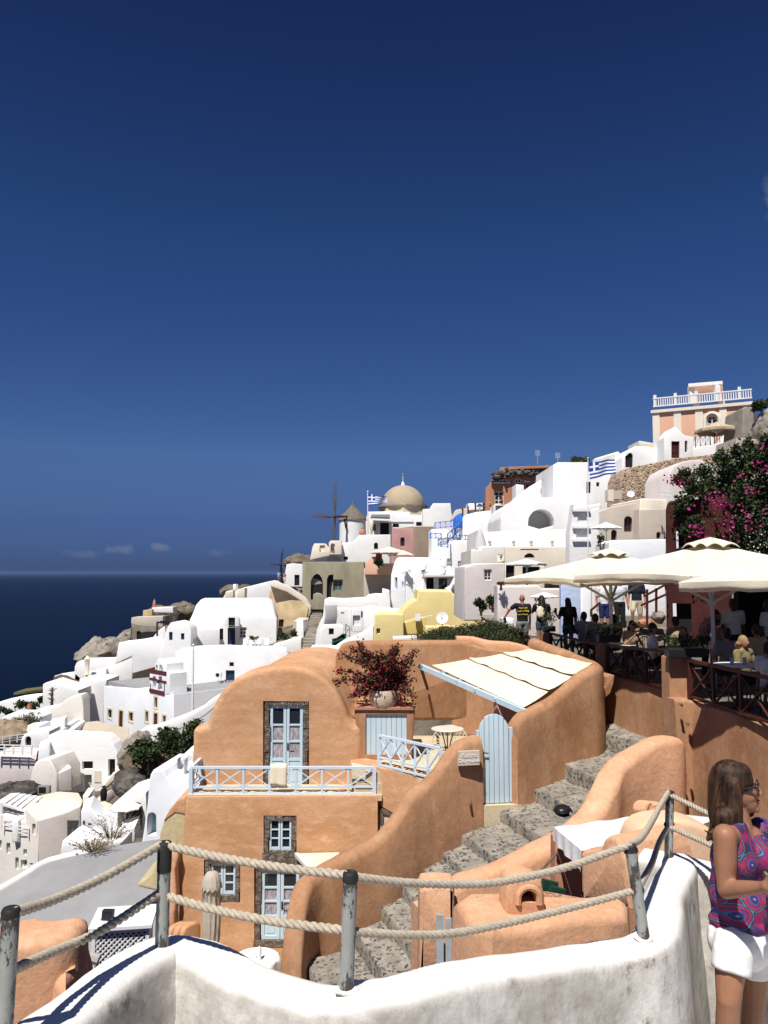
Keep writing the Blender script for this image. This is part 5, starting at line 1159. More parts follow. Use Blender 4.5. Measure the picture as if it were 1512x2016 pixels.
mb = MB(); wall_sweep(mb, px3([(898, 1252, 21.7), (930, 1254, 21.7), (960, 1261, 21.6), (1000, 1264, 21.5), (1030, 1270, 21.4), (1048, 1278, 21.3)]), .3, -4.2, n=4, nz=4, amp=.02, seed=61, rtop=.06)
mb.build('garden_wall', PEACHP, None, smooth=60, label='stepped peach garden wall edging the succulent hedge', cat='wall')
mb = MB(); wall_sweep(mb, px3([(888, 1266, 21.35), (930, 1268, 21.3), (960, 1277, 21.2), (1050, 1283, 21.1)]), .24, -4.2, n=4, nz=4, amp=.02, seed=62, rtop=.06)
mb.build('garden_wall', ORANGEB, None, smooth=60, label='lower orange garden wall just above the canvas pergola', cat='wall')
NAVY = cloth('navy_cloth', (.012, .014, .035)); BLK = cloth('black_cloth', (.012, .012, .014)); GRY = cloth('grey_cloth', (.22, .22, .23)); WHT = cloth('white_cloth', (.72, .71, .69)); TANC = cloth('tan_cloth', (.42, .33, .22)); DNM = cloth('denim', (.06, .08, .12)); KHK = cloth('khaki_cloth', (.48, .42, .29))
FLOR = mat('floral_cloth', (.02, .03, .03), .9, vscale=16, col2=(.22, .36, .40), thr=(.52, .62)); PNK = mat('speckled_pink_cloth', (.42, .22, .22), .9, vscale=20, col2=(.16, .07, .08), thr=(.45, .6))
def feet(px, py_head, Y, h, base=FZ): p = P(px, py_head, Y); return Vector((p.x, Y, base))
t, W, Rm = person('bald man in a black printed T-shirt and grey shorts, one arm out holding a phone', feet(1028, 1180, 23.2, 1.72), math.pi, BLK, GRY, None, SKR, 1.74, dict(RS=(-.108, 0, .805), RE=(-.125, -.01, .63), RW=(-.135, -.06, .47), LE=(.205, -.02, .745), LW=(.27, -.06, .635)), shoe=BLK)
yp = mat('yellow_print', (.65, .50, .06), .8); rg = random.Random(2); c = t.location + Vector((0, -.134, 1.2))
for z, n_, w_, h_ in ((.145, 6, .03, .045), (.06, 9, .026, .05), (-.035, 5, .045, .025)):
 mb = MB()
 for i in range(n_): mb.box(c + Vector(((i - (n_ - 1) / 2) * (w_ + .012), -.002 * (3 - abs(i - n_ / 2)), z + rg.uniform(-.008, .008))), (w_ * rg.uniform(.55, 1), .012, h_ * rg.uniform(.5, 1)))
 mb.build('print', yp, t, smooth=0)
w = W('LW'); ph = thing('mobile_phone', 'black phone in the outstretched hand of the bald man', 'phone', w + Vector((0, 0, -.16))); MB().box(w + Vector((-.02, -.02, -.13)), (.075, .012, .15)).build('case', METALD, ph, smooth=0); MB().box(w + Vector((-.02, -.028, -.13)), (.066, .003, .135)).build('screen', GLASS, ph, smooth=0)
t, W, Rm = person('dark haired woman in a black top and denim shorts raising a camera to her face', feet(1066, 1172, 23.6, 1.68), math.pi, BLK, DNM, HB, SK, 1.70, dict(LE=(.15, -.06, .70), LW=(.075, -.10, .885), RE=(-.15, -.06, .70), RW=(-.075, -.10, .885)), legs='hot', hairlen=.11, shoe=WHT)
c = W((.03, -.12, .92)); cmr = thing('camera', 'small black camera held at the woman\'s face', 'camera', c); MB().box(c + Vector((-.05, 0, 0)), (.13, .06, .08)).build('camera_body', METALD, cmr, smooth=0); MB().tube([c + Vector((-.05, .03, 0)), c + Vector((-.05, .09, 0))], .03, 10).build('lens', GLASS, cmr)
c = W((.035, .075, .70)); bp_ = thing('backpack', 'cream backpack on the back of the woman with the camera', 'bag', c - Vector((0, 0, .2)))
blob('bag_body', [('e', c, (.13, .075, .2)), ('e', c + Vector((0, -.03, -.06)), (.10, .07, .12))], .02, KHK if False else mat('cream_leather', (.62, .55, .42), .6), bp_); MB().tube([c + Vector((-.08, 0, .15)), c + Vector((-.08, .1, .24)), c + Vector((-.08, .2, .1))], .014, 6).build('strap', MATS['cream_leather'], bp_)
t, W, Rm = person('woman with very long black hair and flowered shorts looking at her phone', feet(1118, 1178, 22.4, 1.66), math.pi + .25, BLK, FLOR, HB, SK, 1.66, dict(LE=(.155, -.02, .66), LW=(.16, -.13, .73)), legs='hot', hairlen=.2, shoe=BLK)
c = W((-.16, .02, .47)); hb_ = thing('handbag', 'dark red handbag hanging from the shoulder of the long haired woman', 'bag', c - Vector((0, 0, .12))); RBAG = mat('dark_red_leather', (.16, .012, .02), .4)
MB().prism(Fr(0, 0, 0, 20, pt=c + Vector((-.16, -.05, 0))), [(0, -.12), (.32, -.12), (.27, .13), (.05, .13)], .12, .03).build('bag_body', RBAG, hb_); MB().tube(catmull([c + Vector((-.08, 0, .12)), W((-.11, .0, .80)), c + Vector((.08, 0, .12))], 6), .012, 6).build('strap', RBAG, hb_)
w = W('LW'); ph = thing('mobile_phone', 'black phone held up by the long haired woman', 'phone', w); MB().box(w + Vector((0, .03, .08)), (.075, .012, .15), rz=.3).build('case', METALD, ph, smooth=0); MB().box(w + Vector((.002, .022, .08)), (.066, .002, .135), rz=.3).build('screen', GLASS, ph, smooth=0)
gs = 'guests at the restaurant tables'
person('seated man in a grey T-shirt with black hair, back turned, beside the left umbrella pole', feet(1172, 1225, 20.9, 1.2), math.pi, GRY, BLK, HB, SK, 1.74, seat=True, group=gs)
person('seated man in a tan shirt, back turned, right of the left umbrella pole', feet(1208, 1222, 20.6, 1.2), math.pi + .3, TANC, BLK, HBR, SK, 1.74, seat=True, group=gs)
t, W, Rm = person('seated woman in big dark sunglasses facing the viewer', feet(1244, 1232, 19.2, 1.2), .15, TANC, BLK, HBR, SK, 1.64, dict(LW=(.03, -.12, .52), RW=(-.03, -.12, .52)), seat=True, hairlen=.06, group=gs)
c = W((0, -.07, .685)); sgl = thing('sunglasses', 'large dark sunglasses worn by the seated woman', 'sunglasses', c)
for s in (-1, 1): MB().ball(c + Vector((.035 * s, -.012, 0)), (.032, .012, .028), 10, 6).build('lens', GLASS, sgl); MB().bar(c + Vector((.06 * s, 0, .01)), c + Vector((.066 * s, .12, .015)), .008).build('temple_arm', METALD, sgl, smooth=0)
person('seated man in a white T-shirt at the table before the red house', feet(1284, 1240, 17.3, 1.2), 1.2, WHT, BLK, HB, SK, 1.72, seat=True, group=gs)
person('guest in a speckled pink top leaning forward behind the main umbrella pole', feet(1385, 1228, 18.2, 1.35), 1.2, PNK, BLK, HB, SK, 1.70, dict(head=(0, -.16, .83), LS=(.108, -.08, .76), RS=(-.108, -.08, .76), chest=(0, -.05, .69), LE=(.13, -.17, .62), RE=(-.13, -.17, .62), LW=(.07, -.28, .56), RW=(-.07, -.28, .56)), legs='long', group=gs)
person('waiter in a white T-shirt standing in the dark restaurant', feet(1443, 1190, 18.0, 1.7), .1, WHT, BLK, HB, SKD, 1.78, legs='long')
person('second waiter in a white T-shirt standing at the right edge of the terrace', feet(1512, 1195, 17.6, 1.7), .6, WHT, BLK, HB, SKD, 1.76, legs='long')
person('blond seated woman in a flowered blouse at the right hand table', feet(1462, 1256, 14.6, 1.2), .5, cloth('olive_cloth', (.13, .11, .05), (.26, .20, .10), 14), BLK, HBL, SK, 1.64, seat=True, hairlen=.03, group=gs)
person('seated guest in a white top and blue patterned skirt near the rail', feet(1512, 1278, 13.4, 1.2), 2.2, WHT, mat('blue_print_cloth', (.50, .60, .62), .9, vscale=11, col2=(.02, .10, .16), thr=(.45, .55)), HBR, SK, 1.62, seat=True, group=gs)
ST0 = -1.55
person('walker in a white shirt and navy shorts beside the left umbrella pole', Vector((P(1190, 1200, 25.6).x, 25.6, -1.95)), 0, WHT, cloth('blue_shorts', (.015, .025, .11)), HBR, SK, 1.76, shoe=BLK)
person('walker in a striped shirt and black trousers on the stone steps', Vector((P(1220, 1200, 25.9).x, 25.9, -1.9)), .1, cloth('pale_stripe_cloth', (.62, .66, .72)), BLK, HBR, SK, 1.76, legs='long', shoe=BLK)
person('walker in a dark blue top and khaki shorts stepping down with one knee raised', Vector((P(1254, 1200, 25.6).x, 25.6, -1.85)), -.4, NAVY, KHK, HBR, SK, 1.76, dict(RK=(-.06, -.16, .36), RA=(-.07, -.12, .14)), shoe=BLK)
def cafe_table(x, y, Y, label, r_=.38):
 c = P(x, y, Y); t = thing('table', label, 'table', Vector((c.x, c.y, FZ)), 'restaurant tables with white tops')
 MB().lathe(c - Vector((0, 0, .03)), [(r_ * .9, 0), (r_, .01), (r_, .03), (r_ * .95, .035)], 24).build('tabletop', WHT, t); MB().tube([Vector((c.x, c.y, FZ + .02)), c - Vector((0, 0, .03))], .03, 8).build('stem', METALD, t)
 MB().lathe(Vector((c.x, c.y, FZ)), [(.24, 0), (.22, .02), (.05, .04)], 16).build('base', METALD, t)
 return c
for x, y, Y, l in ((1228, 1268, 19.4, 'white topped table before the woman in sunglasses'), (1304, 1280, 16.9, 'white topped table of the man in the white T-shirt'), (1450, 1308, 14.1, 'white topped table nearest the right railing'), (1150, 1262, 21.4, 'white topped table near the left umbrella pole'), (1400, 1272, 17.0, 'white topped table beside the main umbrella pole')):
 c = cafe_table(x, y, Y, l)
 for q in range(2 if x > 1400 else 0):
  g_ = c + Vector((-.1 + .22 * q, -.05, .0)); MB().lathe(g_, [(.03, 0), (.033, .12), (.030, .125), (.028, .01)], 12).build('drinking_glass', mat('frosted_glass', (.5, .52, .54), .15, spec=.6), None, label=('white paper cup and tumbler on the right hand table' if q else 'plain tumbler near the edge of the right hand table'), cat='glass')
def bistro_chair(loc, rz, label):
 t = thing('bistro_chair', label, 'chair', loc, 'dark wire bistro chairs', 0); o = Vector(loc); M_ = Matrix.Rotation(rz, 3, 'Z'); w = lambda x, y, z: o + M_ @ Vector((x, y, z))
 MB().lathe(w(0, 0, .43), [(.20, 0), (.215, .01), (.21, .025), (.05, .03)], 16).build('seat', METALD, t)
 bk = MB(); rim = [w(.21 * math.cos(a), .20, .45 + .45 * math.sin(a)) for a in [math.pi * j / 12 for j in range(13)]]; bk.tube(rim, .012, 6)
 for j in range(1, 8):
  x = -.21 + .42 * j / 8; bk.tube([w(x, .20, .45), w(x, .20, .45 + .45 * math.sqrt(max(0, 1 - (x / .21) ** 2)))], .006, 4)
 bk.build('backrest', METALD, t)
 for sx_, sy_ in ((-1, -1), (1, -1), (-1, 1), (1, 1)): MB().tube([w(.15 * sx_, .15 * sy_, .43), w(.2 * sx_, .2 * sy_, 0)], .011, 6).build('leg', METALD, t)
for x, Y, rz, l in ((1172, 20.6, math.pi, 'dark wire chair under the man in grey'), (1208, 20.3, math.pi + .3, 'dark wire chair under the man in tan'), (1244, 19.5, .15, 'dark wire chair under the woman in sunglasses'), (1288, 17.45, 1.2, 'dark wire chair under the man in white'), (1502, 13.3, 2.2, 'dark wire chair against the right railing'), (1128, 21.5, math.pi, 'empty dark wire chair behind the long haired woman'), (1462, 14.8, .5, 'dark wire chair under the blond woman'), (1265, 18.3, 2.6, 'empty wire chair with a pale round back')):
 bistro_chair(Vector((P(x, 1250, Y).x, Y, FZ)), rz + math.pi, l)
gq = [o for o in bpy.data.objects if o.get('group') == gs and o.parent is None]
for i, (px_, Y_, src, lb_) in enumerate(((1150, 21.9, 0, 'seated man in grey far left at the terrace tables'), (1330, 19.5, 1, 'seated guest in tan beside the red house door'), (1412, 19.6, 0, 'seated guest in grey behind the main umbrella pole'), (1490, 16.6, 1, 'seated guest in tan in front of the second waiter'), (1345, 17.0, 2, 'second seated woman in sunglasses, beside the long planter'), (1430, 15.6, 0, 'seated guest in grey beside the blond woman'))):
 q = gq[src]; c = dup(q, Vector((P(px_, 1240, Y_).x, Y_, FZ)), (.7 * i) % 1.4 - .6, lb_, gs)
m, nt, b = _nt('brown_volcanic_rock'); N, L = nt.nodes.new, nt.links.new; tcs = N('ShaderNodeTexCoord')
b.inputs['Roughness'].default_value = .95
L(mixc(ramp(noi(.35, 9, .7), .42, .62, (0, 0, 0), (1, 1, 1)), (.22, .175, .125), (.09, .07, .055)), b.inputs['Base Color'])
bp = N('ShaderNodeBump'); bp.inputs['Strength'].default_value = 1.; bp.inputs['Distance'].default_value = .5; L(noi(1.1, 9, .72), bp.inputs['Height']); L(bp.outputs['Normal'], b.inputs['Normal'])
ROCK = m
m, nt, b = _nt('rubble_masonry'); N, L = nt.nodes.new, nt.links.new; tcs = N('ShaderNodeTexCoord')
b.inputs['Roughness'].default_value = .95
vo = N('ShaderNodeTexVoronoi'); vo.inputs['Scale'].default_value = 4.2; L(tcs.outputs['Object'], vo.inputs['Vector']); ve = N('ShaderNodeTexVoronoi'); ve.feature = 'DISTANCE_TO_EDGE'; ve.inputs['Scale'].default_value = 4.2; L(tcs.outputs['Object'], ve.inputs['Vector'])
sp_ = N('ShaderNodeSeparateColor'); L(vo.outputs['Color'], sp_.inputs[0])
L(mixc(ramp(ve.outputs['Distance'], .03, .12, (1, 1, 1), (0, 0, 0)), ramp(sp_.outputs[0], .1, .9, (.14, .085, .055), (.50, .36, .24)), (.46, .36, .26)), b.inputs['Base Color'])
bp = N('ShaderNodeBump'); bp.inputs['Strength'].default_value = 1.; bp.inputs['Distance'].default_value = .15; L(ve.outputs['Distance'], bp.inputs['Height']); L(bp.outputs['Normal'], b.inputs['Normal'])
RUBBLE = m
DROCK = mat('dark_lava_rock', (.055, .05, .045), .95, vscale=1.2, col2=(.16, .14, .115), bump=1., bscale=3, thr=(.45, .65))
GRST = mat('grey_stone', (.30, .27, .225), .95, vscale=.9, col2=(.19, .17, .14), bump=.9, bscale=2.5)
TR = [(16, [(-60, -112), (-22, -30), (-9, -14), (-3, -10.5), (2, -9.5), (5, -7), (8, -4), (16, -3.2)]), (22, [(-60, -112), (-26, -30), (-14, -16), (-6.5, -11.5), (-2, -9.5), (3, -6), (6, -3.2), (18, -2.9)]),
  (30, [(-60, -112), (-30, -30), (-20, -20), (-10, -15), (-5, -12), (0, -7), (5, -4), (10, -2.9), (22, -1.5)]), (45, [(-70, -112), (-40, -40), (-26, -25), (-15, -19), (-9.5, -12.2), (-5, -9), (0, -5.5), (6, -4), (16, -1.), (30, 5)]),
  (60, [(-80, -112), (-50, -50), (-36, -24), (-24, -17), (-15, -14.5), (-8, -10), (0, -7), (8, -3.5), (20, 2), (40, 13)]), (80, [(-100, -112), (-62, -60), (-45, -24), (-34, -17), (-22, -14), (-12, -9), (0, -6), (12, -1), (25, 6), (50, 17)]),
  (100, [(-110, -112), (-70, -60), (-50, -24), (-40, -16), (-26, -11), (-13, -6), (0, -2), (15, 3), (35, 11), (70, 22)]), (130, [(-130, -112), (-85, -70), (-56, -26), (-46, -17), (-29, -9.5), (-15, -4), (0, 1), (20, 7), (45, 12), (80, 20)]),
  (160, [(-140, -112), (-85, -80), (-52, -26), (-40, -17), (-24, -7), (0, 3), (30, 9), (80, 14)]), (190, [(-140, -112), (-70, -80), (-20, -30), (0, -25), (30, -20), (90, -20)]), (240, [(-140, -112), (0, -112), (100, -112)])]
rows = []; xs = np.concatenate([np.linspace(-140, -30, 60), np.linspace(-29, 30, 100), np.linspace(31, 90, 40)])
for y in np.concatenate([np.linspace(16, 60, 60), np.linspace(61, 240, 90)]):
 i = max(q for q in range(len(TR)) if TR[q][0] <= y); i = min(i, len(TR) - 2); f = (y - TR[i][0]) / (TR[i + 1][0] - TR[i][0])
 za = np.interp(xs, *zip(*TR[i][1])); zb_ = np.interp(xs, *zip(*TR[i + 1][1])); zz = za * (1 - f) + zb_ * f
 rows.append([Vector((float(x) + 1.2 * noise.noise(Vector((x * .11, y * .11, 7.))), float(y), float(z) - .5 + (1.1 * noise.noise(Vector((x * .16, y * .16, 0.))) + .5 * noise.noise(Vector((x * .5, y * .5, 3.)))) * (y / 90))) for x, z in zip(xs, zz)])
MB().grid(rows).build('terrain', ROCK, None, smooth=50, kind='structure', fix=False)
def rockmass(x, y, Y, w, h, d, seed, m=ROCK, label=None, name='cliff', px=True):
 c = P(x, y, Y); s_ = Y / FPX; mb = MB().ball(c, (w * s_ / 2, d, h * s_ / 2), 56, 40)
 q = max(w, h) * s_; mb.rough(q * .10, 3.0 / q, seed); mb.rough(q * .04, 11 / q, seed + 1); mb.rough(q * .018, 34 / q, seed + 2)
 return mb.build(name, m, None, smooth=75, kind=None if label else 'structure', label=label, cat='rock' if label else None)
rockmass(205, 1288, 118, 80, 62, 7, 1, GRST); rockmass(258, 1272, 145, 50, 66, 7, 2, GRST); rockmass(234, 1278, 140, 40, 42, 6, 4, GRST); rockmass(345, 1207, 152, 100, 34, 7, 3); rockmass(470, 1165, 118, 70, 26, 6, 5); rockmass(590, 1108, 122, 60, 30, 5, 6)
def greek_flag(label, pole_px, ptop, pbot, Y, fpts, seed=0, lblp=''):
 t = thing('flag', label, 'flag', P(pole_px, pbot, Y)); a, b_ = P(pole_px, pbot, Y), P(pole_px, ptop, Y)
 MB().tube([a, b_], [.05 * Y / 60, .035 * Y / 60], 8).ball(b_, .07 * Y / 60, 8, 6).build('pole', WOODW, t)
 tl, tr_, br_, bl = [P(x, y, Y) for x, y in fpts]; BF = mat('flag_blue', (.012, .06, .32), .8); WF = mat('flag_white', (.80, .82, .85), .8); mb = MB(); NU, NV = 27, 18
 for i in range(NV):
  for j in range(NU):
   def pt(jj, ii):
    s, q = jj / NU, ii / NV; p = tl.lerp(tr_, s).lerp(bl.lerp(br_, s), q); w_ = (tr_ - tl).length
    return p + Vector((0, .10 * w_ * math.sin(s * 8 + q * 1.5 + seed) * s, .035 * w_ * math.sin(s * 9 + seed + q) * s))
   st = i // 2; col = 0 if st % 2 == 0 else 1
   if i < 10 and j < 10: col = 1 if (i in (4, 5) or j in (4, 5)) else 0
   mb.add([pt(j, i), pt(j + 1, i), pt(j + 1, i + 1), pt(j, i + 1)], [(0, 1, 2, 3)], col)
 mb.build('flag_cloth', [BF, WF], t, smooth=80)
 return t
def steps(label, cl, left, right, Y0, Y1, n, m=GRST, name='path'):
 """flight of steps between two pixel edges, nearest last"""
 lp_, rp_ = ks(cl, left), ks(cl, right)
 def at(pl, f):
  q = f * (len(pl) - 1); i = min(int(q), len(pl) - 2); g = q - i; return (pl[i][0] + (pl[i + 1][0] - pl[i][0]) * g, pl[i][1] + (pl[i + 1][1] - pl[i][1]) * g)
 mb = MB()
 for i in range(n):
  f, g = i / n, (i + 1) / n; Ya, Yb = Y0 + (Y1 - Y0) * f, Y0 + (Y1 - Y0) * g
  a, b_, c, d = P(*at(lp_, f), Ya), P(*at(rp_, f), Ya), P(*at(rp_, g), Yb), P(*at(lp_, g), Yb); z = (a.z + b_.z) / 2; z2 = (c.z + d.z) / 2
  c1, d1 = c.copy(), d.copy(); c1.z = d1.z = z; a.z = b_.z = z; c2, d2 = c1.copy(), d1.copy(); c2.z = d2.z = z2
  mb.add([a, b_, c1, d1, c2, d2], [(0, 1, 2, 3), (3, 2, 4, 5)])
 return mb.build(name, m, None, smooth=0, kind='structure')
def deckchair(label, x, y, Y, rz, s=1., m=METALD):
 c = P(x, y, Y); t = thing('deckchair', label, 'deckchair', c, 'folding deckchairs'); M_ = Matrix.Rotation(rz, 3, 'Z'); w = lambda a, b_, z: c + M_ @ (Vector((a, b_, z)) * s)
 for q in (-.28, .28): MB().bar(w(-.55, q, .0), w(.6, q, 1.0), .05).bar(w(.55, q, 0), w(-.45, q, .38), .05).build('frame', m, t, smooth=0)
 MB().grid([[w(.6 - 1.05 * f, -.27 + .54 * g, 1.0 - .62 * f - .16 * math.sin(math.pi * f)) for g in (0, .5, 1)] for f in [j / 8 for j in range(9)]]).build('sling', CANVASW, t, smooth=60).modifiers.new('s', 'SOLIDIFY').thickness = .015
 return t
def rail_px(label, cl, a, b_, hgt, Ya, Yb, n, m, w=.05, mid=.12, name='railing', group=None, low=False):
 A_, B_ = P(*k(cl, *a), Ya), P(*k(cl, *b_), Yb); up = Vector((0, 0, hgt))
 return rail_run(name, A_ + up, B_ + up, A_, B_, n, m, label, group, w=w, mid=mid, low=low)
def bars_px(label, cl, a, b_, hgt, Ya, Yb, nposts, nbars, m, w=.05, name='railing'):
 A_, B_ = P(*k(cl, *a), Ya), P(*k(cl, *b_), Yb); t = thing(name, label, 'railing', (A_ + B_) / 2)
 for i in range(nbars): z = Vector((0, 0, hgt * (i + 1) / nbars)); MB().bar(A_ + z, B_ + z, w).build('rail', m, t, smooth=0)
 for i in range(nposts): p = A_.lerp(B_, i / (nposts - 1)); MB().bar(p, p + Vector((0, 0, hgt + .03)), w * 1.4, up=(0, 1, 0)).build('post', m, t, smooth=0)
 return t
def vaulthouse(name, label, cl, x0, x1, yb, yw, yt, Y, yaw, depth, m=WHITE, ops=(), endround=.0, recess=.25, D2=0.):
 """a long barrel vault seen from its side: front wall up to yw, ridge at yt"""
 r0 = k(cl, x0, yb); fr = Fr(r0[0], r0[1], Y, yaw); u1 = fr.uz(*k(cl, x1, yb))[0]; zw = fr.uz(*k(cl, (x0 + x1) / 2, yw))[1]; rise = (yw - yt) / KR[cl][2] * (Y * DK + depth / 2) / FPX + depth / 2 * ((k(cl, 0, yt)[1] - 1128) / FPX) * 0
 mid_ = fr.w(u1 / 2, depth / 2, 0); rise = P(*k(cl, (x0 + x1) / 2, yt), mid_.y / DK).z - (fr.o.z + zw)
 hs = [[fr.uz(*k(cl, *q)) for q in rect(*o[1])] for o in ops]; root = thing(name, label, 'house', fr.w(u1 / 2, depth / 2, 0))
 mb = MB().prism(fr, [(0, -3), (0, zw), (u1, zw), (u1, -3)], depth, .06, hs, recess)
 rows = []
 for j in range(25):
  s = j / 24; u = u1 * s; e = min(1, min(s, 1 - s) / endround) if endround else 1; e = math.sqrt(max(0, 1 - (1 - e) ** 2))
  rows.append([fr.w(u, depth / 2 - depth / 2 * math.cos(a) * (.999 if True else 1), zw - .02 + rise * math.sin(a) * e) for a in [math.pi * q / 20 for q in range(21)]])
 m2 = MB().grid(rows); c = len(rows[0]); m2.f.append(list(range(c))); m2.m.append(0); l = (len(rows) - 1) * c; m2.f.append([l + q for q in range(c)][::-1]); m2.m.append(0)
 mb.build('wall', m, root); m2.build('roof', m, root, smooth=50)
 for o, h in zip(ops, hs): opening(fr, h, o[0], root, recess, (o[2] if len(o) > 2 else {}).get('fm'), None, (o[2] if len(o) > 2 else {}).get('bars'))
 return root, fr
W = 'white_house'
def wall_(label, cl, out, Y, yaw=0, D=4, m=None, **kw): return bld('plaster_wall', label, 'wall', cl, out, Y, yaw, D, m, **kw)
def house_(label, cl, out, Y, yaw=0, D=5, m=None, ops=(), **kw): return bld(W if m in (None, WHITE, WHITE2) else 'plaster_house', label, 'house', cl, out, Y, yaw, D, m, ops, **kw)
house_('grey stone ruin with a dark arched hole at the cliff edge above the sea', 'C', [(965, 690), (980, 560), (985, 540), (1060, 575), (1060, 700)], 138, -15, 8, DROCK, amp=.15, scale=.4)
house_('grey concrete terrace wall over a dark arched cellar at the cliff edge', 'C', [(985, 680), (975, 530), (985, 512), (1065, 508), (1210, 505), (1212, 580), (1200, 690)], 134, 0, 8, GRST, [('doordark', (1015, 615, 1050, 680), dict(arch=1))], amp=.12, scale=.5)
wall_('pale cement parapet on the cliff top ruin', 'C', [(975, 560), (978, 515), (1010, 508), (1212, 503), (1212, 585), (1060, 582)], 131, 0, 3, BEIGE)
house_('tan block house at the cliff end', 'C', [(1060, 520), (1065, 460), (1130, 453), (1135, 520)], 142, 0, 6, TAN)
house_('low white flat roofed house at the cliff end', 'C', [(1130, 490), (1133, 440), (1285, 436), (1290, 480)], 143, 0, 6)
wall_('dark brown wall under the low white house at the cliff end', 'C', [(1135, 510), (1135, 475), (1330, 482), (1320, 540), (1200, 580), (1210, 505)], 139, 0, 3, DROCK)
t = thing('beacon', 'little red and white beacon tower at the cliff end', 'tower', P(*k('C', 1147, 445), 144)); c = P(*k('C', 1147, 445), 144)
c = c - Vector((0, 0, .3)); MB().lathe(c, [(.33, 0), (.27, 1.1)], 12).build('tower_shaft', mat('faded_red_paint', (.50, .16, .13), .8), t); MB().lathe(c + Vector((0, 0, 1.1)), [(.32, 0), (.32, .08), (.2, .1), (.2, .4), (.26, .43), (.05, .6), (.03, .95)], 12).build('lantern', mat('pale_red_paint', (.6, .3, .26), .8), t)
DK = 1.18
vh_, _ = vaulthouse(W, 'long white barrel vaulted house with a grey front, dark door and terrace', 'E', 275, 922, 660, 448, 290, 76, 6, 7.5, WHITE, [('doorwood', (560, 514, 616, 640), dict(fm=WOODB)), ('win', (646, 510, 701, 592)), ('dark', (500, 520, 527, 602))], endround=.13)
bld('door_hood', 'white arched door surround with a dark transom on the vaulted house', 'wall', 'E', [(538, 500), (540, 450), (552, 425), (590, 410), (628, 425), (645, 455), (646, 505)], 74.6, 6, .6, WHITE, [('dark', (566, 438, 615, 512))], r=.05)
house_('white flat roofed wing in front of the vaulted house', 'E', [(284, 665), (284, 528), (502, 520), (502, 665)], 73.5, 14, 5.5, WHITE)
house_('white rounded cottage with two dark blue shuttered windows', 'E', [(60, 760), (75, 660), (105, 520), (135, 476), (190, 464), (250, 478), (285, 520), (290, 760)], 71.5, -6, 4, WHITE, [('doorwood', (124, 545, 150, 606), dict(fm=WOODB)), ('doorwood', (212, 555, 238, 602), dict(fm=WOODB))], recess=.2)
house_('white sea side house above the cliff with a dark pergola', 'E', [(-40, 660), (0, 590), (40, 540), (90, 500), (110, 640)], 76, 0, 4, WHITE)
pgd = thing('pergola', 'thin black metal pergola beside the white cottage', 'pergola', P(*k('E', 35, 590), 75));
for a, b_ in (((36, 592), (36, 472)), ((36, 472), (125, 482)), ((60, 466), (150, 474))): MB().bar(P(*k('E', *a), 75), P(*k('E', *b_), 75), .16).build('beam', METALD, pgd, smooth=0)
bld('shutter_gate', 'dark blue gate beside the white cottage', 'gate', 'E', [(42, 655), (42, 600), (66, 600), (66, 655)], 74, 0, .1, WOODB, r=.02)
house_('white sloping house side rising behind the vaulted house', 'E', [(520, 300), (555, 240), (580, 236), (600, 250), (680, 215), (880, 165), (905, 190), (905, 300)], 92, 0, 8, WHITE)
for x, y0, y1, l in ((611, 190, 250, 'slim white chimney on the ridge behind the vaulted house'),): house_(l, 'E', [(x - 13, y1), (x - 11, y0), (x + 11, y0), (x + 13, y1)], 92, 0, 1.4)
for i, (x, y, w_, h_) in enumerate(((570, 270, 60, 50), (660, 258, 60, 60))): wall_('broken pale stone wall stub on the ridge, ' + ('left one' if i == 0 else 'right one'), 'E', [(x - w_ / 2, y + h_ / 2), (x - w_ / 2 + 5, y - h_ / 2), (x + w_ / 2, y - h_ / 2 - 8), (x + w_ / 2, y + h_ / 2)], 90, 0, 2, CREAM, amp=.12)
house_('tall tan weathered stone wall with a narrow dark window beside the long stairs', 'E', [(905, 660), (908, 560), (872, 400), (872, 260), (885, 190), (1000, 245), (1110, 315), (1160, 365), (1150, 440), (1085, 470), (1075, 660)], 84, -8, 3.5, TAN, [('dark', (937, 450, 974, 520)), ('dark', (935, 530, 972, 615))], amp=.1, scale=.5)
wall_('white plaster coping sweeping down along the long stairs', 'E', [(882, 205), (884, 170), (910, 160), (1020, 205), (1140, 285), (1180, 345), (1178, 400), (1162, 448), (1140, 448), (1156, 375), (1105, 315), (1000, 248)], 83, 10, 1.2, CREAM, r=.12)
wall_('white gate pillar at the foot of the long stairs', 'E', [(1070, 690), (1072, 464), (1122, 456), (1128, 690)], 76, -8, 1.6)
wall_('low white garden wall under the tan stone wall', 'E', [(880, 700), (900, 640), (1030, 600), (1040, 590), (1108, 588), (1108, 700)], 73, 0, 2)
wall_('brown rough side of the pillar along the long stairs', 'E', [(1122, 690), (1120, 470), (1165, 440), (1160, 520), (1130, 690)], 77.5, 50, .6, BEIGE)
steps('', 'E', [(1040, 200), (1085, 225), (1130, 265), (1178, 320), (1180, 400), (1160, 480), (1140, 560), (1112, 668)], [(1115, 200), (1150, 235), (1195, 285), (1260, 345), (1265, 420), (1245, 500), (1225, 580), (1190, 690)], 104, 70, 34)
house_('long white terrace wall with a small dark window and a dark blue door', 'E', [(165, 960), (168, 690), (300, 672), (500, 664), (660, 670), (900, 672), (985, 686), (1010, 720), (1010, 960), (600, 1010), (430, 1000)], 64, 4, 7, WHITE, [('dark', (573, 770, 606, 802)), ('doorwood', (546, 830, 612, 935), dict(fm=WOODB))], rd=10)
t = thing('air_conditioner', 'white air conditioner box on the terrace wall by the dark blue door', 'air conditioner', P(*k('E', 490, 880), 63.5)); c = P(*k('E', 468, 886), 63.4)
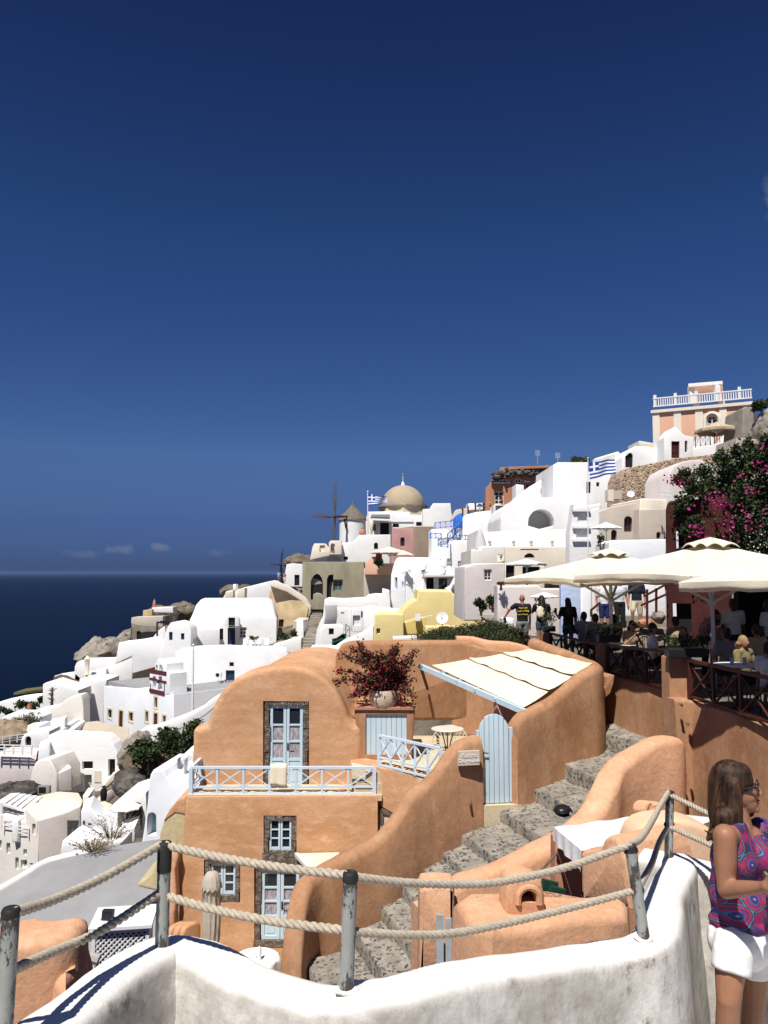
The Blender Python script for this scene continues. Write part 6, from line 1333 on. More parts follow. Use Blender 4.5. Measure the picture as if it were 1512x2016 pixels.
MB().obox(c, (.55, 0, 0), (0, .3, 0), (0, 0, .5)).build('casing', WOODW, t, smooth=0); MB().tube([c + Vector((.2, -.005, .26)), c + Vector((.2, -.02, .26))], .17, 16).build('fan_grille', METALD, t)
rail_px('dark blue railing at the blue door below the terrace wall', 'E', (496, 985), (600, 925), .68, 62.5, 63.5, 4, WOODB, w=.05)
for i, x in enumerate((690, 735, 790, 850)):
 c = P(*k('E', x, 668), 67.5); t = thing('terrace_chair', ('white slatted terrace chair, first from the left', 'white slatted terrace chair, second from the left', 'white slatted terrace chair, third from the left', 'white slatted terrace chair, last on the right')[i] + ' on the long terrace', 'chair', c, 'white chairs on the long terrace')
 MB().box(c + Vector((0, 0, .4)), (.5, .5, .07)).build('seat', WOODW, t, smooth=0); MB().box(c + Vector((0, .24, .68)), (.5, .06, .5)).build('backrest', WOODW, t, smooth=0)
 for a in (-.22, .22):
  for b_ in (-.22, .22): MB().box(c + Vector((a, b_, .2)), (.06, .06, .4)).build('leg', METALG, t, smooth=0)
c = P(*k('E', 780, 650), 68.5); t = thing('terrace_table', 'white table on the long terrace', 'table', c); MB().box(c + Vector((0, 0, .75)), (2.6, .9, .08)).build('tabletop', WOODW, t, smooth=0); MB().box(c + Vector((-1.1, 0, .35)), (.1, .8, .7)).build('leg', WOODW, t, smooth=0); MB().box(c + Vector((1.1, 0, .35)), (.1, .8, .7)).build('leg', WOODW, t, smooth=0)
def shrub(label, x, y, Y, w, h, seed, n=500, size=.14, mats=None, name='shrub', flat=.8):
 rg = random.Random(seed); c = P(x, y, Y); s_ = Y / FPX; t = thing(name, label, 'shrub', c - Vector((0, 0, h * s_ / 2))); lf = MB(); k_ = max(3, int(w / h * 2.5))
 for i in range(k_): leafmass(lf, c + Vector((w * s_ * .38 * rg.uniform(-1, 1), w * s_ * .2 * rg.uniform(-1, 1), h * s_ * .2 * rg.uniform(-1, 1))), (w * s_ * .30, w * s_ * .25 + .1, h * s_ * .36), n // k_, size, rg, .4)
 lf.build('foliage', mats or [LEAFG, LEAFL], t, smooth=0, fix=False); MB().tube([c - Vector((0, 0, h * s_ * .5 + .2)), c], [.06, .03], 6).build('stem', BARK, t)
 return t
shrub('dark green shrub against the tan stone wall, left one', 561, 1253, 74.5, 22, 22, 1, 300, .3); shrub('dark green shrub against the tan stone wall, by the white pillar', 577, 1247, 74.5, 13, 24, 2, 220, .3)
shrub('low pot plant on the white garden wall', 500, 1257, 67, 18, 8, 3, 90, .25)
DK = 1.
ch, cf = bld('church', 'white twin naved church with brown doors and a belfry, grey flat roof', 'church', 'C', [(770, 1440), (768, 1024), (1030, 1044), (1045, 1038), (1056, 1052), (1075, 1076), (1290, 1086), (1294, 1440)], 67, -46, 20, WHITE2,
 [('dark', (803, 1200, 833, 1258)), ('doorwood', (884, 1210, 916, 1352), dict(fm=BROWND)), ('dark', (960, 1222, 990, 1282)), ('dark', (1082, 1213, 1104, 1288)), ('doorwood', (1143, 1228, 1174, 1350), dict(fm=BROWND)), ('dark', (1212, 1246, 1235, 1312)), ('dark', (1149, 1108, 1172, 1184))], ref=(1290, 1340), recess=.12, r=.06)
for x0, y0, x1, y1 in ((803, 1200, 833, 1258), (884, 1210, 916, 1352), (960, 1222, 990, 1282), (1082, 1213, 1104, 1288), (1143, 1228, 1174, 1350), (1212, 1246, 1235, 1312), (1149, 1108, 1172, 1184)):
 a = cf.uz(*k('C', x0, y1)); b_ = cf.uz(*k('C', x1, y0)); g = .16; mb = MB(); z0, z1 = a[1], b_[1]
 for u0, u1, q0, q1 in ((a[0] - g, a[0], z0, z1), (b_[0], b_[0] + g, z0, z1), (a[0] - g, b_[0] + g, z1, z1 + g), (a[0] - g, b_[0] + g, z0 - g * .8, z0)): mb.obox(cf.w(u0, -.03, q0), cf.u * (u1 - u0), cf.b * .06, Vector((0, 0, q1 - q0)))
 mb.build('opening_trim', FRAMEY, ch, smooth=0)
zt = cf.uz(*k('C', 1290, 1086))[1] + cf.o.z
for q, (xa, xb, yy) in enumerate(((775, 1040, 1046), (1080, 1284, 1086))):
 ua, ub = cf.uz(*k('C', xa, 1200))[0], cf.uz(*k('C', xb, 1200))[0]; z_ = cf.uz(*k('C', xb - 6, yy))[1] + .03; MB().slab([cf.w(ua + .15, .25, z_), cf.w(ub - .15, .25, z_), cf.w(ub - .15, 8.6, z_), cf.w(ua + .15, 8.6, z_)], cf.o.z + z_ - .3, .01).build('roof', GREYR, ch, smooth=0)
YB = cf.w(cf.uz(*k('C', 1190, 1078))[0], -.06, 0).y; bf = Fr(*k('C', 1190, 1078), YB, -46); uz = lambda l: [bf.uz(*k('C', *p)) for p in l]
bt_, _ = bld('belfry', 'white two tiered belfry with dark red trim and a bell on the church roof', 'belfry', 'C', [(1113, 1084), (1114, 925), (1122, 914), (1146, 910), (1148, 858), (1160, 850), (1172, 822), (1190, 818), (1206, 848), (1238, 856), (1240, 922), (1262, 930), (1264, 1084)], YB, -46, .9, WHITE2,
 [('hole', (1136, 948, 1160, 1046), dict(arch=1)), ('hole', (1180, 948, 1206, 1046), dict(arch=1)), ('hole', (1158, 866, 1172, 910)), ('hole', (1186, 866, 1202, 910))], ref=(1190, 1078), recess=.35, r=.03)
RTR = mat('dark_red_trim', (.11, .02, .022), .7)
for x0, y0, x1, y1 in ((1114, 917, 1240, 923), (1113, 970, 1170, 975), (1172, 987, 1240, 992), (1112, 1064, 1226, 1070), (1119, 1005, 1124, 1062), (1222, 1010, 1227, 1066), (1150, 880, 1154, 912), (1206, 880, 1210, 912)):
 a = bf.uz(*k('C', x0, y1)); b_ = bf.uz(*k('C', x1, y0)); MB().obox(bf.w(a[0], -.04, a[1]), bf.u * (b_[0] - a[0]), bf.b * .12, Vector((0, 0, b_[1] - a[1]))).build('red_trim', RTR, bt_, smooth=0)
c = bf.w(*[bf.uz(*k('C', 1186, 1000))[0]], -.15, bf.uz(*k('C', 1186, 1000))[1]); MB().lathe(c, [(.15, 0), (.12, .05), (.09, .18), (.03, .25)], 14).build('bell', METALD, bt_)
t = thing('flagpole', 'tall bare white flagpole in front of the church side wall', 'pole', P(379, 1410, 60)); MB().tube([P(379, 1412, 60), P(379.6, 1338, 60), P(381, 1270, 60)], [.10, .08, .05], 8).ball(P(381, 1270, 60), .1).build('shaft', WOODW, t); MB().lathe(P(379, 1412, 60), [(.2, 0), (.2, .2), (.1, .3)], 10).build('base', WOODW, t)
wall_('tan bare slope wall rising behind the church roof', 'C', [(974, 1050), (980, 908), (1060, 880), (1150, 852), (1240, 852), (1330, 884), (1420, 925), (1560, 985), (1560, 1090), (1260, 1060)], 86, 0, 3, TAN if False else mat('sand_plaster', (.55, .43, .28), .95, vscale=.7, col2=(.44, .34, .22), bump=.5, bscale=3), r=.3)
house_('white block house left of the sandy slope wall', 'C', [(780, 1060), (795, 832), (830, 826), (985, 786), (992, 800), (990, 905), (976, 1060)], 89, 8, 6, WHITE)
house_('white upper terrace with pots below the white cottage', 'C', [(855, 860), (884, 702), (1000, 690), (1170, 660), (1240, 760), (1240, 860), (985, 930), (980, 800)], 84.5, 0, 6, WHITE)
house_('small white vaulted cottage on the cliff side', 'C', [(552, 990), (556, 876), (572, 846), (600, 834), (800, 828), (806, 990)], 92, 0, 6, WHITE)
wall_('low grey parapet beside the cliff side cottage', 'C', [(640, 980), (645, 925), (790, 895), (792, 980)], 88, 8, 2, WHITE2)
t = thing('closed_parasol', 'closed cream parasol standing on the cliff side terrace', 'parasol', P(*k('C', 645, 962), 87)); c = P(*k('C', 646, 962), 87); h_ = (P(*k('C', 650, 795), 87) - c).length
MB().lathe(c, [(.1, 0), (.1, h_ * .1), (.32, h_ * .15), (.22, h_ * .3), (.28, h_ * .78), (.36, h_ * .84), (.05, h_)], 12).build('canopy', CANVAS, t); MB().tube([c, c + Vector((0, 0, h_ + .1))], .06, 6).build('pole', BARK, t)
house_('plain white house with a drain pipe left of the church', 'C', [(588, 1400), (590, 975), (640, 965), (792, 980), (792, 1020), (772, 1030), (772, 1400)], 84, 0, 8, WHITE)
wall_('brown stone retaining wall on the cliff side', 'C', [(385, 1010), (400, 954), (440, 958), (500, 985), (588, 1018), (590, 1070)], 90, 0, 4, mat('brown_stone', (.16, .10, .075), .95, vscale=1.5, col2=(.08, .05, .04), bump=1, bscale=3), amp=.06)
wall_('white terrace deck above the brown retaining wall', 'C', [(395, 990), (405, 948), (560, 925), (600, 960), (600, 1040)], 92, 0, 5, WHITE)
house_('white terrace house at the cliff side with a potted agave', 'C', [(316, 1230), (318, 1012), (340, 998), (365, 992), (420, 1010), (580, 1056), (586, 1100), (560, 1230)], 80, 0, 7, WHITE)
wall_('cream rounded garden wall below the cliff side terraces', 'C', [(268, 1400), (272, 1205), (320, 1196), (440, 1172), (470, 1140), (515, 1108), (600, 1094), (615, 1120), (622, 1190), (622, 1400)], 70, 5, 4, mat('offwhite_plaster', (.74, .71, .65), .9, vscale=.6, col2=(.66, .62, .56), bump=.3, bscale=4))
wall_('white terrace strip at the far left edge above the sea', 'C', [(-60, 1290), (-60, 1160), (0, 1142), (110, 1118), (200, 1105), (330, 1100), (330, 1290)], 84, 0, 5, WHITE)
pg2 = thing('pergola', 'low reed pergola with its shade as a dark sheet at the far left terrace', 'pergola', P(*k('C', 200, 1120), 86)); a, b_ = P(*k('C', 100, 1100), 86), P(*k('C', 325, 1072), 88)
MB().obox(a + Vector((0, 0, .15)), b_ - a, (0, 3, 0), (0, 0, .25)).build('roof', DRYL, pg2, smooth=0); MB().obox(a + Vector((0, 1, -1)), b_ - a, (0, .2, 0), (0, 0, 1.1)).build('screen', DKR, pg2, smooth=0)  # the upright dark sheet stands in for the shade below the reeds
house_('white rough cottage on a rocky foot at the far left', 'C', [(8, 1330), (14, 1262), (40, 1242), (120, 1236), (262, 1244), (290, 1262), (290, 1400), (100, 1330)], 66, 0, 5, WHITE2, amp=.1, scale=.6)
rockmass(20, 1447, 62, 100, 56, 3, 11, mat('tan_rock', (.34, .26, .17), .95, vscale=1.2, col2=(.16, .12, .085), bump=1, bscale=2), 'tan broken rock face under the far left cottage', 'rock')
for i, (x, y, w_, h_, Y) in enumerate(((30, 1390, 30, 22, 80), (60, 1388, 26, 20, 79), (12, 1400, 24, 14, 78), (78, 1380, 16, 18, 81))): shrub(('dark pine like shrub on the far left terrace', 'dark round shrub by the clay pots on the far left terrace', 'low dark shrub at the picture edge on the far left terrace', 'dark shrub under the reed pergola')[i], x, y, Y, w_, h_, 20 + i, 260, .32)
t = thing('clay_pot', 'brown clay jar on the far left terrace', 'pot', P(58, 1402, 78)); MB().lathe(P(58, 1402, 78), [(.16, 0), (.24, .2), (.24, .55), (.18, .72), (.2, .78)], 14).build('jar', TERRA, t)
c = P(*k('C', 385, 1190), 78); t = thing('agave', 'grey agave plant on the white cliff side terrace', 'plant', c); mb = MB(); rg = random.Random(3)
for i in range(40): leaf(mb, c + Vector((0, 0, rg.uniform(.2, 1.9))), rg.uniform(.3, .55), rg, 0, .25)
mb.build('leaves', mat('grey_green_leaf', (.25, .22, .19), .8), t, smooth=0, fix=False); MB().tube([c, c + Vector((0, 0, 2.0))], [.15, .08], 6).build('trunk', BARK, t)
dry_bush('feathery olive green bush beside the rocky cottage', 57, 1440, 62.5, .8, 1.5, 150, 5, (DRY, [DRYL, LEAFL]), leafy=1.2, size=.12, name='bush')
z_ = -12.9
slabld('plaza', 'x', 'plaza', 'Q', [(860, 722), (1070, 575), (1215, 560), (1330, 600), (1600, 650), (1600, 900), (1440, 860), (1300, 745)], z_, -16, mat('pale_paving', (.52, .45, .36), .9, vscale=1, col2=(.42, .36, .28), bump=.3)); o = bpy.data.objects['plaza']; del o['label']; del o['category']; o['kind'] = 'structure'; o.name = 'pavement_plaza'; o.name = 'plaza'
for i, (a, b_, l) in enumerate((((690, 695), (1005, 505), 'white sloping ramp wall with inset panels, upper one'), ((820, 712), (1062, 528), 'white sloping ramp wall, lower one beside the plaza'))):
 p0, p1 = P(*k('Q', *a), 60), P(*k('Q', *b_), 73); mb = MB(); wall_sweep(mb, [p0, p0.lerp(p1, .5), p1], .5, -17, n=3, nz=3, rtop=.1); mb.build('ramp_wall', WHITE, None, label=l, cat='wall')
house_('white stair block at the foot of the ramp', 'Q', [(610, 700), (615, 580), (700, 570), (805, 535), (810, 640), (710, 700)], 63, 15, 3, WHITE)
house_('low white walls stepping up to the ramp', 'Q', [(300, 800), (325, 690), (340, 620), (480, 628), (500, 680), (600, 690), (620, 800)], 61, 0, 4, WHITE)
wl_, _ = house_('white cave house with an arched dark opening and seats in front', 'Q', [(240, 900), (270, 770), (320, 720), (500, 690), (610, 690), (610, 900)], 58, 0, 4, PALE if False else WHITE, [('doordark', (312, 752, 386, 872), dict(arch=1))])
vq, vf = bld(W, 'white barrel vaulted house with a dark square window over a pale door', 'house', 'Q', [(588, 1449), (590, 770), (600, 742), (640, 732), (900, 742), (1280, 764), (1340, 795), (1405, 860), (1455, 950), (1482, 1060), (1482, 1310), (1350, 1340), (1250, 1449)], 53, 0, 3.2, WHITE,
 [('dark', (1018, 1064, 1152, 1164)), ('doorwood', (1030, 1230, 1138, 1412), dict(fm=mat('cream_door_paint', (.62, .57, .48), .7))), ('doordark', (1340, 1036, 1428, 1250))], recess=.35, rd=8)
for x0, x1 in ((905, 985), (1172, 1255)):
 a = vf.uz(*k('Q', x0, 1320)); b_ = vf.uz(*k('Q', x1, 1180)); MB().obox(vf.w(a[0], -.05, a[1]), vf.u * (b_[0] - a[0]), vf.b * .08, Vector((0, 0, b_[1] - a[1]))).build('shutter', MATS['cream_door_paint'], vq, smooth=0)
wall_('sloping beige ramp parapet at the vaulted house door', 'Q', [(1190, 1440), (1250, 1390), (1400, 1205), (1425, 1215), (1420, 1300), (1260, 1449)], 51.5, 0, .8, CREAM)
house_('white wedge shaped buttress left of the vaulted house', 'Q', [(460, 1120), (484, 885), (550, 855), (618, 840), (618, 1040), (500, 1110)], 52, 20, 2.5, WHITE2)
house_('white stepped house front below the buttress', 'Q', [(330, 1470), (400, 1160), (440, 1075), (500, 1042), (615, 1045), (700, 1200), (705, 1470)], 50, -12, 5, PALE if False else MATS['offwhite_plaster'])
house_('grey shaded return wall of the stepped white house', 'Q', [(704, 1440), (706, 1216), (885, 1138), (905, 1440)], 49.7, 32, 2.2, PALE)  # darker plaster than the house front, painting the shade into the colour
wall_('pinkish white curved terrace wall under the white railings at the left edge', 'Q', [(-80, 1380), (-80, 985), (0, 985), (390, 1000), (430, 1050), (470, 960), (480, 900), (500, 890), (470, 1080), (420, 1340), (340, 1340)], 54, 0, 5, PALE, r=.15)
bars_px('white two bar railing along the curved terrace wall', 'Q', (-60, 975), (388, 990), .62, 53.5, 53.5, 5, 3, WOODW, w=.06); bars_px('white railing of the upper sloping path at the left edge', 'Q', (-60, 870), (385, 800), 0.5, 57, 59, 6, 3, WOODW, w=.05)
rockmass(22, 1562, 47, 100, 34, 2, 13, DROCK, 'dark lava rock face below the curved terrace wall', 'rock')
t = thing('air_conditioner', 'grey air conditioner box on the cream roof', 'air conditioner', P(*k('D', 300, 515), 46)); c = P(*k('D', 266, 515), 46); MB().obox(c, (.64, 0, 0), (0, .3, 0), (0, 0, .42)).build('casing', METALG, t, smooth=0); MB().obox(c + Vector((.06, -.015, .05)), (.40, 0, 0), (0, .014, 0), (0, 0, .32)).build('grille', METALD, t, smooth=0)
hl_, hf = house_('pale three storey house with small white windows at the lower left', 'D', [(-120, 1400), (-120, 640), (0, 655), (90, 700), (176, 710), (176, 606), (262, 706), (262, 1400)], 41, -22, 6, MATS['offwhite_plaster'],
 [('win', (228, 726, 252, 806)), ('win', (45, 862, 72, 940)), ('win', (165, 906, 190, 950)), ('win', (-8, 842, 12, 906)), ('win', (148, 982, 192, 1042)), ('win', (108, 965, 132, 1050)), ('dark', (210, 1004, 232, 1020))], ref=(262, 706), recess=.22)
house_('shaded right hand side of the three storey house with a grey door', 'D', [(263, 1300), (263, 704), (350, 680), (480, 640), (574, 598), (576, 700), (560, 1300)], 41, 34, 3, PALE, [('doorwood', (476, 702, 560, 900), dict(fm=METALG))], ref=(263, 704))  # this side's shade is put into the colour by a darker plaster
slabld('flat_roof', 'cream curved flat roof of the three storey house', 'roof', 'D', [(262, 700), (174, 606), (190, 570), (300, 520), (420, 495), (560, 505), (590, 560), (576, 597), (480, 640), (350, 680)], P(*k('D', 262, 700), 41).z, -22, mat('cream_roof', (.72, .64, .50), .9, vscale=.8, col2=(.64, .56, .43), bump=.2), r=.08)
for x, y0, y1, w_, l in ((607, 530, 620, 22, 'square white chimney on the cream roof'),): house_(l, 'D', [(x - w_, y1), (x - w_, y0), (x + w_, y0), (x + w_, y1)], 41.5, 10, .6, WHITE)
t = thing('chimney_pot', 'dark metal chimney pot behind the cream roof', 'chimney', P(*k('D', 734, 565), 42)); MB().lathe(P(*k('D', 734, 565), 42), [(.12, 0), (.17, .2), (.17, .5), (.12, .62)], 12).build('pot', METALD, t); MB().lathe(P(*k('D', 734, 562), 42) + Vector((0, 0, .62)), [(.05, 0), (.05, .06), (.15, .07), (.02, .14)], 12).build('cowl', METALD, t)
wall_('low pale roof parapet between the two chimneys', 'D', [(625, 640), (630, 590), (720, 540), (735, 560), (740, 600), (640, 640)], 42.5, 0, .5, PALE)
house_('white lower roof edge beside the cream roof', 'D', [(570, 800), (575, 640), (640, 610), (715, 692), (765, 705), (765, 800)], 38, 15, 4, WHITE2, [('win', (585, 705, 604, 750)), ('win', (624, 722, 648, 742))])
slabld('flat_roof', 'pinkish cream flat roof beyond the chimneys', 'roof', 'D', [(590, 640), (620, 600), (740, 562), (800, 588), (755, 640), (712, 690)], P(*k('D', 600, 640), 39.5).z, -20, MATS['cream_roof'], r=.05)
pg3 = thing('pergola', 'white beamed pergola over a dark terrace at the left edge', 'pergola', P(*k('D', 100, 640), 43))
for i in range(5): MB().bar(P(*k('D', 5 + 38 * i, 580 + 12 * i), 42.2), P(*k('D', 110 + 40 * i, 512 + 6 * i), 45), .5, .06).build('shade_strip', CANVASW, pg3, smooth=0)
MB().bar(P(*k('D', -30, 575), 42), P(*k('D', 190, 640), 42), .1).build('beam', WOODW, pg3, smooth=0)
for x in (12, 185): MB().bar(P(*k('D', x, 760), 42), P(*k('D', x, 575 + x * .3), 42), .12, up=(0, 1, 0)).build('post', WOODW, pg3, smooth=0)
MB().obox(P(*k('D', -40, 800), 42.7), (1.72, 0, 0), (0, .2, 0), (0, 0, 1.25)).build('painted_shade', DARKH, pg3, smooth=0)  # near-black backdrop paints in the shade under the pergola
bars_px('white balcony railing at the left edge, under the pergola', 'D', (10, 760), (92, 785), .66, 41.6, 41.4, 2, 3, WOODW, w=.035); bars_px('second white balcony railing of the three storey house', 'D', (112, 808), (200, 830), .5, 41.3, 41.1, 2, 3, WOODW, w=.035)
house_('white pier between the two balcony railings', 'D', [(82, 860), (84, 702), (130, 706), (130, 860)], 41.2, 0, .6, WHITE)
bn, nf_ = house_('white rounded nook with a shaded terrace and deckchairs', 'D', [(700, 830), (715, 690), (735, 660), (800, 590), (850, 545), (930, 516), (1035, 504), (1045, 830)], 36, 0, 5.2, WHITE, [('hole', [(832, 775), (835, 600), (975, 600), (1010, 640), (1010, 775)], dict(poly=1))], recess=2.2, r=.1)
umbrella(P(*k('D', 890, 560), 34.9).x, 34.9, P(890 / 3.6, 1420 + 608 / 3.6, 34.9).z, P(*k('D', 890, 548), 34.9).z, 0.7, .4, 'small white umbrella over the nook terrace', base=P(*k('D', 890, 745), 35.4).z, group=None, val=.05, nside=8, cm=CANVASW, cap=False)
deckchair('dark framed deckchair in the white nook, left one', *k('D', 850, 750), 36.9, .4, .75); deckchair('dark framed deckchair in the white nook, right one', *k('D', 905, 757), 36.5, .3, .75)
t = thing('clay_pot', 'dark pot in the corner of the white nook', 'pot', P(*k('D', 955, 690), 35.8)); MB().lathe(P(*k('D', 955, 690), 35.8), [(.2, 0), (.32, .3), (.26, .6), (.2, .65)], 12).build('jar', METALD, t)
house_('low white terrace wall in front of the nook', 'D', [(838, 880), (842, 785), (955, 752), (960, 850), (930, 880)], 33.5, 10, 2.5, WHITE, [('dark', (865, 825, 930, 862), dict(fm=METALG))], recess=.1)
umbrella(P(*k('D', 690, 740), 35).x, 35, P(190, 1420 + 800 / 3.6, 35).z, P(*k('D', 690, 738), 35).z, 0.85, .3, 'flat cream umbrella over the lower left terrace', base=-14, group=None, val=.08, nside=8, cm=CANVASW, cap=False)
wall_('white edge walls below the flat cream umbrella', 'D', [(420, 960), (440, 850), (480, 830), (520, 860), (700, 830), (840, 880), (840, 960)], 30, 0, 3, WHITE)
dry_bush('dark brown dry shrub under the flat cream umbrella', *k('D', 790, 830), 29.5, 1.0, .9, 90, 8, (DRY, [BROWND, DRYL]), leafy=.3, size=.06)
bw, bwf = house_('bluish white house with an aqua arched niche, left of the terracotta house', 'D', [(985, 960), (1015, 780), (1040, 600), (1056, 420), (1064, 378), (1085, 345), (1160, 350), (1180, 395), (1215, 430), (1262, 445), (1320, 395), (1400, 330), (1400, 960)], 28, -6, 5, WHITE2,
 [('hole', (1042, 645, 1108, 812), dict(arch=1))], recess=.5, rd=6, r=.08)
a_ = [bwf.uz(*k('D', *p)) for p in arch(1042, 645, 1108, 812)]; MB().add([bwf.w(u, .48, z) for u, z in a_], [tuple(range(len(a_)))]).build('niche', mat('aqua_plaster', (.30, .56, .58), .8), bw, smooth=0)
pts = [PZ(*k('D', *p), P(*k('D', 1200, 370), 30).z) for p in [(1135, 345), (1310, 345), (1318, 368), (1250, 376), (1175, 378)]]; t = thing('pool', 'small turquoise plunge pool on the white terrace', 'pool', pts[0]); MB().slab(pts, pts[0].z - .5, .01).build('water', mat('pool_water', (.10, .55, .62), .08, spec=.6), t, smooth=0)
c_ = sum(pts, Vector()) / len(pts); mb = MB(); wall_sweep(mb, [c_ + (p - c_) * 1.12 + Vector((0, 0, .06)) for p in pts + [pts[0]]], .22, pts[0].z - .6, n=2, nz=2, smooth_path=False); mb.build('pool_rim', WHITE, t)
for i, (x, y) in enumerate(((1225, 432), (1275, 440))):
 c = P(*k('D', x, y), 29.2); t = thing('terrace_chair', 'grey terrace chair by the plunge pool, ' + ('left one' if i == 0 else 'right one'), 'chair', c); MB().box(c + Vector((0, 0, .35)), (.4, .4, .05)).build('seat', METALG, t, smooth=0); MB().box(c + Vector((.2, 0, .6)), (.04, .4, .5)).build('backrest', METALG, t, smooth=0)
 for a in (-.17, .17):
  for b_ in (-.17, .17): MB().box(c + Vector((a, b_, .17)), (.04, .04, .34)).build('leg', METALG, t, smooth=0)
house_('white rounded roof end behind the plunge pool', 'D', [(1200, 400), (1215, 345), (1250, 285), (1300, 235), (1350, 205), (1420, 190), (1420, 400)], 31.5, 0, 4, WHITE)
rockmass(265, 1535, 40, 60, 52, 2.0, 15, DROCK, 'dark stone wall and rock under the shrubs', 'rock'); rockmass(300, 1500, 42, 110, 44, 2.2, 16, mat('brown_earth', (.16, .115, .075), .95, vscale=2, col2=(.08, .06, .04), bump=1), 'brown earth slope below the dark shrubs', 'earth_bank'); rockmass(270, 1480, 46, 40, 70, 2.5, 17, GRST, 'grey rock at the end of the church garden wall', 'rock')
shrub('large dark green shrub beside the terracotta house', 370, 1452, 40, 92, 96, 31, 4200, .19); shrub('dark shrub spreading left towards the rocks', 312, 1468, 40.5, 96, 62, 32, 3000, .19); shrub('dark shrub leaning on the rock', 292, 1492, 39.5, 56, 46, 33, 1400, .18)
wall_('white garden wall sloping up in front of the church', 'E', [(-90, 1400), (-85, 1275), (0, 1262), (120, 1215), (240, 1170), (380, 1100), (420, 1060), (500, 1010), (520, 1040), (500, 1080), (400, 1160), (300, 1230), (120, 1300), (-40, 1420)], 56, 0, 1.5, WHITE)
steps('', 'D', [(835, 165), (850, 215), (865, 270), (872, 335)], [(885, 200), (900, 235), (915, 280), (925, 330)], 56, 48, 7, CREAM)
house_('olive brown house with a pointed arched door and a shuttered window beside the long stairs', 'A', [(133, 1060), (135, 702), (590, 703), (592, 1060)], 100, 0, 8, OLIVE, [('doordark', [(196, 985), (196, 850), (205, 825), (222, 803), (242, 792), (262, 803), (278, 825), (286, 855), (286, 985)], dict(poly=1)), ('doordark', [(312, 985), (316, 830), (330, 800), (364, 797), (364, 840), (350, 900), (345, 985)], dict(poly=1)), ('win', (362, 836, 432, 921), dict(fm=mat('grey_green_shutter', (.20, .24, .23), .8), bars=(1, 5)))], recess=.5, amp=.06, scale=.5)
house_('tan concrete extension of the olive house, stained with rust', 'A', [(590, 1060), (592, 752), (700, 748), (805, 758), (805, 1060)], 99.5, 0, 7, BEIGE, amp=.05)
wall_('olive crumbling wall end beside the long stairs', 'A', [(214, 1060), (216, 945), (235, 933), (262, 942), (292, 975), (296, 1060)], 90, 0, 1.2, OLIVE, amp=.1)
house_('little white house with a grey door on the ridge', 'A', [(-10, 890), (15, 722), (60, 715), (135, 720), (135, 890)], 108, 0, 6, WHITE, [('dark', (74, 800, 112, 880))])
house_('broad white wall house with a small arched window under the windmill', 'A', [(200, 760), (205, 680), (222, 648), (420, 642), (424, 562), (510, 556), (555, 505), (640, 502), (790, 500), (790, 760)], 112, 0, 9, WHITE, [('dark', (666, 560, 696, 608), dict(arch=1)), ('dark', (440, 664, 472, 688)), ('hole', (312, 655, 420, 700), dict(arch=1))], recess=.5)
bl_, bfr = bld('bell_arch', 'cream bell arch with a small hanging bell', 'bell arch', 'A', [(332, 650), (330, 560), (345, 545), (424, 546), (426, 650)], 110.5, 0, 1.2, CREAM, [('hole', (343, 566, 376, 640), dict(arch=1))])
MB().lathe(bfr.w(bfr.uz(*k('A', 359, 612))[0], .1, bfr.uz(*k('A', 359, 612))[1]), [(.26, 0), (.19, .16), (.15, .42), (.04, .56)], 12).build('bell', BROWND, bl_)
wall_('ruined cream stone wall with window gaps left of the bell arch', 'A', [(190, 690), (205, 600), (222, 568), (300, 566), (330, 600), (335, 660)], 111.5, 0, 1.5, CREAM, ops=[('dark', (262, 578, 300, 630))], amp=.12)
wt = P(*k('A', 508, 378), 135); wm = thing('windmill', 'white round windmill with a conical thatched cap and bare sails', 'windmill', P(*k('A', 508, 620), 135)); rw_ = 100 / 3.78 * 135 / FPX
MB().lathe(wt - Vector((0, 0, 24)), [(rw_ * 1.25, 0), (rw_ * 1.02, 16), (rw_ * .97, 24), (rw_ * .9, 24.1)], 36).build('tower', WHITE, wm)
hc = (378 - 265) / 3.78 * 135 / FPX; MB().lathe(wt - Vector((0, 0, .2)), [(rw_ * 1.06, -.2), (rw_ * .98, .4), (rw_ * .5, hc * .55), (.12, hc), (.05, hc + .5)], 28).rough(.12, 1.3).build('cap', mat('grey_thatch', (.19, .165, .135), .95, vscale=1.2, col2=(.11, .095, .08), bump=1., bscale=5, stretch=(2, 2, .4)), wm)
for x, y, w_ in ((447, 393, 12), (460, 441, 14)): c = P(*k('A', x, y), 135 - rw_ * .82); MB().box(c, (w_ / 3.78 * .086, 1.6, 18 / 3.78 * .086)).build('window', DARKH, wm, smooth=0)
hub = P(*k('A', 376, 369), 129); MB().tube([hub + Vector((-.2, -.5, 0)), wt + Vector((0, 0, .3))], .13, 8).ball(hub, .26).build('axle', REDW, wm)
yw = R(32); au = Vector((math.cos(yw), math.sin(yw), 0))
for d, l_ in ((Vector((.0, 0, 1)), 5.6), (Vector((-.03, 0, -1)), 3.9), (-au, 4.3), (au, 1.6)):
 sd = au if abs(d.z) > .5 else Vector((0, 0, 1)); a_ = MB().tube([hub, hub + d * l_ * .55, hub + d * l_], [.13, .10, .05], 6)
 if l_ > 2:
  for g in (-.42, .36): a_.tube([hub + d * .3, hub + d * l_ * .6 + sd * g, hub + d * l_ * .97 + sd * g * .5], [.06, .05, .03], 5)
 a_.build('sail_arm', REDW if l_ < 2 else BARK, wm)
MB().tube([hub + Vector((0, -1.5, 0)), hub], .08, 6).build('boom', BARK, wm)
h2 = P(553, 1112, 115); w2 = thing('bare_windmill', 'bare dark sail wheel of a second windmill behind the ridge', 'windmill', h2 - Vector((0, 0, 3))); MB().ball(h2, .25).tube([h2, h2 - Vector((-.3, 0, 4))], .15, 6).build('axle', METALD, w2)
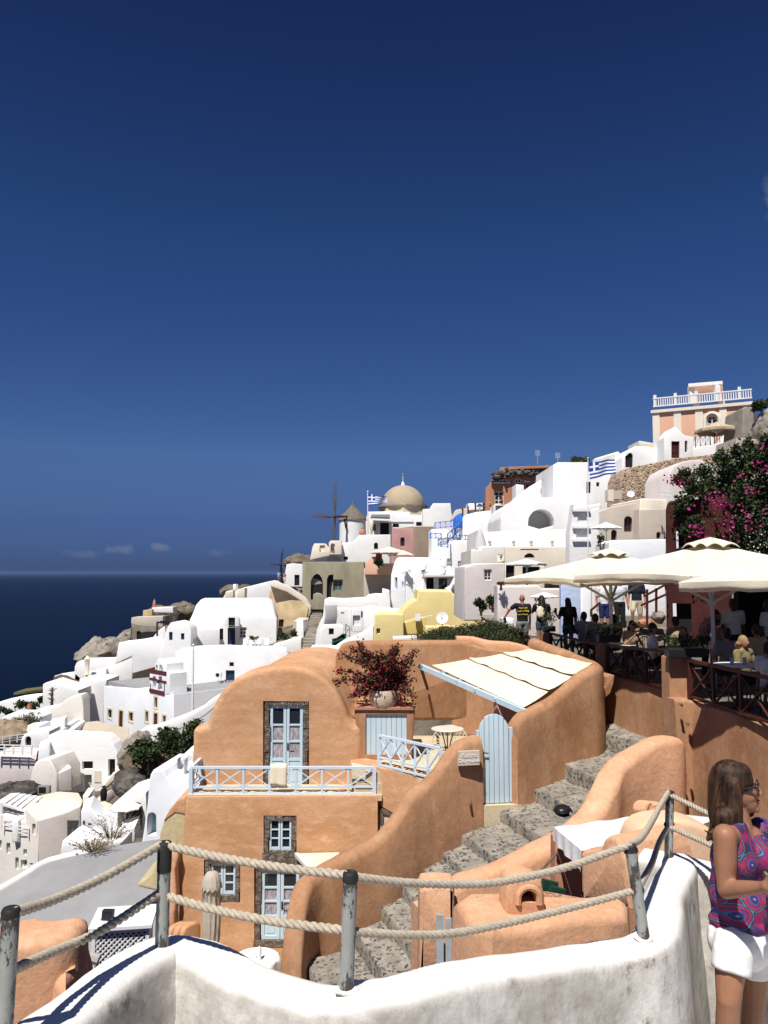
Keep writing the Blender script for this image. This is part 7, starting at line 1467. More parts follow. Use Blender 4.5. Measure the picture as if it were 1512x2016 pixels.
for dx, dz in ((-1.6, 0), (.75, .05), (.35, 2.5), (.8, -2.4), (-.3, -2.3), (.1, 1.8)): MB().tube([h2, h2 + Vector((dx, 0, dz))], [.07, .04], 5).build('sail_arm', METALD, w2)
person('person in a light blue shirt at the top of the long stairs', P(549, 1148, 106), .5, cloth('blue_shirt', (.35, .5, .62)), GRY, HBR, SK, 1.6, vox=.04); person('person in a pink striped shirt at the top of the long stairs', P(560, 1150, 105), -.4, PNK, WHT, HBR, SK, 1.6, vox=.04)
dc = P(*k('A', 882, 330), 158); dm = thing('domed_church', 'church drum with a big sand coloured dome and white lantern', 'church', dc - Vector((0, 0, 4))); sc_ = 158 / FPX / 3.78
rd_, rm_ = 178 * sc_, 162 * sc_; zd = (330 - 290) * sc_
MB().lathe(dc - Vector((0, 0, 6)), [(rd_, 0), (rd_, 6 + zd), (rd_ * .96, 6 + zd + .1)], 8).build('drum', FRAMEY, dm, smooth=0); MB().lathe(dc + Vector((0, 0, zd)), [(rd_ * 1.04, -.25), (rd_ * 1.04, .05), (rm_, .1)], 40).build('cornice', GRST, dm)
hd_ = (290 - 132) * sc_; MB().lathe(dc + Vector((0, 0, zd)), [(rm_ * math.cos(a), hd_ * math.sin(a)) for a in [math.pi / 2 * i / 16 for i in range(17)]][:-1] + [(.05, hd_)], 48).build('dome', mat('sand_dome', (.40, .325, .225), .9, vscale=.5, col2=(.33, .27, .19), bump=.3, bscale=3), dm)
MB().lathe(dc + Vector((0, 0, zd + hd_ - .1)), [(.5, 0), (.3, .3), (.3, .6), (.04, .9), (.03, 2.6)], 12).build('lantern', WHITE, dm); MB().box(dc + Vector((0, 0, zd + hd_ + 2)), (.7, .06, .07)).build('cross', METALD, dm, smooth=0)
hh_, _ = house_('white flat roofed house with dark terrace openings below the dome', 'A', [(595, 600), (598, 410), (604, 395), (622, 330), (760, 328), (930, 332), (936, 352), (1032, 356), (1032, 600)], 142, 0, 9, WHITE, [('doordark', (712, 412, 778, 503)), ('win', (656, 420, 682, 472)), ('dark', (805, 408, 852, 446), dict(arch=1)), ('dark', (980, 406, 1022, 436))], recess=.7)
wall_('thin grey awning shadowing the terrace below the dome', 'A', [(640, 372), (650, 346), (785, 350), (785, 378)], 139, 0, 2.5, METALG); wall_('low flat dark roofed pergola beside the dome house', 'A', [(775, 412), (775, 402), (960, 404), (965, 414)], 138, 0, 3, METALG)
t = thing('closed_parasol', 'closed cream parasol below the dome', 'parasol', P(*k('A', 648, 500), 139)); MB().lathe(P(*k('A', 648, 500), 139), [(.08, 0), (.2, .5), (.3, 1.2), (.4, 2.2), (.05, 2.7)], 10).build('canopy', CANVAS, t); MB().tube([P(*k('A', 648, 505), 139), P(*k('A', 648, 378), 139)], .06, 6).build('pole', BARK, t)
house_('white block with a grey slanted parapet right of the dome', 'A', [(1028, 640), (1030, 312), (1090, 308), (1106, 268), (1235, 267), (1242, 330), (1262, 440), (1262, 640)], 138, 0, 8, WHITE)
greek_flag('blue and white striped flag with a white cross, on the pole beside the dome', 724, 968, 1052, 128, [(725, 972), (763, 979), (762, 990), (725, 996)])
t = thing('clay_pot', 'large terracotta jar on the white wall beside the windmill', 'pot', P(*k('A', 578, 502), 118)); MB().lathe(P(*k('A', 578, 502), 118), [(.3, 0), (.45, .2), (.42, .6), (.16, .85), (.2, 1.)], 12).build('jar', TERRA, t)
house_('dusty pink house face with an arched cream framed window', 'A', [(790, 760), (798, 452), (956, 456), (956, 760)], 104, -26, 5, ROSE, [('win', (862, 520, 894, 585), dict(arch=1, fm=BROWND))], ref=(956, 700), recess=.3)
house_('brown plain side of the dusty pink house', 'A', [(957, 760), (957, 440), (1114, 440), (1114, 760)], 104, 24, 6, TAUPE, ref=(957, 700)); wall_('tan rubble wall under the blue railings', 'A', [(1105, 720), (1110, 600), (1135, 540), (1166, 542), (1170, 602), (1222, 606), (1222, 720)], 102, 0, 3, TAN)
umbrella(P(*k('A', 780, 600), 98).x, 98, P(*k('A', 780, 632), 98).z, P(*k('A', 780, 590), 98).z, 2.4, .3, 'cream octagonal umbrella over the terrace by the olive house', base=P(*k('A', 780, 710), 98).z, group=None, val=.2, nside=8, cap=False)
umbrella(P(*k('A', 885, 640), 96).x, 97, P(*k('A', 885, 648), 97).z, P(*k('A', 885, 618), 97).z, 1.3, .1, 'smaller cream umbrella tucked behind the octagonal one', base=P(*k('A', 885, 710), 97).z, group=None, val=.2, nside=8, cap=False)
wall_('salmon plaster parapet under the octagonal umbrella', 'A', [(596, 800), (604, 715), (640, 668), (680, 664), (700, 745), (720, 740), (735, 715), (815, 715), (815, 800)], 97.5, 0, 3, PEACH); MB().obox(P(*k('A', 680, 692), 97.3), (2.9 * .26, 0, 0), (0, .1, 0), (0, 0, 3 * .28)).build('red_bench', mat('red_paint', (.45, .03, .03), .5), None, smooth=0, label='bright red bench on the terrace under the octagonal umbrella', cat='bench')
shrub('dark pot plants below the octagonal umbrella', 748, 1107, 96.5, 18, 14, 41, 200, .5)
vg, vgf = house_('white barrel vaulted house with two narrow slit windows in its rounded end', 'A', [(786, 1120), (792, 800), (806, 740), (818, 700), (834, 676), (850, 668), (868, 684), (890, 722), (906, 770), (910, 800), (910, 1120)], 88, -52, 11, WHITE2, [('dark', (820, 818, 840, 905)), ('dark', (873, 850, 886, 906))], ref=(908, 1000), recess=.3)
house_('white plain wall block in front of the vaulted house', 'A', [(904, 1120), (906, 780), (955, 740), (1000, 716), (1050, 716), (1052, 1120)], 87.5, 8, 4, WHITE)
house_('white terrace room with a flat slab roof and a dark glazed opening', 'A', [(1040, 990), (1042, 802), (1292, 806), (1292, 990)], 86, 0, 6, WHITE, [('dark', (1056, 822, 1112, 908)), ('win', (1148, 826, 1212, 905), dict(fm=METALD))], recess=.8)
wall_('white flat slab roof overhanging the glazed opening', 'A', [(1040, 818), (1040, 797), (1290, 803), (1290, 816)], 85, 0, 6.5, PALE, r=.05)
house_('white upper wall with a dark door behind the deckchairs', 'A', [(1000, 860), (1000, 676), (1260, 672), (1330, 690), (1330, 860)], 93, 0, 8, WHITE, [('dark', (1046, 728, 1098, 797))])
for x, y, Y, rz, l in ((1205, 800, 87, 2.6, 'folding deckchair on the slab roof, right one'), (1040, 790, 88, .5, 'folding deckchair on the slab roof beside the dark door'), (905, 790, 87, 2.7, 'white folding deckchair on the vaulted house terrace')): deckchair(l, *k('A', x, y), Y, rz, 1.05, WOODW if x == 905 else METALD)
wall_('white curved lower terrace edge right of the glazed room', 'A', [(1200, 990), (1210, 905), (1250, 880), (1290, 800), (1345, 800), (1350, 990)], 80, 0, 3, WHITE)
house_('white stepped house block with small vents, right of the long stairs', 'R', [(380, 900), (470, 560), (490, 330), (496, 250), (700, 262), (990, 245), (1030, 210), (1120, 196), (1210, 200), (1215, 128), (1300, 150), (1320, 380), (1320, 900)], 84, 0, 7, WHITE)
house_('white cube house with a tiny double vent', 'R', [(585, 640), (585, 380), (600, 366), (830, 366), (836, 640)], 76, 12, 5, WHITE, [('dark', (700, 412, 722, 430)), ('dark', (724, 412, 742, 430))]); house_('white wall house with a white door panel beside the cube house', 'R', [(836, 660), (838, 372), (985, 360), (1000, 372), (1000, 660)], 74, 0, 5, WHITE, [('doorwood', (845, 450, 940, 580), dict(fm=WOODW)), ('dark', (950, 400, 970, 480))], recess=.3)
house_('white low house with a beige square window above the green gate', 'R', [(425, 900), (440, 640), (478, 580), (700, 572), (735, 590), (735, 900)], 68, 6, 4, WHITE, [('dark', (550, 612, 612, 690), dict())])
wall_('low white stair parapet along the long stairs, right side', 'R', [(360, 900), (395, 640), (430, 540), (470, 460), (498, 330), (505, 460), (480, 620), (440, 760), (430, 900)], 72, -40, .5, WHITE)
house_('white house with a smooth blank wall and rounded top left of the yellow house', 'R', [(985, 800), (985, 366), (1010, 350), (1100, 350), (1290, 372), (1440, 385), (1440, 800)], 66, 0, 6, WHITE)
t = thing('terrace_table', 'white table frame on the roof of the blank walled house', 'table', P(*k('R', 1070, 350), 78)); a = P(*k('R', 1008, 300), 78); MB().obox(a, (1.1, 0, 0), (0, .8, 0), (0, 0, .07)).build('tabletop', WOODW, t, smooth=0)
for q in (0, 1.02): MB().obox(a + Vector((q, 0, -.45)), (.07, 0, 0), (0, .07, 0), (0, 0, .45)).build('leg', WOODW, t, smooth=0)
wall_('white ramp sweeping down to the green gate', 'R', [(320, 900), (330, 840), (600, 838), (760, 760), (900, 705), (1000, 650), (1090, 575), (1120, 545), (1125, 800), (1125, 900)], 60, 0, 1.5, WHITE, r=.15)
t = thing('gate', 'small dark green picket gate on the white ramp', 'gate', P(*k('R', 650, 820), 59));
for i in range(7): MB().obox(P(*k('R', 590 + 20 * i, 822 - 14 * i), 59), (.34, 0, 0), (0, .08, 0), (0, 0, (60 if i else 84) / 6.3 * 59 / FPX)).build('picket', mat('dark_green_paint', (.02, .08, .07), .6), t, smooth=0)
MB().bar(P(*k('R', 590, 790), 58.9), P(*k('R', 725, 735), 58.9), .12).build('rail', MATS['dark_green_paint'], t, smooth=0)
rail_px('thin grey stair handrail beside the white door panel', 'R', (760, 700), (810, 740), .9, 64, 63, 1, METALG, w=.05)
house_('yellow house front with a tiny window and a dark drape hanging on it', 'A', [(655, 1400), (672, 1096), (745, 1090), (885, 1096), (890, 1400)], 56, 0, 5, YELLOW, [('win', (684, 1198, 712, 1240), dict(fm=CREAM))], recess=.25)
yb_, yf = house_('tall yellow sweeping wall behind the yellow house with a curved shoulder', 'A', [(820, 1400), (838, 1100), (880, 1065), (930, 1012), (985, 985), (992, 918), (1120, 918), (1242, 922), (1262, 960), (1300, 985), (1345, 1040), (1390, 1092), (1450, 1122), (1530, 1160), (1530, 1400)], 61, 0, 6, YELLOW, r=.12)
wall_('low yellow ledge under the satellite dish', 'A', [(1040, 1400), (1050, 1188), (1230, 1182), (1300, 1190), (1300, 1400)], 57, 0, 3, YELLOW); wall_('yellow side return wall beside the laundry line', 'A', [(884, 1400), (886, 1160), (1000, 1120), (1050, 1120), (1052, 1400)], 58.5, 0, 2, mat('ochre_plaster', (.56, .45, .16), .9, vscale=.6, col2=(.46, .37, .14)))
wall_('pinkish low wall top in front of the yellow house', 'A', [(800, 1400), (806, 1270), (990, 1262), (1000, 1400)], 52, 0, 2, PALE)
def dish(label, c, r_, rz=-.3):
 t = thing('satellite_dish', label, 'satellite dish', c - Vector((0, 0, r_ * 1.6))); M_ = Matrix.Rotation(rz, 3, 'Z') @ Matrix.Rotation(R(75), 3, 'X')
 MB().lathe(c, [(.02, -.16 * r_), (r_ * .5, -.11 * r_), (r_, .06 * r_), (r_ * 1.02, .07 * r_), (r_ * .5, -.08 * r_), (.02, -.12 * r_)], 24, caps=False, ax=M_).build('reflector', WOODW, t); MB().tube([c + Vector((0, .1 * r_, 0)), c + Vector((0, .3 * r_, -r_ * 1.6))], r_ * .08, 6).build('mast', METALG, t); MB().tube([c - Vector((0, 0, r_ * .8)), c + M_ @ Vector((0, 0, r_ * .9))], r_ * .04, 5).build('feed_arm', METALG, t)
dish('white satellite dish on the yellow ledge', P(*k('A', 1175, 1120), 56.5), .42); dish('white satellite dish on the rubble wall below the upper white houses', P(*k('O', 875, 498), 66), 1.0 * .3)
t = thing('laundry_box', 'white electric box with wires on the yellow wall', 'box', P(*k('A', 990, 1150), 58)); MB().obox(P(*k('A', 970, 1150), 58), (.42, 0, 0), (0, .3, 0), (0, 0, .55)).build('casing', WOODW, t, smooth=0); MB().tube([P(*k('A', 840, 1150), 58), P(*k('A', 970, 1130), 57.9), P(*k('A', 1100, 1102), 57.8)], .02, 4).build('wire', WOODW, t)
house_('large bright white rounded retaining wall below the mini market terrace', 'S', [(180, 1250), (200, 1130), (230, 1040), (290, 1000), (290, 785), (330, 745), (430, 718), (540, 705), (625, 700), (632, 880), (640, 1250)], 90, 0, 8, WHITE)
house_('white wall with steps below the blue railings', 'S', [(-60, 1250), (-60, 905), (110, 905), (180, 960), (300, 1030), (300, 1250)], 93, 0, 6, WHITE); house_('white lower terrace wall under the straight blue railing', 'S', [(100, 1420), (120, 1110), (180, 1030), (460, 1030), (480, 1420)], 86, 0, 7, WHITE)
rail_px('bright blue cross braced railing on the upper white terrace', 'S', (-20, 905), (215, 880), .74, 92, 92, 4, BLUEP, w=.07); rail_px('bright blue straight railing on the lower white terrace', 'S', (185, 1030), (450, 1030), .56, 84.5, 84.5, 4, BLUEP, w=.07); rail_px('bright blue sloping stair railing', 'S', (118, 1060), (280, 905), .95, 85, 91, 3, BLUEP, w=.07); rail_px('bright blue short railing at the tan rubble wall', 'S', (45, 1105), (122, 1110), .6, 85, 85, 1, BLUEP, w=.07); rail_px('bright blue railing piece left of the stair railing', 'S', (-70, 1010), (48, 1010), .6, 91, 91, 2, BLUEP, w=.07)
bld('blue_booth', 'bright blue painted booth at the head of the stair railing', 'booth', 'S', [(200, 880), (205, 770), (235, 738), (275, 725), (290, 780), (290, 880)], 91, 0, 3, BLUEP)
gb_, _ = house_('pale pink walled gateway with a grey slatted door below the mini market', 'S', [(625, 960), (625, 640), (645, 632), (745, 640), (890, 570), (895, 640), (770, 690), (715, 760), (712, 880), (690, 960)], 88, 0, 3, PALE, [('doorwood', [(648, 790), (648, 645), (748, 645), (748, 690), (712, 740), (708, 780)], dict(poly=1, fm=METALG))], recess=.3)
mk, mf = house_('terracotta mini market with a crumbling top edge, arched window and shop sign', 'B', [(137, 760), (139, 545), (158, 525), (166, 505), (176, 488), (200, 472), (208, 460), (300, 462), (465, 452), (465, 760)], 105, -6, 8, TERRA, [('win', (179, 560, 226, 626), dict(fm=CREAM)), ('win', (272, 497, 322, 536), dict(arch=1, fm=CREAM, bars=(3, 1))), ('win', (265, 556, 290, 618), dict(fm=CREAM))], recess=.35)
def strip(cl, pts, fr, v, d, m, root, nm): return MB().prism(fr, [fr.uz(*k(cl, *p)) for p in pts], d, .03).build(nm, m, root) if v is None else None
fm_ = Fr(*k('B', 200, 470), 104.2, -6); MB().prism(fm_, [fm_.uz(*k('B', *p)) for p in [(204, 464), (210, 444), (330, 440), (466, 434), (466, 446), (300, 454)]], 6, .05).rough(.06, 1).build('cornice', TERRA, mk)
rg = random.Random(4); mb = MB()
for i in range(150):
 x = rg.uniform(180, 464); y = (474 - (x - 205) * .045 if x > 205 else 474 + (205 - x) * .9) + rg.gauss(0, 8); c = P(*k('B', x, y), 104.5 + rg.uniform(-.35, .2)); mb.ball(c, (rg.uniform(.2, .7), .5, rg.uniform(.15, .35)), 6, 5)
mb.rough(.1, 2).build('rubble', DROCK, mk, smooth=0)
a = mf.uz(*k('B', 176, 524)); b_ = mf.uz(*k('B', 258, 505)); MB().obox(mf.w(a[0], -.18, a[1]), mf.u * (b_[0] - a[0]), mf.b * .12, Vector((0, 0, b_[1] - a[1]))).build('sign_board', WOODW, mk, smooth=0)
SGN = mat('black_sign_paint', (.01, .01, .012), .6); text('MINI-MARKET', mf, (a[0] + b_[0]) / 2, (a[1] + b_[1]) / 2, (b_[1] - a[1]) * .72, SGN, mk, v=-.2, name='lettering', bold=.012, sx=1.02)
fs_ = Fr(*k('S', 440, 660), 98, 0); u1, z1 = fs_.uz(*k('S', 506, 622)); t = thing('sign', 'small white sign with blue mini market lettering on the ridge path', 'sign', fs_.w(u1 / 2, 0, 0)); MB().obox(fs_.w(0, 0, 0), fs_.u * u1, fs_.b * .1, Vector((0, 0, z1))).build('board', WOODW, t, smooth=0); BLT = mat('blue_lettering', (.02, .08, .25), .6)
text('MINI', fs_, u1 / 2, z1 * .74, z1 * .48, BLT, t, v=-.03, bold=.02); text('MARKET', fs_, u1 / 2, z1 * .27, z1 * .44, BLT, t, v=-.03, bold=.02); MB().obox(fs_.w(u1 * .45, .02, -1.6), fs_.u * .1, fs_.b * .08, Vector((0, 0, 1.6))).build('post', METALG, t, smooth=0)
wall_('white low kiosk roof on the ridge path', 'S', [(345, 700), (345, 622), (440, 620), (520, 615), (520, 690)], 99, 0, 3, WHITE); wall_('tan mud bank wall on the ridge path', 'S', [(160, 800), (215, 690), (340, 670), (345, 760), (280, 800)], 97, 0, 3, BEIGE)
for x, y, l, c_ in ((590, 690, 'person in a yellow vest on the ridge path', cloth('yellow_cloth', (.6, .5, .08))), (425, 700, 'person in black on the ridge path', BLK), (515, 705, 'crouching dark clothed person on the ridge path', NAVY), (345, 745, 'person in dark pink on the ridge path', cloth('dark_pink', (.25, .03, .08))), (285, 765, 'person in dark clothes beside the blue booth', BLK), (720, 640, 'person in a red top behind the grey slatted door', cloth('red_cloth', (.35, .02, .02)))): person(l, P(*k('S', x, y + 15), 96 if x != 720 else 92), 1., c_, BLK, HBR, SK, 1.35, vox=.04, legs='long')
t = thing('pergola', 'dark flat umbrella roof on a post before the mini market', 'pergola', P(*k('S', 997, 590), 96)); MB().tube([P(*k('S', 997, 590), 96), P(*k('S', 997, 425), 96)], .09, 8).build('post', METALD, t); MB().slab([P(*k('S', x, y), Y) for x, y, Y in ((890, 412, 95), (1030, 420, 94), (1110, 382, 98), (960, 385, 99))], P(*k('S', 997, 425), 96).z, .02).build('roof', METALD, t, smooth=0); MB().obox(P(*k('S', 968, 490), 95.8), (.55, 0, 0), (0, .1, 0), (0, 0, .42)).build('hanging_sign', METALD, t, smooth=0)
house_('small white kiosk in front of the mini market with a pink side wall', 'S', [(870, 650), (875, 410), (960, 420), (960, 520), (1020, 600), (1020, 650)], 93, 0, 3, WHITE)
house_('white sloping stair wall with a dark triangular opening', 'B', [(283, 720), (290, 600), (350, 545), (400, 510), (470, 470), (490, 440), (500, 720)], 84, 0, 6, WHITE, [('dark', [(416, 597), (455, 555), (455, 597)], dict(poly=1)), ('dark', (455, 484, 462, 496))], r=.1)
house_('tall white tower house with two small dark windows behind the flagpole', 'B', [(466, 800), (468, 432), (490, 420), (636, 420), (640, 465), (735, 478), (737, 800)], 78, 0, 9, WHITE, [('dark', (629, 515, 650, 570)), ('dark', (677, 517, 692, 538))])
house_('pale beige tower with a pointed top right of the large flag', 'B', [(734, 800), (736, 480), (752, 455), (768, 438), (770, 378), (784, 367), (800, 385), (822, 395), (824, 440), (805, 460), (796, 580), (796, 800)], 80, 12, 5, MATS['offwhite_plaster'])
house_('bright white house with a deep round arched niche', 'B', [(205, 960), (212, 690), (230, 640), (270, 610), (330, 592), (490, 592), (560, 640), (700, 620), (700, 960)], 72, 0, 9, WHITE, [('hole', (345, 648, 472, 754), dict(arch=1))], recess=3.2, rd=8, r=.15)
house_('white lip wall in front of the deep arched niche', 'B', [(290, 800), (300, 748), (350, 730), (400, 745), (470, 728), (480, 800)], 70.5, 0, 1, WHITE)
house_('long white terrace block with four small lamps above a cream wall', 'B', [(98, 1000), (102, 750), (120, 760), (300, 752), (550, 745), (556, 1000)], 60, 0, 8, WHITE)
for i, x in enumerate((158, 274, 360, 462)): t = thing('wall_lamp', ('first', 'second', 'third', 'last')[i] + ' grey wall lamp from the left on the long white terrace block', 'lamp', P(*k('B', x, 808), 59.8), 'wall lamps of the white terrace block'); MB().ball(P(*k('B', x, 808), 59.8), (.14, .12, .14), 8, 6).build('shade', METALG, t); MB().box(P(*k('B', x, 808), 59.95), (.1, .1, .1)).build('bracket', METALD, t, smooth=0)
house_('cream house wall with a dark fan shaped window and a dark slot', 'B', [(108, 1000), (110, 828), (546, 830), (546, 1000)], 58.5, 0, 4, CREAM, [('dark', [(325, 884), (330, 872), (342, 864), (352, 862), (364, 865), (374, 873), (378, 884)], dict(poly=1)), ('dark', (308, 842, 397, 847))], recess=.2)
bt2, btf = house_('white ornamental bell tower wall with ledges and blind arches', 'B', [(546, 960), (548, 760), (560, 690), (568, 622), (574, 655), (640, 655), (690, 640), (694, 960)], 54, 0, 1.2, WHITE, [('hole', (586, 672, 632, 740), dict(arch=1)), ('hole', (580, 750, 636, 800))], recess=.12)
for y in (660, 742, 806): a = btf.uz(*k('B', 560, y)); b_ = btf.uz(*k('B', 645, y)); MB().obox(btf.w(a[0], -.2, a[1]), btf.u * (b_[0] - a[0]), btf.b * .3, Vector((0, 0, .15))).build('ledge', WHITE, bt2, smooth=0)
greek_flag('large blue and white striped flag flying right from the tall white pole', 1157.5, 902, 1096, 50, [(1160, 911), (1210, 903), (1211, 931), (1161, 944)], 1.5)
house_('beige cave house with a big arched door and a small arched window', 'B', [(686, 860), (690, 660), (740, 640), (872, 616), (886, 640), (890, 860)], 54, 0, 6, BEIGE, [('win', (812, 682, 852, 758), dict(arch=1, fm=BROWND)), ('win', (749, 748, 777, 800), dict(arch=1, fm=BROWND))], recess=.35)
house_('grey beige plain house with one oval window', 'B', [(884, 860), (886, 650), (1030, 645), (1030, 860)], 53, 6, 6, PALE if False else BEIGE, [('dark', (969, 758, 991, 790), dict(arch=1))]); house_('cream upper storey above the plain beige house', 'B', [(888, 680), (890, 602), (905, 596), (1022, 602), (1032, 680)], 56, 8, 5, CREAM)
umbrella(P(*k('B', 725, 745), 50).x, 50, P(*k('B', 725, 741), 50).z, P(*k('B', 725, 711), 50).z, 1.05, .2, 'flat white umbrella in front of the beige cave house', base=-2, group=None, val=.05, nside=8, cm=CANVASW, cap=False)
wall_('white terrace parapet in front of the beige houses', 'B', [(738, 960), (740, 812), (760, 799), (1016, 795), (1018, 960)], 46, 0, 3, WHITE2); shrub('potted small olive tree in front of the beige cave house', *k('B', 697, 800), 47, 14, 24, 51, 160, .16); shrub('round potted shrub beside the white parapet', *k('B', 730, 818), 47, 9, 12, 52, 100, .14)
wall_('brown rubble stone retaining wall below the upper white houses', 'B', [(792, 720), (796, 500), (812, 460), (830, 444), (1065, 402), (1300, 380), (1300, 720)], 68, 0, 4, RUBBLE, amp=.15, scale=.5)
house_('white upper row houses with an arched door and parapets on the rubble wall', 'B', [(800, 500), (806, 395), (835, 372), (866, 342), (912, 342), (980, 354), (1012, 340), (1160, 345), (1290, 325), (1300, 400), (1065, 412)], 76, 0, 5, WHITE, [('doordark', (818, 372, 855, 445), dict(arch=1)), ('dark', (986, 374, 1006, 410))])
house_('white gabled doorway house with a dark red door', 'B', [(1006, 440), (1008, 300), (1034, 290), (1040, 270), (1062, 246), (1092, 276), (1108, 290), (1150, 296), (1150, 440)], 74, 0, 3, WHITE, [('doorwood', (1042, 318, 1082, 400), dict(fm=REDW)), ('dark', (1107, 315, 1120, 370), dict(fm=METALG))])
wall_('tan ruined wall seen above the upper white row', 'B', [(905, 400), (912, 350), (930, 340), (978, 338), (980, 400)], 82, 0, 2, TAN); wall_('cream parapet slope at the left of the pink mansion', 'B', [(884, 345), (886, 315), (960, 328), (1000, 345)], 86, 0, 4, CREAM)
rail_px('wrought iron brown railing on the upper white terrace', 'B', (1160, 350), (1232, 338), 1.05, 73, 73, 3, METALD, w=.035); rail_px('second wrought iron railing right of the first one', 'B', (1252, 332), (1330, 318), 1.05, 72.5, 72.5, 3, METALD, w=.035)
house_('white terrace front under the wrought iron railings', 'B', [(1140, 440), (1142, 352), (1160, 350), (1230, 338), (1231, 284), (1254, 284), (1255, 330), (1330, 316), (1385, 250), (1390, 440)], 74, 0, 4, WHITE)
house_('pale rounded vault house partly hidden by the bougainvillea', 'B', [(1022, 720), (1026, 490), (1050, 442), (1100, 415), (1180, 405), (1240, 430), (1260, 500), (1260, 720)], 56, 0, 5, PALE, [('doordark', (1075, 462, 1105, 512))])
bars_px('short white picket railing beside the bougainvillea', 'B', (985, 600), (1050, 606), .5, 52, 51, 8, 2, WOODW, w=.04)
t = thing('lattice_box', 'cream lattice balcony box on the white tower wall', 'balcony', P(*k('B', 770, 610), 66)); a = P(*k('B', 735, 608), 66); MB().obox(a, (.45, 0, 0), (0, 1, 0), (0, 0, .95)).build('box_side', CREAM, t, smooth=0); MB().obox(a + Vector((.45, .02, .15)), (.68, 0, 0), (0, .9, 0), (0, 0, .72)).build('lattice_panel', BEIGE, t, smooth=0)
pm_, pf = house_('peach pink mansion with cream pilasters and a white balustrade on its roof', 'B', [(958, 560), (958, 180), (966, 168), (1180, 147), (1436, 122), (1436, 560)], 94, -27, 14, PEACH, [('win', (1212, 190, 1268, 250), dict(arch=1, fm=CREAM))], ref=(958, 330))
for x0, x1 in ((960, 984), (1064, 1089), (1169, 1194), (1288, 1311), (1404, 1432)):
 a = pf.uz(*k('B', x0, 560)); b_ = pf.uz(*k('B', x1, 160)); MB().obox(pf.w(a[0], -.12, a[1]), pf.u * (b_[0] - a[0]), pf.b * .2, Vector((0, 0, pf.uz(*k('B', 960, 172))[1] - a[1]))).build('pilaster', CREAM, pm_, smooth=0)
zc = pf.uz(*k('B', 960, 182))[1]; u1 = pf.uz(*k('B', 1436, 122))[0]; MB().obox(pf.w(-.25, -.3, zc), pf.u * (u1 + .3), pf.b * .5, Vector((0, 0, .35))).build('cornice', CREAM, pm_, smooth=0)
hb_ = .95; zb2 = zc + .75
for nm, q, h_ in (('rail', zb2 + hb_, .14), ('rail', zb2, .12)): MB().obox(pf.w(0, -.1, q), pf.u * u1, pf.b * .2, Vector((0, 0, h_))).build('balustrade_rail', WOODW, pm_, smooth=0)
for i in range(42): MB().obox(pf.w(u1 * i / 42 + .06, -.06, zb2), pf.u * (.34 if i % 9 == 0 else .12), pf.b * .14, Vector((0, 0, hb_ + (.5 if i % 9 == 0 else 0)))).build('baluster', WOODW, pm_, smooth=0)
ring = [pf.uz(*k('B', *p)) for p in arch(1206, 180, 1276, 250)]; MB().tube([pf.w(u, -.05, z) for u, z in ring], .22, 6).build('arch_trim', CREAM, pm_)
cb = thing('roof_canopy', 'white curtained canopy frame on the roof of the pink mansion', 'canopy', P(*k('B', 1210, 130), 96)); x0, x1 = P(*k('B', 1132, 130), 96), P(*k('B', 1258, 118), 94.5); hgt = (132 - 50) / 2.4706 * 95 / FPX
for p in (x0, x1, x0 + Vector((2.2, 4, 0)), x1 + Vector((2.2, 4, 0))): MB().obox(p, (.6, 0, 0), (0, .6, 0), (0, 0, hgt)).rough(.05, 1).build('curtain', CANVASW, cb, smooth=0)
MB().slab([p + Vector((0, 0, hgt + .3)) for p in (x0 + Vector((-.2, -.2, 0)), x1 + Vector((.8, -.2, 0)), x1 + Vector((3, 4.8, 0)), x0 + Vector((2, 4.8, 0)))], x0.z + hgt - .1, .02).build('canopy_roof', CANVASW, cb, smooth=0)
umbrella(P(*k('B', 1262, 250), 71).x, 71, P(*k('B', 1262, 262), 71).z, P(*k('B', 1262, 224), 71).z, 1.9, .5, 'sandy umbrella with drooping edge in front of the pink mansion', base=P(*k('B', 1262, 330), 71).z, group=None, val=.35, nside=8, cm=mat('sand_canvas', (.46, .36, .25), .9), cap=False)
wall_('grey ruined stone tower right of the pink mansion', 'B', [(1378, 480), (1390, 230), (1396, 160), (1412, 148), (1446, 155), (1450, 280), (1475, 330), (1475, 480)], 68, 0, 4, GRST, amp=.25, scale=.5)
rockmass(1516, 848, 66, 56, 84, 2.4, 61, GRST, 'tan eroded rock ruin at the right edge', 'rock'); shrub('dark bush on top of the right edge ruin', 1500, 797, 66, 36, 20, 62, 300, .35)
house_('cream garden wall under the right edge ruin', 'B', [(1330, 560), (1360, 300), (1480, 310), (1640, 330), (1640, 560)], 64, 0, 4, mat('cement_plaster', (.45, .40, .34), .9, vscale=.8, col2=(.36, .32, .27), bump=.4, bscale=3))
for x, y0, y1, l in ((391, 430, 364, 'thin grey antenna mast on the mini market roof'), (489, 420, 376, 'grid antenna on the white tower roof')):
 t = thing('antenna', l, 'antenna', P(*k('B', x, y1), 82)); a, b_ = P(*k('B', x, y0), 82), P(*k('B', x, y1), 82); MB().tube([a, b_], .04, 6).build('mast', METALG, t)
 for q in range(5): MB().tube([b_ + Vector((-.26, 0, -.12 * q)), b_ + Vector((.26, 0, -.12 * q))], .02, 5).build('element', METALG, t)
t = thing('ridge_hedge', 'dark scrub along the top of the white tower roof', 'shrub', P(*k('B', 600, 418), 84)); lf = MB(); rg = random.Random(12)
for i in range(26): leafmass(lf, P(*k('B', 562 + i * 3, 415 - rg.uniform(0, 10)), 84), (.5, .5, .35), 16, .3, rg, .2)
lf.build('foliage', [LEAFG, DRYL], t, smooth=0, fix=False)
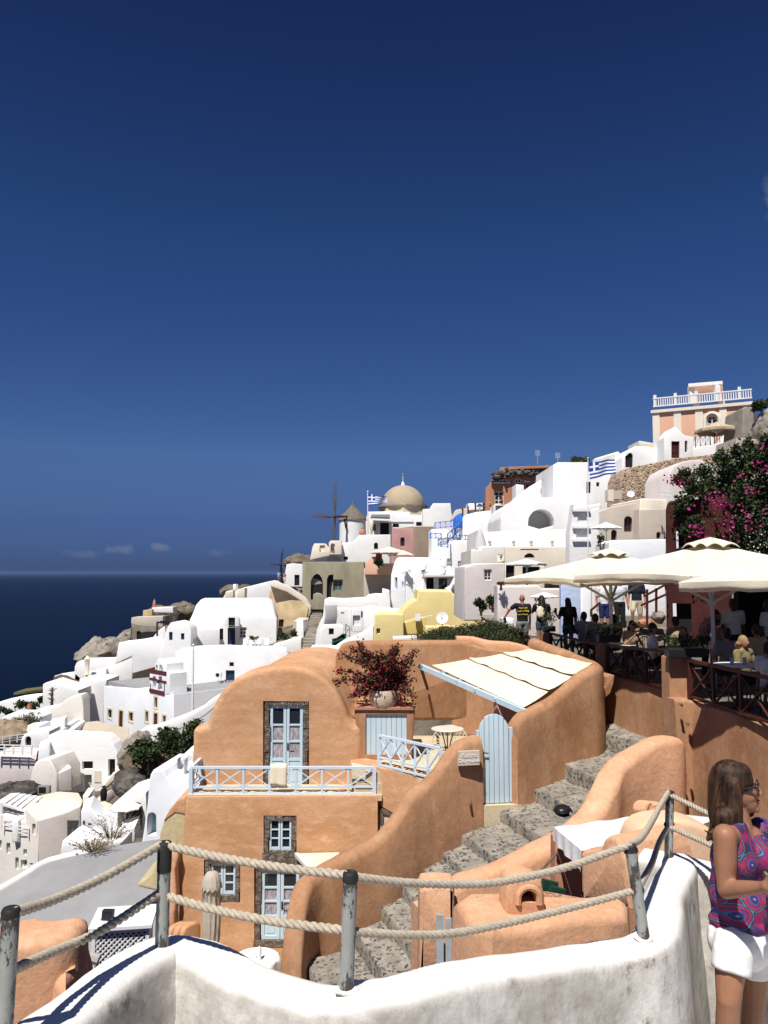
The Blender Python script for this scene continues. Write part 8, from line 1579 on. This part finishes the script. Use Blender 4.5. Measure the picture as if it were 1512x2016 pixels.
house_('pale house with one dark framed window and a flower pot on its roof', 'N', [(305, 1060), (318, 470), (326, 440), (450, 402), (780, 396), (782, 1060)], 36, 0, 5, PALE, [('win', (540, 470, 628, 598), dict(fm=WOODW))], recess=.15)
house_('upper pale house with a plain parapet behind the window house', 'N', [(385, 500), (392, 250), (500, 244), (520, 205), (780, 205), (780, 500)], 46, 0, 6, MATS['offwhite_plaster'])
wall_('white garden wall behind the bald man', 'N', [(690, 1250), (690, 662), (1170, 652), (1200, 690), (1440, 690), (1440, 1250)], 29.5, 0, .8, PALE)
wall_('low white step block beside the bald man', 'N', [(760, 1200), (762, 1035), (885, 1035), (885, 1200)], 28, 0, .8, WHITE)
house_('dark open taverna front under a white roof, above the white garden wall', 'N', [(770, 700), (772, 400), (980, 395), (1240, 430), (1240, 700)], 38, 0, 4, CREAM, [('doordark', (785, 405, 890, 640)), ('doordark', (980, 440, 1180, 640))])
umbrella(P(*k('N', 1030, 400), 36).x, 36, P(*k('N', 1030, 405), 36).z, P(*k('N', 1030, 350), 36).z, 1.0, .3, 'white umbrella above the dark taverna front', base=-1.5, group=None, val=.1, nside=4, cm=CANVASW, cap=False)
umbrella(P(*k('T', 630, 230), 27.5).x, 27.5, P(*k('T', 630, 235), 27.5).z, P(*k('T', 630, 175), 27.5).z, .52, .2, 'small white umbrella behind the woman with the camera', base=FZ, group=None, val=.05, nside=8, cm=CANVASW, cap=False)
t = thing('closed_parasol', 'tall closed grey parasol like a spire above the pale houses', 'parasol', P(*k('N', 485, 395), 48)); c = P(*k('N', 498, 395), 48); h_ = (P(*k('N', 485, 10), 48) - c).length; MB().lathe(c, [(.08, 0), (.08, h_ * .35), (.38, h_ * .42), (.34, h_ * .6), (.16, h_ * .9), (.03, h_)], 14).build('canopy', mat('grey_canvas', (.50, .50, .50), .9), t); MB().tube([c - Vector((0, 0, .5)), c + Vector((0, 0, h_ * .5))], .07, 8).build('pole', CREAM, t)
shrub('round potted bush on the roof of the pale window house', *k('N', 738, 345), 37, 17, 15, 71, 260, .10); t = thing('flower_pot', 'cream flower pot on the roof of the pale window house', 'pot', P(*k('N', 735, 398), 37)); MB().lathe(P(*k('N', 735, 398), 37), [(.12, 0), (.2, .08), (.18, .3), (.15, .34)], 12).build('bowl', CREAM, t)
shrub('dark leafy plant in a brown pot at the foot of the window house', *k('N', 505, 880), 33, 18, 22, 72, 420, .16); shrub('green plant spilling from a terracotta pot by the white wall', *k('N', 640, 840), 31, 17, 22, 73, 360, .15, [LEAFL, LEAFG]); shrub('hanging dry flower basket on the corner of the white garden wall', *k('N', 735, 625), 29.2, 15, 8, 74, 200, .07, [BRACT, DRYL])
for x, y, Y, l in ((510, 960, 33, 'dark brown clay pot at the foot of the window house'), (622, 930, 31, 'bright terracotta pot by the white wall')): t = thing('clay_pot', l, 'pot', P(*k('N', x, y), Y)); MB().lathe(P(*k('N', x, y), Y), [(.06, 0), (.10, .05), (.11, .16), (.10, .2)], 12).build('jar', TERRA, t)
steps('', 'N', [(200, 700), (270, 780), (330, 850), (400, 930), (520, 1010), (640, 1100), (700, 1180)], [(310, 690), (370, 830), (450, 900), (560, 960), (700, 1020), (770, 1080), (860, 1180)], 52, 27, 14)
rockmass(905, 1160, 56, 30, 26, 2, 63, GRST, 'grey stony step bank beside the yellow wall', 'rock')
bld('painted_wall', 'tall pale blue painted wall panel behind the long haired woman', 'wall', 'T', [(856, 830), (856, 40), (1116, 40), (1116, 830)], 25.2, 0, .25, mat('pale_blue_plaster', (.50, .58, .78), .9, vscale=1.5, col2=(.42, .50, .70), bump=.4), r=.03)
wall_('white rough wall end right of the pale blue panel', 'T', [(1116, 900), (1118, 60), (1275, 60), (1275, 900)], 26, 0, .5, WHITE2, amp=.02); wall_('salmon wall strip with a handrail beside the walkers', 'T', [(1272, 900), (1272, 60), (1392, 60), (1392, 900)], 27, 0, .5, PALE)
wall_('white house wall behind the walkers on the steps', 'M', [(90, 480), (90, 40), (640, 40), (660, 210), (660, 480)], 31, 0, 2, WHITE)
mb = MB()
for i in range(5): mb.obox((P(1178, 0, 26).x - .3, 24.6 + .5 * i, -2.4), (2.3, 0, 0), (0, .5, 0), (0, 0, .12 + .17 * (i + 1)))
mb.build('path', GRST, None, smooth=0, kind='structure')
for i, (x, y, w_, h_, m_) in enumerate(((1270, 1226, 30, 16, TERRA), (1296, 1214, 24, 26, GRST))): rockmass(x, y, 25.2, w_, h_, .3, 80 + i, m_, ('flat reddish boulder', 'upright grey boulder')[i] + ' in the rough wall below the red stair railing', 'boulder')
t = thing('stair_railing', 'dark red stair railing beside the red house', 'railing', P(1290, 1190, 24.3))
for a, b_ in (((1274, 1236), (1274, 1160)), ((1292, 1206), (1292, 1158)), ((1268, 1174), (1312, 1150)), ((1262, 1192), (1312, 1170)), ((1164, 1201), (1182, 1186)), ((1164, 1214), (1164, 1200))): MB().bar(P(*a, 24.3), P(*b_, 24.3), .06, up=(0, 1, 0)).build('rail', REDR, t, smooth=0)
bld('menu_board', 'brown wooden menu rack behind the woman with the camera', 'rack', 'T', [(625, 560), (622, 430), (712, 426), (742, 555)], 24.6, 0, .08, BARK, r=.01)
m, nt, b = _nt('mandala_print'); N, L = nt.nodes.new, nt.links.new; tcs = N('ShaderNodeTexCoord')
b.inputs['Roughness'].default_value = .8
vo = N('ShaderNodeTexVoronoi'); vo.inputs['Scale'].default_value = 7.6; vo.inputs['Randomness'].default_value = .6; sq = N('ShaderNodeSeparateXYZ'); L(tcs.outputs['Object'], sq.inputs[0]); mq = N('ShaderNodeMath'); mq.operation = 'MULTIPLY_ADD'; mq.inputs[1].default_value = .8; L(sq.outputs['Y'], mq.inputs[0]); L(sq.outputs['X'], mq.inputs[2]); cq = N('ShaderNodeCombineXYZ'); L(mq.outputs[0], cq.inputs['X']); L(sq.outputs['Z'], cq.inputs['Y']); vo.voronoi_dimensions = '2D'; L(cq.outputs[0], vo.inputs['Vector'])
rp = N('ShaderNodeValToRGB'); L(vo.outputs['Distance'], rp.inputs['Fac']); rp.color_ramp.interpolation = 'CONSTANT'; er = rp.color_ramp.elements
cs_ = [(0, (.25, .30, .42)), (.04, (.035, .02, .15)), (.15, (.03, .10, .24)), (.18, (.26, .01, .09)), (.25, (.03, .04, .16)), (.29, (.32, .02, .05)), (.36, (.04, .03, .15)), (.40, (.05, .20, .24)), (.43, (.02, .02, .05)), (.46, (.25, .008, .09))]
for q, (p_, c_) in enumerate(cs_):
 e = er[q] if q < 2 else er.new(p_); e.position = p_; e.color = (*c_, 1)
vine = ramp(noi(11, 4, .6), .49, .53, (0, 0, 0), (1, 1, 1)); far_ = ramp(vo.outputs['Distance'], .40, .46, (0, 0, 0), (1, 1, 1))
dk = ramp(noi(22, 3, .6), .40, .62, (.012, .010, .03), (.05, .02, .12)); spk = ramp(noi(45, 3), .3, .7, (.65, .65, .65), (1.2, 1.2, 1.2))
L(mixc(1., mixc(mixc(1., vine, far_, 'MULTIPLY'), rp.outputs['Color'], dk), spk, 'MULTIPLY'), b.inputs['Base Color'])
PRINT = m
m, nt, b = _nt('brown_streaked_hair'); N, L = nt.nodes.new, nt.links.new; tcs = N('ShaderNodeTexCoord')
b.inputs['Roughness'].default_value = .55; b.inputs['Specular IOR Level'].default_value = .22; L(ramp(noi(30, 5, .65, (1, 1, .10)), .36, .66, (.009, .0045, .0026), (.075, .036, .018)), b.inputs['Base Color'])
bp = N('ShaderNodeBump'); bp.inputs['Strength'].default_value = .5; bp.inputs['Distance'].default_value = .01; L(noi(70, 3, .6, (1, 1, .08)), bp.inputs['Height']); L(bp.outputs['Normal'], b.inputs['Normal'])
HAIRW = m
SKW = mat('womans_skin', (.315, .150, .088), .5, vscale=14, col2=(.27, .125, .072), bump=.06, bscale=60)
YW = 4.0; Hc = P(1451, 1551, YW)
f = Vector((.94, -.34, .05)).normalized(); r = Vector((-.34, -.94, 0)).normalized(); u = r.cross(f) * -1; u = u if u.z > 0 else -u
HM = Matrix((f, r, u)).transposed()
def hl(a, b_, c): return Hc + f * a + r * b_ + u * c
wo = thing('person', 'woman with long brown hair and glasses, magenta patterned sleeveless top and white shorts', 'person', Vector((P(1455, 1900, YW).x, YW, -2.6)))
S, E, Wr = P(1427, 1646, 3.84), P(1430, 1752, 3.83), P(1502, 1746, 3.62)
S2, E2, W2 = P(1500, 1640, 4.12), P(1525, 1740, 4.02), P(1518, 1752, 3.72)
def en(c, ra, M=None): return ('e', c, ra, M)
body = [en(hl(-.012, 0, .022), (.090, .071, .100), HM), en(hl(.020, 0, -.020), (.072, .064, .080), HM), en(hl(.042, 0, -.066), (.046, .046, .048), HM), ('e', hl(.076, 0, -.098), (.019, .021, .018), HM), en(hl(.070, 0, .036), (.020, .046, .016), HM),
  ('c', hl(.088, 0, .012), hl(.106, 0, -.024), .009, .0125), en(hl(.094, .011, -.030), (.010, .008, .008), HM), en(hl(.094, -.011, -.030), (.010, .008, .008), HM), en(hl(.050, .035, -.032), (.026, .020, .026), HM), en(hl(.050, -.035, -.032), (.026, .020, .026), HM),
  en(hl(.082, 0, -.056), (.013, .024, .007), HM), en(hl(.081, 0, -.070), (.012, .020, .007), HM), en(hl(-.008, .070, -.012), (.017, .008, .030), HM), en(hl(-.008, -.070, -.012), (.017, .008, .030), HM),
  ('c', hl(-.015, 0, -.07), P(1460, 1640, 3.99), .052, .058), ('c', S, S2, .05, .05), ('c', P(1458, 1635, 3.97), S, .05, .046),
  en(P(1462, 1690, 4.0), (.145, .105, .17)), en(P(1462, 1775, 4.0), (.135, .105, .16)), en(P(1458, 1850, 4.0), (.15, .12, .12)),
  ('c', S, S.lerp(E, .5), .055, .052), ('c', S.lerp(E, .5), E, .052, .040), ('c', E, E.lerp(Wr, .45), .041, .037), ('c', E.lerp(Wr, .45), Wr, .037, .024), ('c', S2, E2, .048, .038), ('c', E2, W2, .038, .024)]
K1, A1 = P(1434, 1968, 3.86), Vector((P(1425, 2000, 3.9).x, 3.93, -2.52)); K2, A2 = P(1485, 1962, 4.10), Vector((P(1478, 2000, 4.1).x, 4.16, -2.52))
body += [('c', P(1440, 1865, 3.92), K1, .082, .055), ('c', K1, K1.lerp(A1, .35), .053, .054), ('c', K1.lerp(A1, .35), A1, .054, .034), ('c', P(1482, 1865, 4.08), K2, .082, .055), ('c', K2, K2.lerp(A2, .35), .053, .054), ('c', K2.lerp(A2, .35), A2, .054, .034)]
for A_ in (A1, A2): body += [('c', A_ + Vector((-.02, 0, -.045)), A_ + Vector((.16, -.05, -.055)), .034, .024)]
d = (Wr - E).normalized(); s_ = d.cross(Vector((0, 0, 1))).normalized(); n_ = s_.cross(d)
body += [('c', Wr, Wr + d * .03, .024, .028), en(Wr + d * .055, (.042, .018, .034), Matrix((d, s_, n_)).transposed())]
for q, l_ in enumerate((.062, .074, .070, .054)):
 b0 = Wr + d * .088 + n_ * (.027 - .018 * q); k1 = b0 + d * l_ * .55 - s_ * .004; body += [('c', b0, k1, .0092, .0085), ('c', k1, k1 + d * l_ * .4 - s_ * .022, .0085, .0072)]
b0 = Wr + d * .035 + n_ * .026; body += [('c', b0, b0 + n_ * .022 + d * .035, .0105, .0095), ('c', b0 + n_ * .022 + d * .035, b0 + n_ * .022 + d * .066 - s_ * .01, .0095, .008)]
d2 = (W2 - E2).normalized(); body += [en(W2 + d2 * .05, (.036, .036, .030))]
blob('body', body, .0068, SKW, wo, 4)
tp = [en(P(1462, 1692, 4.0), (.156, .118, .165)), en(P(1462, 1775, 4.0), (.155, .124, .16)), en(P(1460, 1812, 4.0), (.158, .132, .06)), ('c', P(1447, 1634, 3.915), P(1456, 1695, 3.91), .062, .085), ('c', P(1496, 1632, 4.07), P(1484, 1695, 4.05), .058, .085), ('c', P(1432, 1660, 3.98), P(1425, 1760, 3.99), .05, .075), en(P(1495, 1690, 3.94), (.075, .085, .075))]
o = blob('blouse', tp, .0085, PRINT, wo, 5)
for v in o.data.vertices:
 z = v.co.z; w_ = max(0, min(1, (1.02 - z) / .25)); an = math.atan2(v.co.y, v.co.x); q = 1 + w_ * (.018 * math.sin(an * 9) + .012 * math.sin(an * 17 + z * 12)); v.co.x *= q; v.co.y *= q
sh_ = [en(P(1458, 1848, 4.0), (.160, .135, .15)), ('c', P(1446, 1858, 3.93), P(1443, 1880, 3.91), .098, .093), ('t', P(1443, 1868, 3.91), P(1439, 1914, 3.885), .091, .094), ('c', P(1480, 1858, 4.07), P(1483, 1878, 4.09), .098, .093), ('t', P(1482, 1868, 4.08), P(1486, 1911, 4.10), .091, .094)]
o = blob('shorts', sh_, .0085, cloth('white_linen', (.78, .78, .77), (.72, .72, .71), 18), wo, 22)
for v in o.data.vertices:
 an = math.atan2(v.co.y, v.co.x); q = 1 + .014 * math.sin(an * 11 + v.co.z * 20); v.co.x *= q; v.co.y *= q
hp = [en(hl(-.030, 0, .038), (.096, .084, .098), HM), en(hl(.018, .052, .052), (.058, .036, .062), HM), en(hl(.018, -.05, .055), (.060, .034, .060), HM), ('c', hl(-.055, .0, .02), P(1424, 1600, 4.0), .080, .074), ('c', P(1424, 1600, 4.0), P(1424, 1640, 3.98), .074, .056),
  ('c', hl(-.015, .072, .03), P(1446, 1600, 3.91), .034, .040), ('c', P(1446, 1600, 3.91), P(1452, 1648, 3.90), .040, .026), ('c', P(1425, 1610, 3.92), P(1425, 1650, 3.90), .055, .035), ('c', P(1408, 1635, 3.97), P(1394, 1652, 3.95), .032, .012), ('c', P(1397, 1640, 3.95), P(1384, 1633, 3.95), .010, .003), ('c', hl(-.02, -.07, .03), P(1474, 1598, 4.08), .03, .028)]
hr = blob('hair', hp, .0075, HAIRW, wo, 3)
rg = random.Random(8); mb = MB()
for i in range(110):
 a = rg.uniform(-.2, 3.3); st = hl(-.02 + .05 * math.cos(a * .7) + rg.uniform(-.03, .03), .045 * rg.uniform(-1, 1) + .02, .098 + rg.uniform(-.012, .004)); side = rg.uniform(-.35, .95)
 mid_ = hl(-.06 + .07 * rg.uniform(-.6, 1) * (side > .2), .086 * side + (.004 if side > .2 else 0), .0 + rg.uniform(-.03, .03)); q = rg.random()
 end = P(1400 + 56 * q + rg.uniform(-3, 3), 1640 + 14 * math.sin(q * 3) + rg.uniform(-12, 8), 3.90 + .07 * (1 - q) + rg.uniform(-.03, .02)); e2 = end + Vector((rg.uniform(-.02, .006), rg.uniform(-.02, .01), rg.uniform(-.02, .006)))
 m2_ = mid_.lerp(end, .55) + r * .018 + f * -.006
 mb.tube(catmull([st, mid_, end, e2], 6), [.001] + [.0028] * 14 + [.002, .0014, .001, .0006], 4)
mb.build('strands', HAIRW, hr, smooth=80, fix=False)
for s in (1, -1):
 MB().ball(hl(.066, .031 * s, .012), .0125, 12, 8).build('eye', mat('eye_white', (.6, .58, .55), .2), wo); MB().ball(hl(.0765, .031 * s, .012), (.004, .0055, .0055), 10, 6, M=HM).build('iris', BROWND, wo)
MB().ball(hl(.091, 0, -.062), (.008, .021, .010), 14, 8, M=HM).build('lips', mat('lip_colour', (.36, .11, .10), .4), wo)
MB().ball(P(1452, 1569, 3.905), .006, 10, 8).build('earring', mat('pearl', (.8, .78, .74), .15), wo)
gl = thing('glasses', 'black framed glasses worn by the woman in the magenta top', 'glasses', hl(.10, 0, .01)); BF_ = mat('black_acetate', (.01, .01, .011), .25)
for s in (1, -1):
 ring = [hl(.096 - .012 * abs(math.cos(a)) * (1 if s * math.cos(a) > 0 else .2), s * .034 + .027 * math.cos(a), .014 + .019 * math.sin(a)) for a in [2 * math.pi * j / 20 for j in range(21)]]
 MB().tube(ring, .0032, 6).build('rim', BF_, gl); MB().tube([hl(.086, .064 * s, .020), hl(.05, .074 * s, .020), hl(-.015, .077 * s, .008)], [.0062, .0055, .004], 6).build('temple_arm', BF_, gl)
 m_ = mat('clear_lens', (.9, .93, .95), .03, trans=.9); MB().add([p - f * .001 for p in ring[:-1]], [tuple(range(20))]).build('lens', m_, gl, smooth=0)
MB().tube([hl(.097, .008, .016), hl(.099, 0, .019), hl(.097, -.008, .016)], .003, 6).build('bridge', BF_, gl)
hc_ = P(1512, 1778, 3.66); ht = thing('straw_hat', 'pale woven straw hat held at the waist of the woman in the magenta top', 'hat', hc_ - Vector((0, 0, .1)))
M_ = Matrix.Rotation(R(75), 3, 'Y') @ Matrix.Rotation(R(10), 3, 'X'); STW = mat('woven_straw', (.66, .58, .44), .9, vscale=60, col2=(.46, .39, .28), bump=.6, bscale=90, stretch=(1, 4, 1)); MB().lathe(hc_ + Vector((.03, 0, 0)), [(.085, 0), (.09, .012), (.08, .04), (.07, .075), (.03, .09), (.005, .092)], 24, ax=M_, caps=False).build('crown', STW, ht); MB().lathe(hc_ + Vector((.03, 0, 0)), [(.085, 0), (.11, -.004), (.13, .002), (.13, .006), (.085, .006)], 28, ax=M_, caps=False).build('brim', STW, ht)
